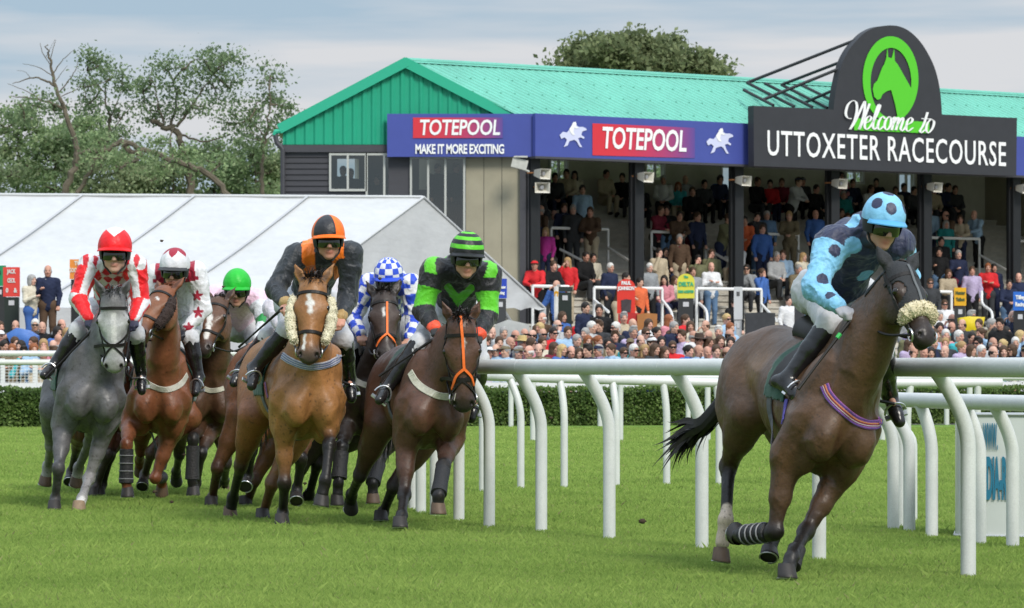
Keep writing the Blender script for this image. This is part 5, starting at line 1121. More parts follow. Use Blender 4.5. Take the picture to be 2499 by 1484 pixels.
HORSES['lead'] = dict(B_, key='lead', label='dark bay leading horse wearing a black hood and a fluffy cream noseband',
    chest=(2046, 1058, 20.3), yaw=16, roll=11, pitch=-6, S=.94, earL=.158, tuck=.075, vox=.0115, poll=(2195, 662, -.30), nose=(2261, 838, -1), lat=(.83, .56, 0), hs=.88, ear=(.72, .30, .52), hw=1.12,
    coat=(.088, .046, .024), belly=(.18, .10, .05), face=(.036, .021, .014), muzzle=(.022, .017, .017), mane_side=.6, mane_len=.07, fore_len=.02,
    legs=dict(FR=dict(el=(1922, 1110), kn=(1890, 1297, -1), ft=(1815, 1306, 1), hf=(1792, 1308, 1), boot=(.18, 1.0, 'black', .058, (.20, .20, .21))),
              FL=dict(el=(2052, 1150), kn=(1967, 1297, -1), ft=(1932, 1362, -1), hf=(1917, 1412, -1), boot=(.62, 1.2, 'dark', .054)),
              HR=dict(st=(1830, 1010), hk=(1777, 1136, 1), ft=(1771, 1268, -1), hf=(1757, 1370, 0), cf=(.38, .28, .20), hoof='brown'),
              HL=dict(hk=(1915, 1190, 1), ft=(1886, 1310, -1), hf=(1873, 1362, -1))),
    marks=[([(1772, 1250), (1770, 1285), (1765, 1325)], .062, (.52, .42, .33))],
    tail_px=[(1730, 1025, .1), (1690, 1050, .2), (1655, 1085, .25), (1640, 1105, .3)], tail_spread=1.1,
    cloth=(.06, .36, 1.20), sad=(.17, .36),
    straps=[('breast_girth', [(2012, 940), (2026, 968), (2055, 999), (2094, 1028), (2130, 1038), (2166, 1022)], .056, (.25, .085, .26), [(-.12, .09, (.62, .25, .06)), (.12, .09, (.5, .4, .42)), (.0, .08, (.30, .05, .06)), (.36, .07, (.10, .07, .30)), (-.36, .07, (.10, .07, .30))]),
            ('surcingle', [(1922, 975), (1917, 1000), (1912, 1030)], .035, (.10, .08, .35))],
    extras=[hood, lambda s: fleece(s, [s.Hd(.40, -.03, -.085), s.Hd(.385, .035, -.08), s.Hd(.375, .075, -.03), s.Hd(.375, .078, .02), s.Hd(.385, .05, .07), s.Hd(.40, .0, .085)], .046, 'sheepskin_noseband', (.62, .54, .37), 2200)])
HORSES['grey'] = dict(B_, key='grey', label='grey horse with pale face and one white foreleg, at the left end of the field',
    chest=(225, 975, 30.2), yaw=12, roll=9, pitch=0, poll=(276, 724, -.25), nose=(279, 905, -1),
    coat=(.098, .094, .097), belly=(.10, .095, .095), face=(.40, .40, .40), muzzle=(.26, .25, .25), mane=(.10, .10, .10), points=(.045, .043, .045), fore_len=.09, paint=gray_paint, grackle=True,
    legs=dict(FR=dict(el=(155, 1040), kn=(143, 1143, -1), ft=(135, 1215, 1), hf=(132, 1246, -1)),
              FL=dict(el=(262, 1030), kn=(217, 1168, -1), ft=(200, 1216, -1), hf=(191, 1253, -1), cp=(.20, .19, .19), cf=(.55, .53, .52), hoof='pale'),
              HR=dict(hk=(125, 1086, 1), ft=(117, 1137, 1), hf=(109, 1182, 1), cp=(.17, .16, .16), cf=(.36, .34, .33), hoof='brown'),
              HL=dict(hk=(219, 1078, 1), ft=(192, 1140, 1), hf=(185, 1182, 1), cp=(.13, .12, .12), cf=(.36, .34, .33), hoof='brown')),
    marks=[([(277, 770), (278, 800), (279, 850)], .022, (.56, .55, .54)), ([(199, 1222), (192, 1250)], .05, (.55, .53, .52))],
    straps=[('breastplate', [(172, 858), (195, 885), (222, 920), (262, 934), (300, 925), (330, 900)], .028, (.035, .034, .034))])
HORSES['chestnut'] = dict(B_, key='chestnut', label='red chestnut horse turning its head sideways, with dark brown fleece on one cheek',
    chest=(388, 985, 32.2), yaw=2, roll=3, pitch=0, poll=(404, 712, -.3), nose=(338, 826, -1), lat=(.80, -.55, .0),
    coat=(.175, .062, .027), belly=(.15, .052, .022), face=(.19, .072, .030), muzzle=(.10, .05, .035), mane=(.16, .05, .02), points=(.12, .036, .014), fore_len=.05,
    legs=dict(FR=dict(el=(318, 1030), kn=(309, 1086, -1), ft=(308, 1172, -1), hf=(312, 1212, 0), boot=(.10, 1.1, 'black', .062, (.04, .16, .42))),
              FL=dict(el=(420, 1048), kn=(379, 1166, -1), ft=(395, 1165, 1), hf=(395, 1203, 1), cp=(.15, .045, .018), boot=(.3, 1.0, 'dark', .055), hoof='brown'),
              HR=dict(hk=(344, 1098, 1), ft=(341, 1122, 1), hf=(343, 1150, 1), hoof='brown'),
              HL=dict(hk=(369, 1105, 1), ft=(353, 1158, 1), hf=(347, 1190, -1), cp=(.05, .03, .02))),
    marks=[([(383, 726), (386, 730)], .012, WHITE)],
    straps=[('breast_girth', [(348, 925), (372, 942), (408, 951), (440, 938), (456, 915)], .052, (.46, .44, .38))],
    extras=[lambda s: fleece(s, [s.Hd(.13, .01, .115), s.Hd(.24, .0, .13), s.Hd(.36, -.01, .12), s.Hd(.45, -.01, .10)], .05, 'sheepskin', (.035, .022, .018), 1200)])
HORSES['blaze'] = dict(B_, key='blaze', label='brown horse with a white blaze carrying the jockey in the green cap',
    chest=(510, 980, 33.4), yaw=9, roll=3, pitch=0, poll=(533, 738, -.25), nose=(494, 862, -1), lat=(.90, -.42, .0),
    coat=(.075, .036, .020), belly=(.06, .03, .018), face=(.11, .05, .026), muzzle=(.035, .026, .024), fore_len=.07,
    legs=dict(FR=dict(el=(484, 1030), kn=(471, 1072, -1), ft=(469, 1172, -1), hf=(473, 1209, 0), boot=(.15, 1.0, 'dark', .062)),
              FL=dict(el=(520, 1035), kn=(491, 1107, -1), ft=(480, 1178, 1), hf=(468, 1214, -1)),
              HR=dict(hk=(438, 1107, 1), ft=(430, 1150, 1), hf=(430, 1172, 1)), HL=dict(hk=(552, 1130, 1), ft=(548, 1172, 1), hf=(545, 1194, 1), hoof='brown')),
    marks=[([(513, 770), (508, 800), (503, 822)], .024, WHITE)],
    straps=[('breast_girth', [(497, 948), (512, 953), (532, 952), (545, 948)], .045, (.44, .42, .34))])
HORSES['dark'] = dict(B_, key='dark', label='dark brown horse with a thin orange strap down its face, ridden by the chequered jockey',
    chest=(940, 985, 30.5), yaw=12, roll=5, pitch=0, poll=(937, 724, -.2), nose=(943, 880, -1),
    coat=(.030, .019, .014), belly=(.03, .02, .015), face=(.045, .027, .02), muzzle=(.022, .018, .018), fore_len=.10,
    legs=dict(FR=dict(el=(850, 1030), kn=(834, 1092, -1), ft=(826, 1178, -1), hf=(822, 1232, 0), boot=(.12, .9, 'dark', .064)),
              FL=dict(el=(985, 1040), kn=(928, 1120, -1), ft=(910, 1180, -1), hf=(910, 1228, 0), boot=(.2, 1.0, 'black', .06), hoof='brown'),
              HR=dict(hk=(736, 1140, 1), ft=(724, 1195, 1), hf=(722, 1222, 1)), HL=dict(hk=(775, 1130, 1), ft=(755, 1205, 1), hf=(752, 1232, 1))),
    marks=[([(936, 752), (937, 768)], .012, WHITE)],
    straps=[('breast_girth', [(851, 902), (870, 930), (895, 941), (920, 945)], .052, (.46, .44, .38))],
    extras=[orange_strap([[(944, 738), (944, 780), (944, 815)], [(944, 815), (930, 830), (921, 850)], [(944, 815), (957, 830), (966, 848)]])])
HORSES['brown'] = dict(B_, key='brown', label='reddish brown horse with an orange forked noseband, galloping closest to the curving rail',
    chest=(1060, 1008, 26.4), yaw=12, roll=8, pitch=0, S=.97, poll=(1126, 785, -.3), nose=(1131, 1000, -1), hs=1.03, ear=(.85, .12, .36), hw=1.16, grackle=True,
    coat=(.090, .041, .025), belly=(.08, .04, .025), face=(.085, .042, .027), muzzle=(.028, .022, .022), fore_len=.12,
    legs=dict(FR=dict(el=(993, 1075), kn=(987, 1208, -1), ft=(980, 1258, -1), hf=(975, 1289, -1)),
              FL=dict(el=(1100, 1075), kn=(1082, 1138, -1), ft=(1070, 1210, -1), hf=(1069, 1254, 0), boot=(.1, .95, 'black', .058), hoof='brown'),
              HR=dict(hk=(879, 1158, 1), ft=(858, 1206, 1), hf=(855, 1240, 1)), HL=dict(hk=(961, 1185, 1), ft=(935, 1250, 1), hf=(928, 1272, -1))),
    marks=[([(1131, 825), (1131, 845)], .012, WHITE)],
    straps=[('breast_girth', [(1002, 908), (1014, 930), (1033, 948), (1069, 965), (1112, 969)], .054, (.48, .46, .38))],
    extras=[orange_strap([[(1124, 775), (1129, 830), (1132, 900)], [(1132, 900), (1116, 918), (1107, 950)], [(1132, 900), (1146, 918), (1152, 940)]], .02)])
HORSES['behind'] = dict(B_, key='behind', label='brown horse mostly hidden behind the bright bay, its rump and hind legs showing',
    chest=(722, 985, 29.9), yaw=17, roll=4, pitch=0, poll=(735, 745, -.2), nose=(738, 895, -1),
    coat=(.17, .062, .024), belly=(.24, .12, .055), face=(.12, .05, .022), muzzle=(.03, .02, .02), fore_len=.05,
    legs=dict(FR=dict(el=(640, 1035), kn=(613, 1098, -1), ft=(605, 1160, 1), hf=(597, 1190, -1)), FL=dict(el=(745, 1035), kn=(735, 1120, -1), ft=(725, 1190, 1), hf=(722, 1225, -1)),
              HR=dict(hk=(531, 1140, 1), ft=(518, 1215, 1), hf=(514, 1250, -1), cp=(.05, .022, .012)), HL=dict(hk=(621, 1170, 1), ft=(602, 1230, 1), hf=(597, 1252, -1), cp=(.05, .022, .012))))
HORSES['hidden'] = dict(B_, key='hidden', label='dark chestnut horse hidden behind the grey, only its legs showing',
    chest=(268, 1000, 33.4), yaw=14, roll=3, pitch=0, poll=(285, 790, -.2), nose=(288, 920, -1),
    coat=(.10, .036, .018), face=(.08, .03, .016), fore_len=.04, points=(.02, .014, .012),
    legs=dict(FR=dict(el=(262, 1040), kn=(262, 1110, -1), ft=(236, 1180, 1), hf=(222, 1212, -1)), FL=dict(el=(310, 1040), kn=(268, 1112, -1), ft=(250, 1180, 1), hf=(240, 1210, -1)),
              HR=dict(st=(200, 1045), hk=(188, 1090, 1), ft=(174, 1150, 1), hf=(168, 1178, -1)), HL=dict(hk=(240, 1110, 1), ft=(228, 1180, 1), hf=(222, 1212, -1))))
# ================================================================== jockeys
SKIN = (.50, .27, .19)
def lin(r, g, b): return tuple(((x / 255 + .055) / 1.055) ** 2.4 if x > 10 else x / 3295 for x in (r, g, b))
def face_prims(c, r, f, u, hs=1.0, skin=SKIN):
    """a head round c (between the eyes and the skull centre); r right, f front, u up"""
    H3 = np.stack([r, f, u]); sk = np.array(skin); P = lambda x, y, z: c + hs * (x * r + y * f + z * u)
    E = lambda q, rr, k=.02, col=None: ell(P(*q), np.array(rr) * hs, H3, col, k)
    lip = sk * np.array((.80, .55, .55)); shade = sk * .75
    return [E((0, -.01, .035), (.076, .096, .095), .03), E((0, .025, -.045), (.060, .065, .070), .03), E((0, .055, -.098), (.032, .030, .024), .02),
            E((0, .082, .018), (.058, .016, .013), .02), E((-.042, .062, -.025), (.026, .026, .020), .02), E((.042, .062, -.025), (.026, .026, .020), .02),
            cap(P(0, .090, .005), P(0, .112, -.030), .010 * hs, .015 * hs, k=.012), E((-.015, .098, -.036), (.010, .010, .008), .008), E((.015, .098, -.036), (.010, .010, .008), .008),
            E((0, .083, -.062), (.026, .012, .0065), .006, lip), E((0, .082, -.074), (.022, .012, .007), .006, lip),
            E((-.052, -.005, -.06), (.016, .045, .03), .02), E((.052, -.005, -.06), (.016, .045, .03), .02),
            E((-.078, -.012, -.01), (.010, .020, .032), .008, shade), E((.078, -.012, -.01), (.010, .020, .032), .008, shade)]
def fist_prims(w, d, up, hs=1.0, skin=SKIN, q=1):
    """a hand closed round a rein: palm, four bent fingers, a thumb from the side of the palm"""
    d = nrm(d); s = nrm(np.cross(d, up)); up = np.cross(s, d); P = []; pc = w + d * .05 * hs
    P.append(ell(pc, np.array((.046, .038, .020)) * hs, np.stack([d, s, up]), k=.01))
    for i, (o, L) in enumerate(((-.030, .9), (-.010, 1.05), (.011, 1.0), (.031, .82))):
        b = w + d * .085 * hs + s * o * hs + up * .006 * hs; m = b + d * .026 * hs * L - up * .022 * hs * L; e = m - d * .026 * hs * L - up * .018 * hs
        P += [cap(b - d * .012 * hs, b + d * .01 * hs, .0115 * hs, k=.006), cap(b, m, .0105 * hs, .0095 * hs, k=.005), cap(m, e, .0095 * hs, .0085 * hs, k=.005)]
    t0 = w + d * .03 * hs + s * q * .034 * hs; t1 = t0 + d * .035 * hs + s * q * .010 * hs - up * .008 * hs
    P += [cap(t0, t1, .0135 * hs, .011 * hs, k=.008), cap(t1, t1 + d * .02 * hs - s * q * .016 * hs - up * .012 * hs, .011 * hs, .009 * hs, k=.006)]
    return P
class Jockey:
    def __init__(s, **k): s.__dict__.update(k); s.build()
    def build(s):
        hz = s.horse; T = hz.T; vox = s.vox
        Yl = lambda x, z=1.8: T(x, 0, z)[1]
        S_ = lambda key, x: PX(s.j[key][0], s.j[key][1], Yl(x) + (s.j[key][2] if len(s.j[key]) > 2 else 0))
        top, chin = S_('top', .55), S_('chin', .62)
        u = nrm(top - chin + A(0, s.tip if hasattr(s, 'tip') else -.10, 0)); f = nrm(np.array(s.look, float)); f = nrm(f - u * (f @ u)); r = np.cross(f, u)
        hs = np.linalg.norm(top - chin) / .305 * getattr(s, 'hs', 1.0)
        hc = chin + u * .118 * hs - f * .045 * hs; s.hc, s.u, s.f, s.r, s.hsz = hc, u, f, r, hs
        sh = {q: S_('sh' + q, .33) for q in 'RL'}; nb = (sh['R'] + sh['L']) / 2 + A(0, .03, .045)
        pv = S_('pel', -.22) if 'pel' in s.j else T(-.22, 0, 1.80)
        el = {q: ray_len(s.j['el' + q][0], s.j['el' + q][1], sh[q], .30, s.j['el' + q][2]) for q in 'RL'}
        wr = {q: ray_len(s.j['wr' + q][0], s.j['wr' + q][1], el[q], .25, s.j['wr' + q][2]) for q in 'RL'}
        hd = {q: PX(s.j['ha' + q][0], s.j['ha' + q][1], wr[q][1] - .05) for q in 'RL'}
        hipv = nrm(hz.L * .9 + A(.2, 0, 0)); hip = {'R': pv - hipv * .12, 'L': pv + hipv * .12}
        kn, an, to = {}, {}, {}
        for q in 'RL':
            sg = 1 if q == 'L' else -1
            kn[q] = PX(s.j['kn' + q][0], s.j['kn' + q][1], T(.16, .25 * sg, 1.5)[1]); an[q] = ray_len(s.j['an' + q][0], s.j['an' + q][1], kn[q], .41, s.j['an' + q][2] if len(s.j['an' + q]) > 2 else 1)
            def out(p, px, lim, x0=-.32, x1=.42):
                yl = (p - hz.O) @ hz.L / hz.S
                if sg * yl >= lim: return p
                d = A((px[0] - CU) / FV, 1, -(px[1] - HV) / FV); o_ = A(0, 0, CH); den = d @ hz.L
                Yt = ((sg * lim * hz.S) + (hz.O - o_) @ hz.L) / den if abs(den) > 1e-4 else p[1]
                ya, yb = sorted((T(x0, 0, 1.2)[1], T(x1, 0, 1.2)[1])); return o_ + d * min(max(Yt, ya), yb)
            kn[q] = out(kn[q], s.j['kn' + q], .30); an[q] = ray_len(s.j['an' + q][0], s.j['an' + q][1], kn[q], .41, s.j['an' + q][2] if len(s.j['an' + q]) > 2 else 1); an[q] = out(an[q], s.j['an' + q], .35)
            to[q] = PX(s.j['to' + q][0], s.j['to' + q][1], an[q][1] - .10); to[q] = an[q] + nrm(to[q] - an[q]) * min(.19, max(.12, np.linalg.norm(to[q] - an[q])))
        s.sh, s.el, s.wr, s.hd, s.kn, s.an, s.to, s.pv, s.nb = sh, el, wr, hd, kn, an, to, pv, nb
        mid = (nb + pv) / 2 + A(0, .02, .07); f3 = nrm(np.cross(sh['L'] - sh['R'], A(0, 0, 1)))
        cx = nrm(sh['L'] - sh['R']); dn = nrm(pv - nb); fr = nrm(np.cross(cx, dn)); T3 = np.stack([cx, dn, np.cross(cx, dn)])
        up_c = nb + (mid - nb) * .55
        torso = [ell(up_c, (.185, .17, .125), T3, k=.06), cap(nb, mid, .10, .145, k=.06), cap(mid, pv, .150, .145, k=.06), cap(sh['R'], sh['L'], .072, k=.05), cap(nb, nb + u * .075 - f * .01, .078, .066)]
        arms = []
        for q in 'RL': arms.append((.02, [cap(sh[q], sh[q] + (el[q] - sh[q]) * .3, .090, .086, k=.04), cap(sh[q], el[q], .084, .070, k=.03), cap(el[q], wr[q] + (wr[q] - el[q]) * -.04, .070, .047, k=.03)]))
        wv = s.base = A(*(T(-.05, 0, 0)[:2]), pv[2] - .2)
        # body: one continuous skin surface
        bp = [cap(nb, mid, .07, .11, k=.05), cap(mid, pv, .12, .11, k=.05), cap(sh['R'], sh['L'], .05, k=.04), cap(nb + A(0, .02, -.02), hc - u * .062 * hs - f * .03, .064 * hs, .052 * hs, k=.02, col=np.array((.02, .02, .024)))] + face_prims(hc, r, f, u, hs, getattr(s, 'skin', SKIN))
        g = [(.03, bp)]
        glove = getattr(s, 'glove', None)
        for q in 'RL':
            hp = fist_prims(wr[q] - nrm(wr[q] - el[q]) * .0, nrm(hd[q] - wr[q] + .5 * (wr[q] - el[q])), A(0, -.35, 1), 1.12, q=(1 if q == 'R' else -1))
            if glove:
                for p in hp: p['col'] = np.array(glove)
            g.append((.012, [cap(sh[q], el[q], .045, .038, k=.02), cap(el[q], wr[q], .038, .030, k=.02)] + hp))
            g.append((.02, [cap(hip[q], kn[q], .085, .055), cap(kn[q], an[q], .050, .035), cap(an[q], an[q] + (to[q] - an[q]) * .5, .026, .02)]))
        V, Q = sdf_mesh(g, min(vox, .009), glue=.03); V = relax(V, Q, 1, .4)
        col = prim_colors(V, [p for gg in g for p in gg[1]], getattr(s, 'skin', SKIN), .006)
        o = link('person', mesh_np('person', V, Q, col, True, mat('skin', attr=True, rough=.5, spec=.35, noise=.10, nscale=30), s.base)); o.location = s.base; s.o = o
        tag(o, s.label, 'jockey', 'jockeys riding in the race')
        def cloth(name, groups, m, paint=None, fold=.006, glue=.04, h=vox, fq=38):
            V, Q = sdf_mesh(groups, h, glue=glue); N = normals(V, Q)
            W = V * np.array((13, 13, 9)) + 1.6 * (vnoise(V * 7, 2)[:, None] - .5); w = ridges(W, len(name)) ** 2.2 - .35 + .55 * (ridges(W * 2.1 + 9, 4) ** 3 - .3)
            V = V + N * (w * fold * 1.9)[:, None]; V = relax(V, Q, 1, .3)
            col = paint(s, V, N) if paint else None
            return link(name, mesh_np(name, V, Q, col, True, m, s.base), o), V, Q
        silk = mat('silks', attr=True, rough=.5, spec=.35, noise=.10, nscale=14, bump=.5, bscale=30, sheen=.15)
        s.torso_g = torso
        so, V, Q = cloth('silks', [(.05, torso)] + arms, silk, s.silks, .006, .05, getattr(s, 'fine', vox))
        br = [(.05, [cap(hip['R'], hip['L'], .135, k=.05), ell(pv, (.15, .15, .15), k=.05)])] + [(.03, [cap(hip[q] + A(0, 0, .01), kn[q], .100, .068, k=.04), cap(kn[q], kn[q] + (an[q] - kn[q]) * .25, .074, .064, k=.03)]) for q in 'RL']
        cloth('breeches', br, mat('white breeches', (.50, .50, .52), rough=.8, noise=.06, nscale=20, bump=.3, bscale=30), None, .005, .08)
        bm_ = mat('boot leather', (.012, .011, .012), rough=.25, spec=.55, noise=.2, nscale=20, bump=.15, bscale=25)
        for q in 'RL':
            k2 = kn[q] + (an[q] - kn[q]) * .04; d = nrm(an[q] - kn[q]); ft = nrm(to[q] - an[q]); ft = nrm(ft - d * (ft @ d) * .45); L_ = np.linalg.norm(to[q] - an[q]); hl = an[q] + d * .058 - ft * .055
            b, _, _ = cloth('boot', [(.02, [cap(k2, k2 + (an[q] - k2) * .45, .076, .064), cap(k2 + (an[q] - k2) * .45, an[q], .064, .046), cap(an[q], hl, .044, .036), cap(an[q] + d * .025, an[q] + d * .035 + ft * .13, .044, .036), cap(hl, an[q] + d * .055 + ft * .17, .030, .031), cap(an[q] + d * .04 + ft * .10, an[q] + d * .045 + ft * .175, .037, .030)])], bm_, None, .0015, .02, min(vox, .010))
            m = MB(); c = an[q] + d * .05 + ft * .10; x = nrm(np.cross(d, ft)); rr = .062
            m.tube([c + rr * (math.cos(t) * x - math.sin(t) * d * 1.25) for t in np.linspace(-.0, math.pi, 11)] , .007, 6); m.box(c + d * .035, (.13, .03, .012), np.stack([x, ft, d]))
            so_ = m.build('stirrup_iron', M_steel(), hz.o, hz.base)
            ml = MB(); ml.tube([c - d * .075, (c + T(.08, .26 * (1 if q == 'L' else -1), 1.36)) / 2, T(.08, .22 * (1 if q == 'L' else -1), 1.42)], .011, 6); ml.build('stirrup_leather', M_leather(), so_, hz.base)
        s.helmet()
        # reins from the bit rings to the hands
        m = MB()
        for q, sg in (('R', -1), ('L', 1)):
            a, b = hz.bits[sg], hd[q]; mm = (a + b) / 2 + A(0, 0, -.05); cv = curve_pts([a, mm, b], 7); m.tube(cv, .008, 6)
        a, b = hd['R'], hd['L']; m.tube(curve_pts([a, (a + b) / 2 + A(0, .02, -.07), b], 6), .008, 6)
        for i_, (q, sg) in enumerate((('R', -1), ('L', 1))): pass
        m.build('reins', M_leather(), hz.o, hz.base)
        if hasattr(s, 'whip'):
            p0 = PX(*s.whip[0][:2], hd[s.whip[2]][1] + s.whip[0][2]); p1 = PX(*s.whip[1][:2], hd[s.whip[2]][1] + s.whip[1][2]); mw = MB()
            mw.tube([p0, p0 + (p1 - p0) * .25, p0 + (p1 - p0) * .7, p1], [.012, .010, .007, .010], 8); w = mw.build('whip', M_leather(), None, p0, True); tag(w, s.whip[3], 'whip', 'whips in the jockeys\' hands')
            ml = MB(); ml.tube([p0 + (p1 - p0) * .01, p0 + (p1 - p0) * .08], .0135, 8); ml.build('whip_handle', mat('whip handle', (.05, .045, .05), rough=.7), w, p0, True)
        if s.key == 'lead':
            ml = MB(); ml.tube([p0 + (p1 - p0) * .24, p0 + (p1 - p0) * .30], .0125, 8); ml.build('whip_band', mat('green band', (.03, .40, .08), rough=.5), w, p0, True)
        for fn in getattr(s, 'extras', []): fn(s)
    def helmet(s):
        hs = s.hsz; r, f, u = s.r, s.f, s.u; c = s.hc + u * .052 * hs - f * .004; nu, nv = 150, 62; V, Fq, L = [], [], []
        for i in range(nv + 1):
            th = 1.72 * i / nv
            for j in range(nu):
                ph = 2 * math.pi * j / nu; x, y, z = math.sin(th) * math.sin(ph), math.sin(th) * math.cos(ph), math.cos(th)
                pk = 1 + .012 * math.sin(9 * ph + 4 * th) * th / 1.7
                V.append(c + hs * pk * (.113 * x * r + .138 * y * f + .132 * z * u)); L.append((x, y, z, ph, th))
        for i in range(nv):
            for j in range(nu): Fq.append((i * nu + j, i * nu + (j + 1) % nu, (i + 1) * nu + (j + 1) % nu, (i + 1) * nu + j))
        col = np.array([s.cap(*l) for l in L]); V = np.array(V)
        h = link('helmet', mesh_np('helmet', V, Fq, col, True, mat('cap silk', attr=True, rough=.45, spec=.4, noise=.08, nscale=20, bump=.3, bscale=35), s.base), s.o)
        m = MB()   # peak
        pv, pf = [], []; n = 21
        for i in range(n):
            a = (i / (n - 1) - .5) * 2.3; e = .014 + .024 * math.cos(a * 1.3) ** 2
            for k, (rr, z) in enumerate(((1.0, -.012), (1 + e / .12, -.030), (1 + e / .12, -.036), (1.0, -.024))):
                pv.append(c + hs * (.113 * rr * math.sin(a) * r + .138 * rr * math.cos(a) * f + (z + .012 * math.cos(a) ** 2) * u))
        for i in range(n - 1):
            for k in range(4): pf.append((i * 4 + k, i * 4 + (k + 1) % 4, (i + 1) * 4 + (k + 1) % 4, (i + 1) * 4 + k))
        m.add(pv, pf); m.build('peak', mat('peak %s' % (s.peak,), s.peak, rough=.5), h, s.base, True)
        V, Fq = [], []; nu, nv = 40, 8            # padded harness round the ears and nape
        for i in range(nv + 1):
            z = -.002 - .085 * i / nv
            for j in range(nu + 1):
                a = .95 + (2 * math.pi - 1.9) * j / nu; k = 1 - .10 * (i / nv) ** 2
                V.append(c + hs * (.108 * k * math.sin(a) * r + .128 * k * math.cos(a) * f + z * u))
        for i in range(nv):
            for j in range(nu): Fq.append((i * (nu + 1) + j, i * (nu + 1) + j + 1, (i + 1) * (nu + 1) + j + 1, (i + 1) * (nu + 1) + j))
        link('harness', mesh_np('harness', V, Fq, None, True, mat('harness', (.012, .012, .013), rough=.6), s.base), h)
        m = MB()
        for q in (-1, 1): m.tube([s.hc + hs * (.086 * q * r - .0 * f - .02 * u), s.hc + hs * (.068 * q * r + .02 * f - .075 * u), s.hc + hs * (.02 * q * r + .045 * f - .128 * u)], .008, 6)
        m.build('chin_strap', mat('harness', (.012, .012, .013)), h, s.base)
        V, Fq = [], []; nu, nv = 28, 6; e = s.hc - u * .006 * hs   # goggles
        for sfc in (1.0, .93):
            for i in range(nv + 1):
                t = i / nv; z = (-.034 + .068 * t)
                for j in range(nu + 1):
                    a = (j / nu - .5) * 2.5; zz = z + (.010 * (1 - t) * math.exp(-(a / .22) ** 2) if t < .5 else 0); b = 1 - .25 * abs(2 * t - 1) ** 2.5
                    V.append(e + hs * sfc * ((.088) * math.sin(a) * r + (.088 + .028 * b) * math.cos(a) ** .8 * f * 1.0 + zz * (1 - .25 * abs(a / 1.25) ** 3) * u) if math.cos(a) > 0 else e + hs * sfc * (.088 * math.sin(a) * r + zz * .7 * u + .02 * math.cos(a) * f))
        k = (nu + 1) * (nv + 1)
        for b0 in (0,):
            for i in range(nv):
                for j in range(nu): Fq.append((i * (nu + 1) + j, i * (nu + 1) + j + 1, (i + 1) * (nu + 1) + j + 1, (i + 1) * (nu + 1) + j))
        link('goggles', mesh_np('goggles', V[:k], Fq, None, True, mat('goggles', (.012, .013, .008), rough=.08, spec=.8), s.base), s.o)
    # ---- painting helpers, all in the garment's own space
    def on_surface(s, bvh, u, v): return hit_px(bvh, u, v)[0]
def bvh_of(V, Q): return BVHTree.FromPolygons(V.tolist(), Q.tolist())
def near_seg(V, a, b): return prim_d(cap(a, b, 0), V[:, 0], V[:, 1], V[:, 2])
def arm_coords(s, V):
    """for each point: which arm (0 none, 1 R, 2 L), 0..2 along shoulder-elbow-wrist, angle round the limb"""
    who = np.zeros(len(V), int); t = np.zeros(len(V)); best = np.full(len(V), .118); ang = np.zeros(len(V))
    for qi, q in enumerate('RL'):
        for k, (a, b) in enumerate(((s.sh[q], s.el[q]), (s.el[q], s.wr[q]))):
            ba = b - a; tt = ((V - a) @ ba) / (ba @ ba); tc_ = np.clip(tt, 0, 1); d = np.linalg.norm(V - a - tc_[:, None] * ba, axis=1)
            ok = (d < best) & ((tt > .12) if k == 0 else True); who[ok] = qi + 1; t[ok] = k + tc_[ok]; best[ok] = np.minimum(best[ok], d[ok])
            x = nrm(np.cross(ba, A(0, 0, 1))); y = nrm(np.cross(ba, x)); rel = V - a; ang[ok] = np.arctan2(rel @ y, rel @ x)[ok]
    return who, t, ang
def torso_uv(s, V):
    """across (from the right shoulder to the left, metres, 0 in the middle) and down the body from the neck (metres)"""
    cx = nrm(s.sh['L'] - s.sh['R']); dn = s.pv - s.nb; dn = nrm(dn - cx * (dn @ cx)); return (V - s.nb) @ cx, (V - s.nb) @ dn, (V - s.nb) @ np.cross(cx, dn)
def chk(*a): return np.floor(a[0]).astype(int) + np.floor(a[1]).astype(int) & 1
def blend(col, m, c): col[m] = c; return col
NAVY, SKYB = lin(42, 47, 74), lin(126, 186, 222)
def silks_lead(s, V, N):
    who, t, ang = arm_coords(s, V); col = np.tile(np.array(NAVY), (len(V), 1)); b = bvh_of(V, s_Q[0]) if False else None
    col[(who > 0) & (t > .02)] = SKYB
    return col
def spots(s, V, Q, col, lst):
    b = bvh_of(V, Q)
    for u, v, r, c in lst:
        p, _ = hit_px(b, u, v)
        if p is None: continue
        d = np.linalg.norm(V - p, axis=1); col[d < r] = c
    return col
RED, WH = lin(222, 22, 30), (.66, .66, .68)
def silks_grey(s, V, N):
    who, t, ang = arm_coords(s, V); a, d, o = torso_uv(s, V); col = np.tile(np.array(WH), (len(V), 1))
    k = (np.floor(a / .085 + d / .11) + np.floor(a / .085 - d / .11 + 50)).astype(int) % 2 == 0
    col[k] = lin(190, 20, 35); m = who > 0; col[m] = WH; st = (np.cos(ang * 2 + 2.2) > -.62) & (np.abs(t - 1.02) > .07); col[m & st] = RED
    return col
MAR = lin(150, 25, 48)
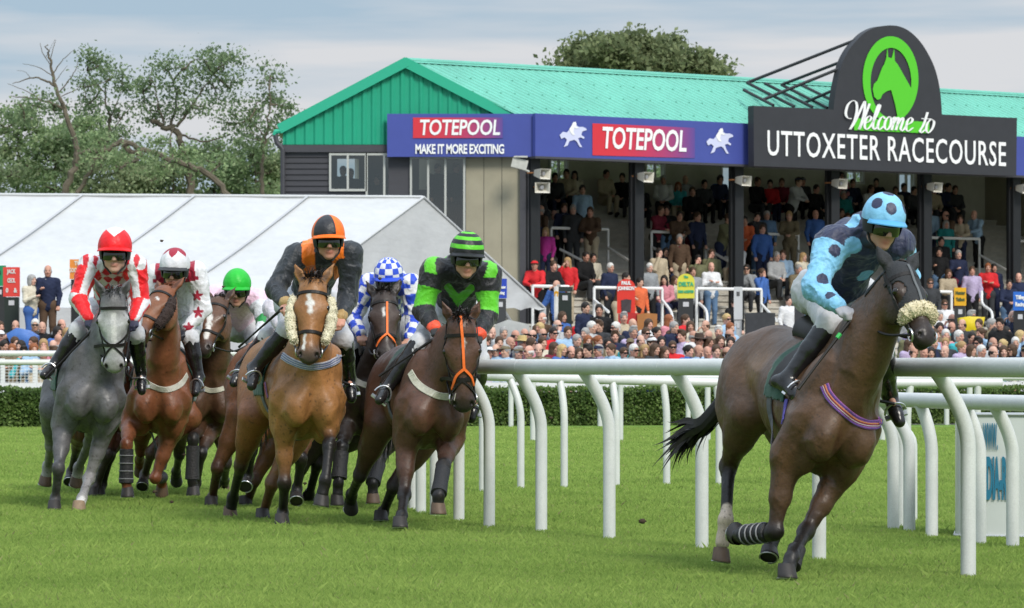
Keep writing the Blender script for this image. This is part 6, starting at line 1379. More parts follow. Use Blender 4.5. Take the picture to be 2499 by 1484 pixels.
def silks_chestnut(s, V, N):
    who, t, ang = arm_coords(s, V); a, d, o = torso_uv(s, V); col = np.tile(np.array(WH), (len(V), 1))
    col[(np.abs(np.abs(a) - .135) < .04) & (d < .26) & (who == 0)] = MAR; col[(who > 0) & (t < .22) & (np.abs(a) < .2)] = MAR
    b = BVHTree.FromPolygons(V.tolist(), [(0, 1, 2)]) if False else None
    for u, v in ((481, 722), (484, 763), (460, 800)):
        c = PX(u, v, 31.6); R = V - (c + 0); x, z = (V[:, 0] / V[:, 1] - c[0] / c[1]) * V[:, 1], ((V[:, 2] - CH) / V[:, 1] - (c[2] - CH) / c[1]) * V[:, 1]
        r = np.hypot(x, z); th = np.arctan2(x, z) % (2 * math.pi / 5) - math.pi / 5; lim = .050 * .46 / (np.cos(math.pi / 5 - np.abs(th)) * .46 + np.sin(math.pi / 5 - np.abs(th)) * 1.25) ; lim = .055 * np.interp(np.abs(th), [0, math.pi / 5], [.42, 1.0])
        col[(r < lim) & (N[:, 1] < .3) & (who == 2)] = MAR
    return col
def silks_blaze(s, V, N):
    who, t, ang = arm_coords(s, V); col = np.tile(np.array(lin(226, 190, 208)), (len(V), 1)); m = (who > 0) & (t > .30); col[m] = lin(205, 208, 212); col[m & (t > .85) & (t < 1.25)] = lin(25, 130, 60); return col
def silks_bay(s, V, N):
    who, t, ang = arm_coords(s, V); a, d, o = torso_uv(s, V); col = np.tile(np.array(lin(40, 44, 50)), (len(V), 1))
    col[(np.abs(np.abs(a) - .11) < .047) & (who == 0) & (d < .34)] = lin(245, 124, 34); col[(who > 0) & (t > 1.86)] = lin(170, 140, 90); return col
BLU = lin(38, 72, 190)
def silks_dark(s, V, N):
    who, t, ang = arm_coords(s, V); a, d, o = torso_uv(s, V); k = (np.floor(a / .085) + np.floor(d / .085)).astype(int) % 2 == 0
    k2 = (np.floor(t / .28) + np.floor(ang / (math.pi / 2.5))).astype(int) % 2 == 0; k = np.where(who > 0, k2, k); return np.where(k[:, None], np.array(BLU), np.array(WH))
GRN, BLK = lin(92, 190, 40), lin(28, 28, 32)
def silks_brown(s, V, N):
    who, t, ang = arm_coords(s, V); a, d, o = torso_uv(s, V); col = np.tile(np.array(BLK), (len(V), 1))
    band = (np.abs(d - (.27 - 1.55 * np.abs(a))) < .075); col[band & ((who == 0) | ((t < .2) & (np.abs(a) < .15)))] = GRN; col[(who > 0) & (t > .45) & (t < .98)] = GRN; col[(who > 0) & (t > 1.88)] = lin(230, 80, 50); return col
def silks_behind(s, V, N): return np.tile(np.array(lin(196, 190, 198)), (len(V), 1))
def near(v, L, deg): return any(v[0] * q[0] + v[1] * q[1] + v[2] * q[2] > math.cos(math.radians(deg)) * math.sqrt(q[0] ** 2 + q[1] ** 2 + q[2] ** 2) for q in L)
SPD = [(.12, .80, .45), (-.72, .42, .50), (.72, .45, .62), (.0, .1, 1.0), (.6, -.6, .4), (-.5, -.7, .5), (-.25, .55, 1.0)]
CAPS = dict(
    lead=lambda x, y, z, ph, th: NAVY if near((x, y, z), SPD[:6], 15.5) else SKYB,
    grey=lambda x, y, z, ph, th: WH if z > .50 + .70 * abs(x) else RED,
    chestnut=lambda x, y, z, ph, th: MAR if z > .52 + .36 * abs(((ph * 5 / (2 * math.pi) + .5) % 1) - .5) * 2 else (.62, .62, .64),
    blaze=lambda x, y, z, ph, th: lin(28, 175, 45),
    bay=lambda x, y, z, ph, th: lin(38, 38, 42) if ((ph + .40) % math.pi) < math.pi / 2 else lin(240, 110, 25),
    dark=lambda x, y, z, ph, th: BLU if (int(ph / (2 * math.pi) * 12 + .5) + int(th / .36)) % 2 == 0 else (.64, .64, .66),
    brown=lambda x, y, z, ph, th: (GRN if int(th / .235) % 2 == 1 else BLK) if th < 1.42 else BLK,
    behind=lambda x, y, z, ph, th: lin(200, 200, 205))
GL = (.02, .02, .028)
JOCK = dict(
  lead=dict(label='jockey in sky blue and navy spots crouching on the leading horse', silks=silks_lead, peak=(.09, .34, .62), look=(.30, -1, -.25), glove=(.30, .30, .32), tip=-.12, hs=.94, fine=.0065,
    j=dict(top=(2171, 466), chin=(2152, 609), shR=(2032, 592), shL=(2188, 596), elR=(1990, 700, -1), wrR=(2046, 748, -1), haR=(2086, 765), elL=(2212, 680, 1), wrL=(2165, 742, -1), haL=(2128, 772), pel=(2040, 722),
           knR=(2026, 795), anR=(1926, 922, 1), toR=(1958, 950), knL=(2150, 850), anL=(2170, 960, 1), toL=(2192, 1016)), whip=((2083, 772, -.02), (1948, 950, -.12), 'R', 'black whip with a green band held by the spotted jockey')),
  bay=dict(label='jockey in charcoal and orange with a quartered orange cap', silks=silks_bay, peak=lin(240, 110, 25), skin=(.52, .26, .185), look=(.12, -1, -.22), tip=-.08, fine=.008,
    j=dict(top=(803, 526), chin=(803, 633), shR=(722, 626), shL=(856, 620), elR=(672, 705, -1), wrR=(698, 742, -1), haR=(699, 760), elL=(850, 726, -1), wrL=(832, 775, -1), haL=(815, 790), pel=(752, 745),
           knR=(700, 808), anR=(626, 893, 1), toR=(617, 932), knL=(838, 828), anL=(853, 920, 1), toL=(857, 962)), whip=((690, 752, -.02), (583, 847, .4), 'R', 'black whip held back by the jockey in charcoal and orange')),
  grey=dict(label='jockey in red and white diamonds riding the grey', silks=silks_grey, peak=RED, look=(.05, -1, -.12), glove=(.025, .025, .05), tip=-.08, skin=(.56, .33, .25), fine=.0075,
    j=dict(top=(283, 555), chin=(279, 665), shR=(218, 650), shL=(330, 650), elR=(192, 729, -1), wrR=(216, 778, -1), haR=(228, 790), elL=(343, 738, -1), wrL=(327, 780, -1), haL=(318, 793), pel=(272, 770),
           knR=(190, 806), anR=(137, 885, 1), toR=(116, 908), knL=(330, 815), anL=(344, 905, 1), toL=(345, 950)), whip=((236, 795, -.1), (112, 922, -.05), 'R', 'long black whip held by the jockey in red and white')),
  chestnut=dict(label='jockey in white with maroon stars on the sleeves', silks=silks_chestnut, peak=(.03, .03, .032), look=(-.12, -1, -.3), glove=(.02, .02, .03), tip=-.12, fine=.0085,
    j=dict(top=(427, 607), chin=(423, 704), shR=(380, 672), shL=(478, 664), elR=(366, 755, -1), wrR=(388, 800, -1), haR=(402, 815), elL=(498, 754, -1), wrL=(456, 803, -1), haL=(438, 815), pel=(440, 775),
           knR=(372, 830), anR=(355, 905, 1), toR=(350, 945), knL=(464, 825), anL=(484, 915, 1), toL=(480, 955))),
  blaze=dict(label='jockey in pale pink with a bright green cap', silks=silks_blaze, peak=lin(28, 165, 45), look=(-.05, -1, -.3), tip=-.12,
    j=dict(top=(579, 657), chin=(577, 748), shR=(528, 722), shL=(628, 730), elR=(512, 785, -1), wrR=(530, 830, -1), haR=(541, 838), elL=(646, 787, -1), wrL=(628, 830, -1), haL=(610, 840), pel=(585, 795),
           knR=(520, 850), anR=(505, 920, 1), toR=(500, 948), knL=(622, 850), anL=(640, 925, 1), toL=(645, 950))),
  dark=dict(label='jockey in blue and white checks with a chequered cap', silks=silks_dark, peak=BLU, look=(.06, -1, -.35), tip=-.14, fine=.0085,
    j=dict(top=(949, 631), chin=(950, 726), shR=(902, 694), shL=(1003, 696), elR=(860, 778, -1), wrR=(880, 818, -1), haR=(892, 828), elL=(1012, 783, -1), wrL=(1000, 825, -1), haL=(990, 836), pel=(950, 775),
           knR=(862, 850), anR=(850, 925, 1), toR=(848, 960), knL=(1010, 850), anL=(1022, 930, 1), toL=(1025, 965))),
  brown=dict(label='jockey in black with green chevron and a hooped green cap', silks=silks_brown, peak=BLK, look=(.10, -1, -.3), glove=(.02, .02, .02), tip=-.10, fine=.008,
    j=dict(top=(1145, 567), chin=(1137, 678), shR=(1060, 660), shL=(1190, 670), elR=(1033, 757, -1), wrR=(1062, 800, -1), haR=(1073, 815), elL=(1190, 770, -1), wrL=(1168, 818, -1), haL=(1148, 830), pel=(1110, 775),
           knR=(1024, 840), anR=(950, 938, 1), toR=(932, 966), knL=(1168, 880), anL=(1163, 968, 1), toL=(1152, 1010)), whip=((1066, 822, -.05), (925, 918, -.02), 'R', 'black whip held by the jockey in black and green')),
  behind=dict(label='jockey in pale grey mostly hidden behind the jockey in charcoal and orange', silks=silks_behind, peak=(.5, .5, .5), look=(.1, -1, -.3), tip=-.12,
    j=dict(top=(768, 622), chin=(768, 708), shR=(700, 696), shL=(806, 700), elR=(662, 752, -1), wrR=(684, 795, -1), haR=(694, 805), elL=(806, 775, -1), wrL=(782, 805, -1), haL=(770, 810), pel=(725, 790),
           knR=(654, 822), anR=(592, 893, 1), toR=(577, 925), knL=(772, 850), anL=(790, 930, 1), toL=(795, 960))))
SPOTS = [(2038, 611, .037, NAVY), (2009, 682, .038, NAVY), (2026, 720, .030, NAVY), (2000, 640, .0, NAVY), (2081, 600, .050, SKYB), (2082, 541, .05, SKYB), (2113, 675, .052, SKYB), (2132, 700, .036, SKYB), (2150, 560, .04, SKYB), (2205, 650, .05, SKYB)]
def build_riders(keys=None):
    for k in (keys or HORSES):
        h = Horse(**HORSES[k])
        if k in JOCK:
            d = dict(JOCK[k]); d.update(horse=h, vox=h.vox * .85, cap=CAPS[k], key=k); J = Jockey(**d)
            if k == 'lead':
                for c in J.o.children:
                    if c.name.split('.')[0] == 'silks':
                        me = c.data; n = len(me.vertices); V = np.empty(n * 3, np.float32); me.vertices.foreach_get('co', V); V = V.reshape(-1, 3).astype(float) + J.base
                        Q = np.empty(len(me.loops), np.int32); me.loops.foreach_get('vertex_index', Q); Q = Q.reshape(-1, 4)
                        col = silks_lead(J, V, None); col = spots(J, V, Q, col, SPOTS); c4 = np.ones((n, 4), np.float32); c4[:, :3] = col
                        me.color_attributes['Col'].data.foreach_set('color', c4.ravel())
# ================================================================== spectators
CLOTH = lambda: mat('cloth', objcol=True, rough=.85, spec=.2, noise=.14, nscale=9, bump=.35, bscale=14)
CLOTHS = lambda: mat('patterned cloth', objcol=True, rough=.85, spec=.2, noise=.75, nscale=38)
SKM = lambda: mat('spectator skin', attr=True, objcol=True, rough=.55, spec=.3)
HAIRM = lambda: mat('spectator hair', objcol=True, rough=.6, spec=.3, noise=.35, nscale=40, bump=.5, bscale=60)
def pose_parts(pose):
    """joints of a figure about 1.72 m tall, feet at the origin, looking along -Y"""
    sit = pose in ('sit', 'sit_chin'); hz = .46 if sit else .92; lean = dict(stand=0, cross=0, phone=0, lean=.16, sit=.06, sit_chin=.24, glass=0)[pose]
    hip = A(0, 0, hz); ch = A(0, -lean * .8, hz + .42); nk = A(0, -lean * 1.15, hz + .57); hd = A(0, -lean * 1.3 - .03, hz + .725)
    sh = {q: A(.18 * s, -lean + .01, hz + .50) for q, s in (('R', -1), ('L', 1))}
    P = lambda q, x, y, z: A((-1 if q == 'R' else 1) * x, y, z)
    el, wr = {}, {}
    for q in 'RL':
        if pose == 'stand' or (pose == 'phone' and q == 'L') or (pose == 'glass' and q == 'L'): el[q], wr[q] = P(q, .25, .0, hz + .22), P(q, .22, -.10, hz - .02)
        elif pose == 'cross': el[q], wr[q] = P(q, .25, -.06, hz + .23), P(q, -.04, -.24, hz + .30 + (.03 if q == 'L' else 0))
        elif pose == 'phone': el[q], wr[q] = P(q, .26, -.18, hz + .27), P(q, .11, -.17, hz + .60)
        elif pose == 'glass': el[q], wr[q] = P(q, .25, -.06, hz + .23), P(q, .14, -.30, hz + .33)
        elif pose == 'lean': el[q], wr[q] = P(q, .24, -.30, hz + .27), P(q, .05, -.48, hz + .20)
        elif pose == 'sit': el[q], wr[q] = P(q, .24, -.12, hz + .24), P(q, .06, -.36, hz + .12)
        else: el[q], wr[q] = P(q, .20, -.36, hz + .18), P(q, .03, -.32, hz + .56)
    kn = {q: (P(q, .13, -.46, .50) if sit else P(q, .10, -.03, .48)) for q in 'RL'}; an = {q: (P(q, .12, -.42, .08) if sit else P(q, .11, .02, .08)) for q in 'RL'}
    return hip, ch, nk, hd, sh, el, wr, kn, an
POSES = {}
def make_pose(pose):
    hip, ch, nk, hd, sh, el, wr, kn, an = pose_parts(pose); R3 = (A(-1, 0, 0), A(0, -1, 0), A(0, 0, 1)); one = np.array((1., 1., 1.))
    fp = face_prims(hd, R3[0], R3[1], R3[2], 1.02, one)
    for q in (-1, 1): fp.append(ell(hd + A(.030 * q, -.078, .006), (.015, .010, .008), col=np.array((.10, .08, .08)), k=.004))
    for q in (-1, 1): fp.append(ell(hd + A(.032 * q, -.084, .027), (.020, .008, .005), col=np.array((.28, .22, .20)), k=.004))
    g = [(.03, fp + [cap(nk - A(0, 0, .06), hd - A(0, -.02, .06), .062, .056), cap(hip + A(0, 0, .1), ch, .10, .11, k=.05)])]
    for q in 'RL': g.append((.015, [cap(sh[q], el[q], .04, .035), cap(el[q], wr[q], .036, .030)] + fist_prims(wr[q], nrm(wr[q] - el[q]), A(0, -.3, 1), 1.0, one, 1 if q == 'R' else -1))); g.append((.02, [cap(hip + A(.08 if q == 'L' else -.08, 0, 0), kn[q], .07, .05), cap(kn[q], an[q], .05, .035)]))
    V, Q = sdf_mesh(g, .0125, glue=.03); V = relax(V, Q, 1, .3); skin = mesh_np('body', V, Q, prim_colors(V, [p for x in g for p in x[1]], one, .004), True, SKM())
    tw = [cap(hip + A(0, 0, -.02), ch - A(0, 0, .05), .150, .165, k=.06), cap(sh['R'], sh['L'], .082, k=.06), ell(ch + A(0, .0, .0), (.19, .125, .17), k=.05), cap(nk - A(0, 0, .03), nk, .085, .07)]
    g = [(.05, tw)] + [(.03, [cap(sh[q], el[q], .078, .062), cap(el[q], wr[q] - nrm(wr[q] - el[q]) * .02, .060, .045)]) for q in 'RL']
    V, Q = sdf_mesh(g, .02, glue=.05); N = normals(V, Q); V = V + N * (.006 * np.sin(V[:, 0] * 40 + 3 * np.sin(V[:, 2] * 22)) * np.sin(V[:, 2] * 34 + V[:, 1] * 15))[:, None]; top = mesh_np('top', V, Q, None, True, CLOTH())
    ls = [(.04, [cap(hip - A(.07, 0, 0), hip + A(.07, 0, 0), .145, k=.05)])] + [(.03, [cap(hip + A(.09 * s, 0, -.02), kn[q], .105, .075), cap(kn[q], an[q], .075, .06)]) for q, s in (('R', -1), ('L', 1))]
    V, Q = sdf_mesh(ls, .022, glue=.05); legs = mesh_np('trousers', V, Q, None, True, CLOTH())
    shoes = []
    for q in 'RL': m = MB(); vv, ff = uv_ball(an[q] + A(0, -.06, -.03), 1, 10, 6, rr=(.048, .135, .05)); m.add(vv, [tuple(f) for f in ff]); shoes.append(m.mesh('shoe', mat('shoe', (.03, .025, .022), rough=.5), None, True))
    # shirt front and tie, seen between the lapels of a jacket
    def vfront(w, z0, z1, dy, nm, mt):
        m = MB(); f = ch + A(0, -.135, 0); P = [(-w, z1), (w, z1), (0.012, z0), (-.012, z0)]; y = lambda x, z: f[1] - dy + abs(x) * .35 + max(0, z - .05) * .35
        m.prism([A(x, y(x, z), ch[2] + z) for x, z in P], A(0, .05, 0)); return m.mesh(nm, mt)
    shirt = vfront(.062, -.20, .135, .004, 'shirt', CLOTH()); tie = vfront(.018, -.20, .12, .012, 'tie', CLOTH())
    POSES[pose] = dict(skin=skin, top=top, legs=legs, shoes=shoes, shirt=shirt, tie=tie, head=hd, eye=hd[2])
for p in ('stand', 'cross', 'phone', 'lean', 'sit', 'sit_chin', 'glass'): make_pose(p)
HAIRS = {}
def make_hair():
    E = lambda c, r, k=.02: ell(A(*c), r, k=k)      # head centre at 0, face towards -Y
    def mk(nm, pr, subs, h=.0115, m=None):
        V, Q = sdf_mesh([(.02, pr)], h, subs); V = relax(V, Q, 1, .4); HAIRS[nm] = mesh_np('hair', V, Q, None, True, m or HAIRM())
    face = [ell(A(0, -.115, -.035), (.072, .09, .105), k=.012)]
    mk('short', [E((0, .012, .045), (.089, .110, .102)), E((0, .05, -.03), (.080, .06, .07))], face)
    mk('rim', [E((0, .015, .0), (.091, .105, .065)), E((0, .06, -.03), (.078, .05, .06))], face + [ell(A(0, -.015, .085), (.085, .105, .075), k=.01)])
    mk('quiff', [E((0, .01, .05), (.090, .110, .104)), E((0, -.05, .12), (.068, .055, .035)), E((0, .05, -.03), (.080, .06, .07))], face)
    mk('bob', [E((0, .015, .03), (.104, .115, .118)), E((-.075, .01, -.07), (.035, .06, .085)), E((.075, .01, -.07), (.035, .06, .085)), E((0, .07, -.05), (.09, .05, .09))], [ell(A(0, -.115, -.04), (.064, .10, .10), k=.01)])
    mk('long', [E((0, .015, .03), (.104, .115, .115)), E((-.080, .02, -.12), (.036, .06, .14)), E((.080, .02, -.12), (.036, .06, .14)), E((0, .075, -.12), (.10, .05, .17))], [ell(A(0, -.115, -.04), (.062, .10, .10), k=.01)])
    mk('tied', [E((0, .012, .042), (.093, .112, .104)), E((0, .125, .05), (.045, .05, .05)), E((0, .05, -.02), (.082, .06, .07))], face)
    def hat(nm, rb, rc, hc, m, tilt=0):
        b = MB(); n = 28; rings = []
        for r, z in ((rc * 1.0, -.0), (rb, -.012), (rb, -.004), (rc * 1.02, .012), (rc * .99, .05), (rc * .90, hc * .92), (rc * .6, hc), (.005, hc * .93)):
            rings.append([A(r * math.cos(t), r * 1.15 * math.sin(t) + .005, .055 + z + .02 * math.cos(t) ** 2 * (r / rb)) for t in np.linspace(0, 2 * math.pi, n, endpoint=False)])
        vs = [v for q in rings for v in q]; b.add(vs, [(i * n + j, i * n + (j + 1) % n, (i + 1) * n + (j + 1) % n, (i + 1) * n + j) for i in range(len(rings) - 1) for j in range(n)]); HAIRS[nm] = b.mesh('hat', m, None, True)
    hat('brim', .165, .098, .115, mat('woven hat', objcol=True, rough=.9, noise=.2, nscale=90))
    b = MB(); vv, ff = uv_ball(A(0, .005, .05), 1, 20, 10, rr=(.094, .116, .085)); b.add(vv, [tuple(f) for f in ff if all(vv[i][2] > .035 for i in f)])
    b.prism([A(-.075, -.09, .06), A(.075, -.09, .06), A(.06, -.19, .05), A(0, -.205, .052), A(-.06, -.19, .05)], A(0, 0, .008)); HAIRS['cap'] = b.mesh('cap', CLOTH(), None, True)
    b = MB(); b.box((0, -.105, .008), (.135, .012, .036)); b.box((-.075, -.05, .012), (.006, .11, .012)); b.box((.075, -.05, .012), (.006, .11, .012)); HAIRS['shades'] = b.mesh('sunglasses', mat('sunglasses', (.01, .01, .012), rough=.1, spec=.7))
make_hair()
SKINS = [(.52, .30, .22), (.58, .35, .27), (.46, .25, .18), (.60, .33, .25), (.50, .26, .19), (.55, .33, .24)]
HCOL = dict(grey=(.30, .29, .28), white=(.58, .56, .53), brown=(.065, .036, .020), dark=(.018, .014, .012), fair=(.34, .22, .10), ginger=(.24, .08, .03), blonde=(.46, .33, .15))
TC = dict(navy=(.018, .024, .055), black=(.012, .012, .013), charcoal=(.04, .042, .046), white=(.62, .62, .63), grey=(.24, .25, .26), beige=(.42, .35, .25), brown=(.09, .055, .035), olive=(.13, .13, .07), teal=(.02, .20, .20), red=(.55, .025, .03), maroon=(.16, .018, .035), pink=(.55, .22, .26), magenta=(.36, .03, .22), lilac=(.40, .33, .48), blue=(.05, .12, .35), denim=(.10, .17, .28), orange=(.60, .13, .05), tweed=(.16, .13, .08), turquoise=(.05, .36, .40), cream=(.55, .50, .40), green=(.05, .20, .08), **{'light blue': (.30, .44, .60), 'pale grey': (.42, .43, .44)})
USED = set()
HN = dict(short='short {} hair', rim='a bald crown and {} hair at the sides', quiff='swept up {} hair', bob='bobbed {} hair', long='long {} hair', tied='tied back {} hair', bald='a bald head')
PN = dict(stand='standing', cross='arms folded', phone='hand to face', lean='leaning forward', sit='sitting', sit_chin='chin in hand', glass='hand held out')
def person(u, v, where, pose='stand', top='navy', hair='short', hc='brown', legs='charcoal', face=0.0, suit=None, hat=None, hatc=None, shades=False, place='', q=None, Y=None, group='spectators', sk=None, rnd=None, sc=None, zmin=None):
    """a spectator whose head is seen at (u, v); on the terrace the foot level follows from the steps, in front it is flat ground"""
    P = POSES[pose]; h = P['eye']; r = rnd or random
    sc = sc or (1.0 if hair in ('short', 'rim', 'quiff', 'bald') else .94) * r.uniform(1.0, 1.08)
    if Y is not None: c = PX(u, v, Y); foot = A(c[0], c[1], c[2] - h * sc)
    else:
        lo_, hi_ = -4.5, 8.1
        for _ in range(40):
            md = (lo_ + hi_) / 2; a, z = on_q(u, v, md); base = 2.2 + .43 * md
            if z - (base + h * sc) > 0: lo_ = md
            else: hi_ = md
        a, z = on_q(u, v, lo_); p = GS(a, lo_, 0); foot = A(p[0], p[1], z - h * sc)
    o = link('person', P['skin']); o.location = foot; o.rotation_euler = (0, 0, face); o.scale = (sc,) * 3; o.color = (*(sk or r.choice(SKINS)), 1)
    def ch(nm, me, c, loc=None):
        x = link(nm, me, o, loc); x.color = (*c, 1); return x
    ch('top', P['top'], TC[top]); ch('trousers', P['legs'], TC[legs]); [link('shoe', x, o) for x in P['shoes']]
    if suit: ch('shirt', P['shirt'], TC['white']); (ch('tie', P['tie'], TC[suit]) if suit != 'open' else None)
    hl = tuple(P['head'])
    if hair != 'bald': ch('hair', HAIRS[hair], HCOL[hc], hl)
    if hat: ch('hat' if hat == 'brim' else 'cap', HAIRS[hat], TC.get(hatc, (.5, .38, .18)) if isinstance(hatc, str) else hatc, hl)
    if shades: link('sunglasses', HAIRS['shades'], o, hl)
    lab = next((l for l in labels(hair, hc, hat, hatc, top, suit, pose, face, where, shades, legs) if l not in USED), None)
    if lab is None: print('NO LABEL', u, v); lab = labels(hair, hc, hat, hatc, top, suit, pose, face, where, shades, legs)[0]
    o['label'] = lab; o['category'] = 'person'; o['group'] = group; dup = lab in USED; USED.add(lab); return o, dup
def labels(hair, hc, hat, hatc, top, suit, pose, face, where, shades, legs):
    who = dict(short='{}-haired person', quiff='quiffed {}-haired person', rim='balding {}-haired person', bob='bob-cut {}-haired person', long='long {}-haired person', tied='{}-haired person with bun', bald='bald person')[hair].format(hc)
    if hat: who = 'person in wide-brimmed hat,' if hat == 'brim' else 'person in %s cap,' % hatc
    mid = ('in ' if not hat else '') + top + (' jacket' if suit else ' top'); sd = 'turned left' if face < -.45 else 'turned right' if face > .45 else ''
    sg = 'with sunglasses' if shades else ''; tr = 'and %s trousers' % legs; out = []
    for parts in ((who, mid, sg, PN[pose], sd, where), (who, mid, sg, PN[pose], where), (who, mid, tr, PN[pose], sd, where), (who, mid, tr, PN[pose], where), (who, mid, tr, sd, where), (who, mid, PN[pose], where), (who, mid, sg, where), (who, mid, where)):
        l = ' '.join(x for x in parts if x)
        if len(l.split()) <= 16: out.append(l)
    return out
CPIL = [1285, 1537, 1780, 2018, 2243, 2465, 2700]
ORD = ['corner', 'second', 'third', 'fourth', 'fifth', 'sixth', 'seventh']
def where_stand(u, v):
    lv = 'back' if v < 485 else 'upper' if v < 590 else 'lower'
    for i in range(6):
        if CPIL[i] <= u < CPIL[i + 1]: return 'on %s steps, %s' % (lv, ('by corner post', 'past second pillar', 'past third pillar', 'past fourth pillar', 'past fifth pillar', 'rightmost bay')[i])
    return 'on %s steps' % lv
rd = random.Random(17)
# people placed one by one on the terraces: (u, v, pose, top, hair, hair colour, extras)
STAND = [
 (1352, 434, 'sit', 'charcoal', 'short', 'dark', {}), (1383, 425, 'sit', 'beige', 'short', 'dark', {}), (1402, 428, 'sit', 'cream', 'long', 'dark', {}), (1421, 464, 'stand', 'light blue', 'short', 'dark', {}), (1475, 426, 'sit', 'beige', 'short', 'dark', dict(legs='beige')), (1520, 434, 'sit', 'black', 'short', 'dark', {}),
 (1562, 460, 'sit', 'black', 'short', 'dark', {}), (1620, 440, 'sit', 'white', 'short', 'grey', {}), (1688, 468, 'sit', 'black', 'short', 'brown', {}), (1716, 450, 'sit', 'charcoal', 'short', 'dark', {}), (1754, 438, 'sit', 'blue', 'short', 'dark', {}),
 (1376, 508, 'stand', 'navy', 'short', 'brown', dict(suit='light blue')), (1398, 512, 'stand', 'charcoal', 'short', 'grey', {}), (1443, 518, 'lean', 'brown', 'short', 'brown', dict(legs='beige')), (1600, 515, 'lean', 'maroon', 'short', 'brown', dict(legs='black')), (1627, 514, 'stand', 'black', 'short', 'dark', dict(legs='denim')), (1652, 528, 'lean', 'brown', 'short', 'dark', {}), (1687, 528, 'lean', 'beige', 'tied', 'dark', dict(legs='maroon')), (1701, 530, 'stand', 'navy', 'short', 'brown', {}),
 (1332, 566, 'stand', 'magenta', 'bob', 'fair', {}), (1306, 542, 'stand', 'navy', 'short', 'dark', dict(suit='open')), (1658, 584, 'stand', 'brown', 'short', 'grey', dict(suit='maroon', legs='beige')), (1424, 627, 'sit', 'black', 'short', 'dark', {}), (1444, 630, 'sit', 'cream', 'tied', 'dark', {}), (1488, 654, 'stand', 'navy', 'short', 'white', dict(face=.7)), (1584, 654, 'stand', 'grey', 'short', 'white', dict(face=.5)),
 (1309, 648, 'lean', 'red', 'short', 'brown', dict(hat='cap', hatc='red')), (1340, 650, 'lean', 'black', 'short', 'brown', dict(suit='open')), (1622, 684, 'sit', 'pink', 'long', 'dark', {}), (1641, 684, 'sit', 'cream', 'long', 'brown', {}), (1690, 664, 'stand', 'grey', 'short', 'brown', {}), (1735, 652, 'cross', 'white', 'bald', 'dark', dict(legs='denim')), (1703, 634, 'phone', 'olive', 'short', 'dark', {}), (1736, 620, 'phone', 'olive', 'short', 'brown', {}), (1791, 740, 'phone', 'black', 'tied', 'dark', {}), (1560, 690, 'stand', 'orange', 'short', 'dark', {}),
 (1754, 440, 'sit', 'navy', 'short', 'dark', {}), (1843, 444, 'sit', 'black', 'short', 'brown', {}), (1879, 450, 'sit', 'red', 'short', 'dark', {}), (1907, 446, 'sit', 'maroon', 'short', 'brown', {}), (1957, 444, 'sit', 'charcoal', 'short', 'dark', dict(hat='cap', hatc='grey')), (1987, 462, 'sit', 'black', 'short', 'dark', {}), (2056, 476, 'sit', 'teal', 'short', 'grey', {}), (2079, 448, 'sit', 'navy', 'short', 'brown', {}), (2120, 462, 'sit', 'white', 'short', 'brown', {}), (2138, 446, 'sit', 'black', 'short', 'dark', {}), (2202, 458, 'sit', 'navy', 'short', 'dark', {}), (2225, 466, 'sit', 'charcoal', 'short', 'dark', {}), (2275, 464, 'sit', 'beige', 'short', 'brown', {}), (2309, 458, 'sit', 'navy', 'short', 'dark', {}), (2329, 464, 'sit', 'charcoal', 'short', 'brown', {}),
 (1818, 540, 'lean', 'orange', 'short', 'dark', {}), (1848, 530, 'phone', 'charcoal', 'short', 'dark', dict(legs='denim')), (1871, 526, 'stand', 'denim', 'short', 'grey', dict(legs='navy')), (1928, 528, 'lean', 'tweed', 'short', 'fair', dict(legs='tweed')), (2050, 520, 'sit', 'charcoal', 'short', 'dark', {}), (2068, 532, 'sit', 'brown', 'short', 'brown', {}), (2093, 528, 'sit', 'navy', 'short', 'brown', {}), (2270, 516, 'stand', 'light blue', 'short', 'brown', {}), (2308, 548, 'stand', 'teal', 'bob', 'grey', dict(legs='teal')), (2343, 536, 'lean', 'beige', 'short', 'brown', {}), (2296, 590, 'stand', 'black', 'short', 'dark', {}),
 (1891, 627, 'sit', 'pale grey', 'short', 'grey', {}), (1911, 623, 'sit', 'light blue', 'short', 'brown', {}), (1944, 658, 'sit', 'tweed', 'short', 'grey', {}), (1826, 658, 'sit_chin', 'grey', 'short', 'dark', dict(shades=True)), (2292, 616, 'glass', 'black', 'short', 'dark', dict(legs='denim')), (2338, 622, 'glass', 'navy', 'short', 'grey', dict(legs='maroon')), (2372, 662, 'stand', 'lilac', 'short', 'brown', dict(legs='black')), (2411, 654, 'cross', 'red', 'short', 'ginger', dict(legs='charcoal')), (2425, 655, 'stand', 'navy', 'short', 'dark', {}), (2458, 694, 'lean', 'navy', 'short', 'dark', dict(legs='denim')), (2486, 678, 'stand', 'navy', 'bald', 'dark', {}), (2270, 692, 'stand', 'charcoal', 'short', 'brown', dict(shades=True)), (2305, 744, 'stand', 'white', 'short', 'brown', dict(shades=True)), (2293, 772, 'stand', 'white', 'short', 'grey', {}), (1924, 735, 'stand', 'white', 'short', 'dark', {}), (1860, 560, 'stand', 'blue', 'short', 'brown', {}),
]
NP = 0
for (u, v, pose, top, hair, hc, ex) in STAND:
    ex = dict(ex); face = ex.pop('face', rd.uniform(-.25, .7)); 
    o, d = person(u, v, where_stand(u, v), pose, top, hair, hc, ex.pop('legs', rd.choice(['charcoal', 'navy', 'black'])), face, rnd=rd, group='spectators on the terraces', **ex); NP += 1
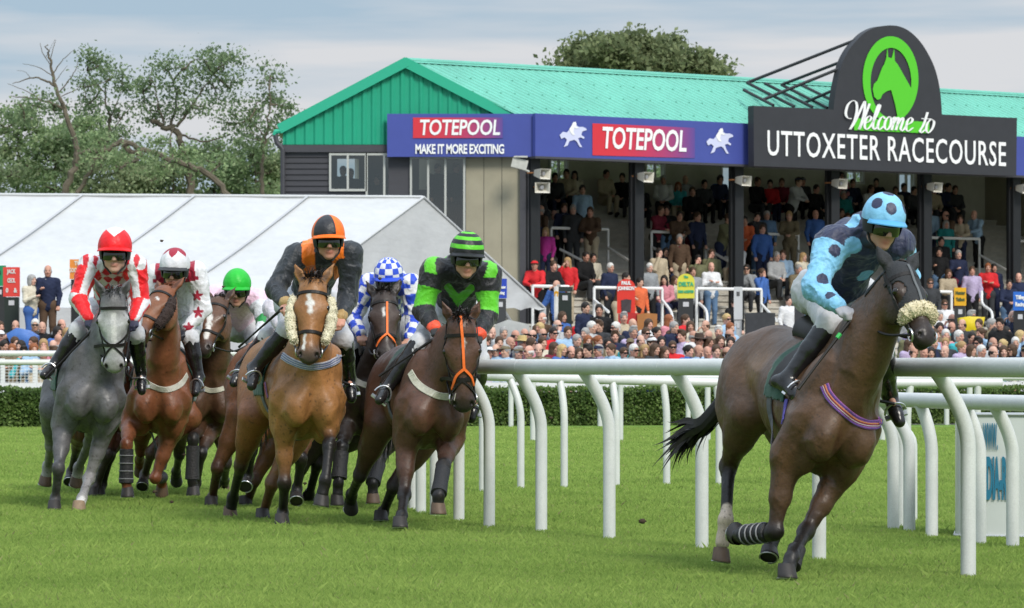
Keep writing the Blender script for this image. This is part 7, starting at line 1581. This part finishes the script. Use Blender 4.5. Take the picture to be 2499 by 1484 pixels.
def rand_person(u, v, where, Y=None, poses=('stand',), group='spectators', tries=40, face=None):
    global NP
    for _ in range(tries):
        wm = rd.random() < .32; hair = rd.choice(['bob', 'long', 'tied', 'long']) if wm else rd.choice(['short', 'short', 'short', 'rim', 'rim', 'quiff', 'bald'])
        hc = rd.choice(['brown', 'dark', 'fair', 'brown', 'blonde', 'brown', 'dark', 'ginger'] if wm else ['grey', 'white', 'brown', 'dark', 'brown', 'grey', 'brown', 'dark']); top = rd.choice(['navy', 'navy', 'black', 'charcoal', 'white', 'grey', 'light blue', 'light blue', 'beige', 'brown', 'pink', 'denim', 'olive', 'pale grey', 'cream', 'blue', 'maroon', 'tweed', 'lilac', 'turquoise', 'red'])
        f = face if face is not None else rd.choice([rd.uniform(.5, 1.2), rd.uniform(-.2, .4), rd.uniform(.2, .9), rd.uniform(-1.1, -.5)]); pose = rd.choice(poses); suit = rd.choice(['navy', 'red', 'open', 'open']) if (not wm and top in ('navy', 'black', 'charcoal', 'tweed', 'grey') and rd.random() < .5) else None
        hat = None; hatc = None
        if not wm and rd.random() < .06: hat, hatc = 'cap', rd.choice(['white', 'navy', 'tweed'])
        sh = rd.random() < .14; lg = rd.choice(['charcoal', 'navy', 'beige', 'denim', 'black'])
        lab = labels(hair, hc, hat, hatc, top, suit, pose, f, where, sh, lg)[0]
        if lab not in USED: break
    o, d = person(u, v, where, pose, top, hair, hc, lg, f, suit, hat, hatc, sh, Y=Y, group=group, rnd=rd); NP += 1; return o
# more people scattered over the terraces
for i in range(95):
    u = rd.uniform(1310, 2540); v = rd.choice([rd.uniform(425, 470), rd.uniform(430, 475), rd.uniform(505, 535), rd.uniform(600, 660), rd.uniform(655, 705)])
    if any(abs(u - s[0]) < 14 and abs(v - s[1]) < 45 for s in STAND) or any(abs(u - c - 2) < 22 for c in CPIL) or 1965 < u < 2230 and 560 < v: continue
    rand_person(u, v, where_stand(u, v), None, ('sit', 'sit', 'stand', 'lean') if v < 480 else ('stand', 'sit', 'lean', 'phone'), 'spectators on the terraces'); STAND.append((u, v))
# the crowd standing along the fence, three rows deep
def where_front(u):
    for a, b, s in ((-60, 60, 'in crowd at far left'), (60, 200, 'in crowd left of grey horse'), (200, 1180, 'in crowd behind the runners'), (1180, 1300, 'in crowd below marquee corner'), (1300, 1400, 'in crowd below black panel'), (1400, 1500, 'in crowd left of red board'), (1500, 1620, 'in crowd below arched red board'), (1620, 1720, 'in crowd below yellow board'), (1720, 1830, 'in crowd left of leading horse'), (1830, 2240, 'in crowd behind leading horse'), (2240, 2330, 'in crowd right of leading horse'), (2330, 2420, 'in crowd below yellow bag'), (2420, 2600, 'in crowd at right edge')):
        if a <= u < b: return s
    return 'in crowd'
FRONT = [(1272, 838, 80.0, 'grey', 'short', 'grey', dict(hat='brim', hatc=(.50, .38, .17), face=.9)), (1243, 838, 80.5, 'black', 'bald', 'grey', dict(suit='open', face=.9)), (1385, 812, 80.5, 'light blue', 'short', 'brown', dict(face=.3)), (1500, 822, 80.2, 'navy', 'quiff', 'brown', dict(suit='red', face=.1)), (1442, 800, 82, 'pale grey', 'short', 'white', dict(face=.9)), (1705, 832, 80, 'tweed', 'short', 'brown', dict(hat='brim', hatc=(.06, .04, .03), suit='navy', face=.5)), (1641, 848, 79, 'red', 'short', 'brown', dict(shades=True, face=.1)), (1643, 800, 82, 'navy', 'short', 'grey', dict(suit='red', face=.8)), (1690, 822, 80.5, 'white', 'rim', 'grey', dict(face=.9)), (1350, 850, 78.6, 'maroon', 'long', 'brown', dict(face=.9)),
         (1462, 758, 84, 'black', 'short', 'dark', dict(suit='open')), (1427, 752, 84, 'navy', 'short', 'dark', dict(face=.8)), (1780, 802, 82, 'light blue', 'short', 'ginger', dict(face=.7)),
         (106, 842, 80, 'beige', 'long', 'fair', dict(face=.15)), (35, 838, 80, 'pink', 'short', 'brown', dict(face=.6, suit='open')), (52, 846, 79.3, 'black', 'bob', 'dark', dict(face=-.4)), (103, 800, 82.2, 'black', 'bald', 'brown', dict(face=.1)), (86, 794, 82.6, 'charcoal', 'short', 'white', dict(shades=True, face=.1)), (8, 846, 79, 'brown', 'short', 'dark', dict(face=.8)), (130, 846, 79.4, 'pink', 'rim', 'grey', dict(face=.0)), (143, 830, 80.4, 'grey', 'bald', 'grey', dict(face=-2.6)), (18, 830, 80.8, 'grey', 'rim', 'brown', dict(face=2.4)),
         (76, 684, 83.5, 'cream', 'bob', 'grey', dict(face=.9, pose='glass', legs='blue')), (117, 662, 83.6, 'navy', 'rim', 'grey', dict(suit='open', face=.1, pose='glass', legs='brown')),
         (2441, 792, 81, 'black', 'quiff', 'dark', dict(face=-.4)), (2371, 826, 80, 'maroon', 'short', 'dark', dict(face=.2)), (2338, 822, 80.2, 'turquoise', 'short', 'white', dict(face=.8)), (2393, 858, 78.5, 'white', 'short', 'white', dict(face=.7)), (2272, 862, 78.4, 'charcoal', 'bob', 'dark', dict(face=.0)), (2345, 848, 78.8, 'lilac', 'tied', 'fair', dict(face=.9)), (2495, 948, 60, 'white', 'short', 'brown', dict(face=-.9))]
TAKEN = [(f[0], f[1]) for f in FRONT]
for (u, v, Y, top, hair, hc, ex) in FRONT:
    ex = dict(ex)
    if u > 2480: continue
    person(u, v, where_front(u), ex.pop('pose', 'stand'), top, hair, hc, ex.pop('legs', 'charcoal'), ex.pop('face', 0), Y=Y, group='crowd along the fence', rnd=rd, **ex); NP += 1
for row, (v0, Y0, st) in enumerate(((858, 77.6, 25), (837, 79.8, 26), (816, 81.8, 27), (797, 83.4, 32), (778, 85.2, 46))):
    for a, b in ((-30, 165), (1178, 1790), (2205, 2530)):
        u = a + rd.uniform(0, st)
        while u < b:
            v = v0 + rd.uniform(-6, 6)
            lim = 17 if row < 3 else 20
            if not any(abs(u - t[0]) < lim and abs(v - t[1]) < 15 for t in TAKEN) and NP < 296 and not (row == 4 and (u < 170)) and not (row >= 3 and 1205 < u < 1295):
                rand_person(u, v, where_front(u), Y0 + rd.uniform(-.4, .4), ('stand', 'stand', 'cross', 'phone', 'stand', 'glass'), 'crowd along the fence'); TAKEN.append((u, v))
            u += st * rd.uniform(.8, 1.3)
# people in the bar behind the glass
for u, v in ((838, 418), (856, 424), (1068, 412), (1112, 410), (920, 440)):
    person(u, v, 'behind the end wall glazing' , 'stand', rd.choice(['black', 'charcoal']), 'short', 'dark', 'black', rd.uniform(-1, 1), Y=99.3, group='people in the bar behind the glass', rnd=rd)
print('people', NP)
build_riders()
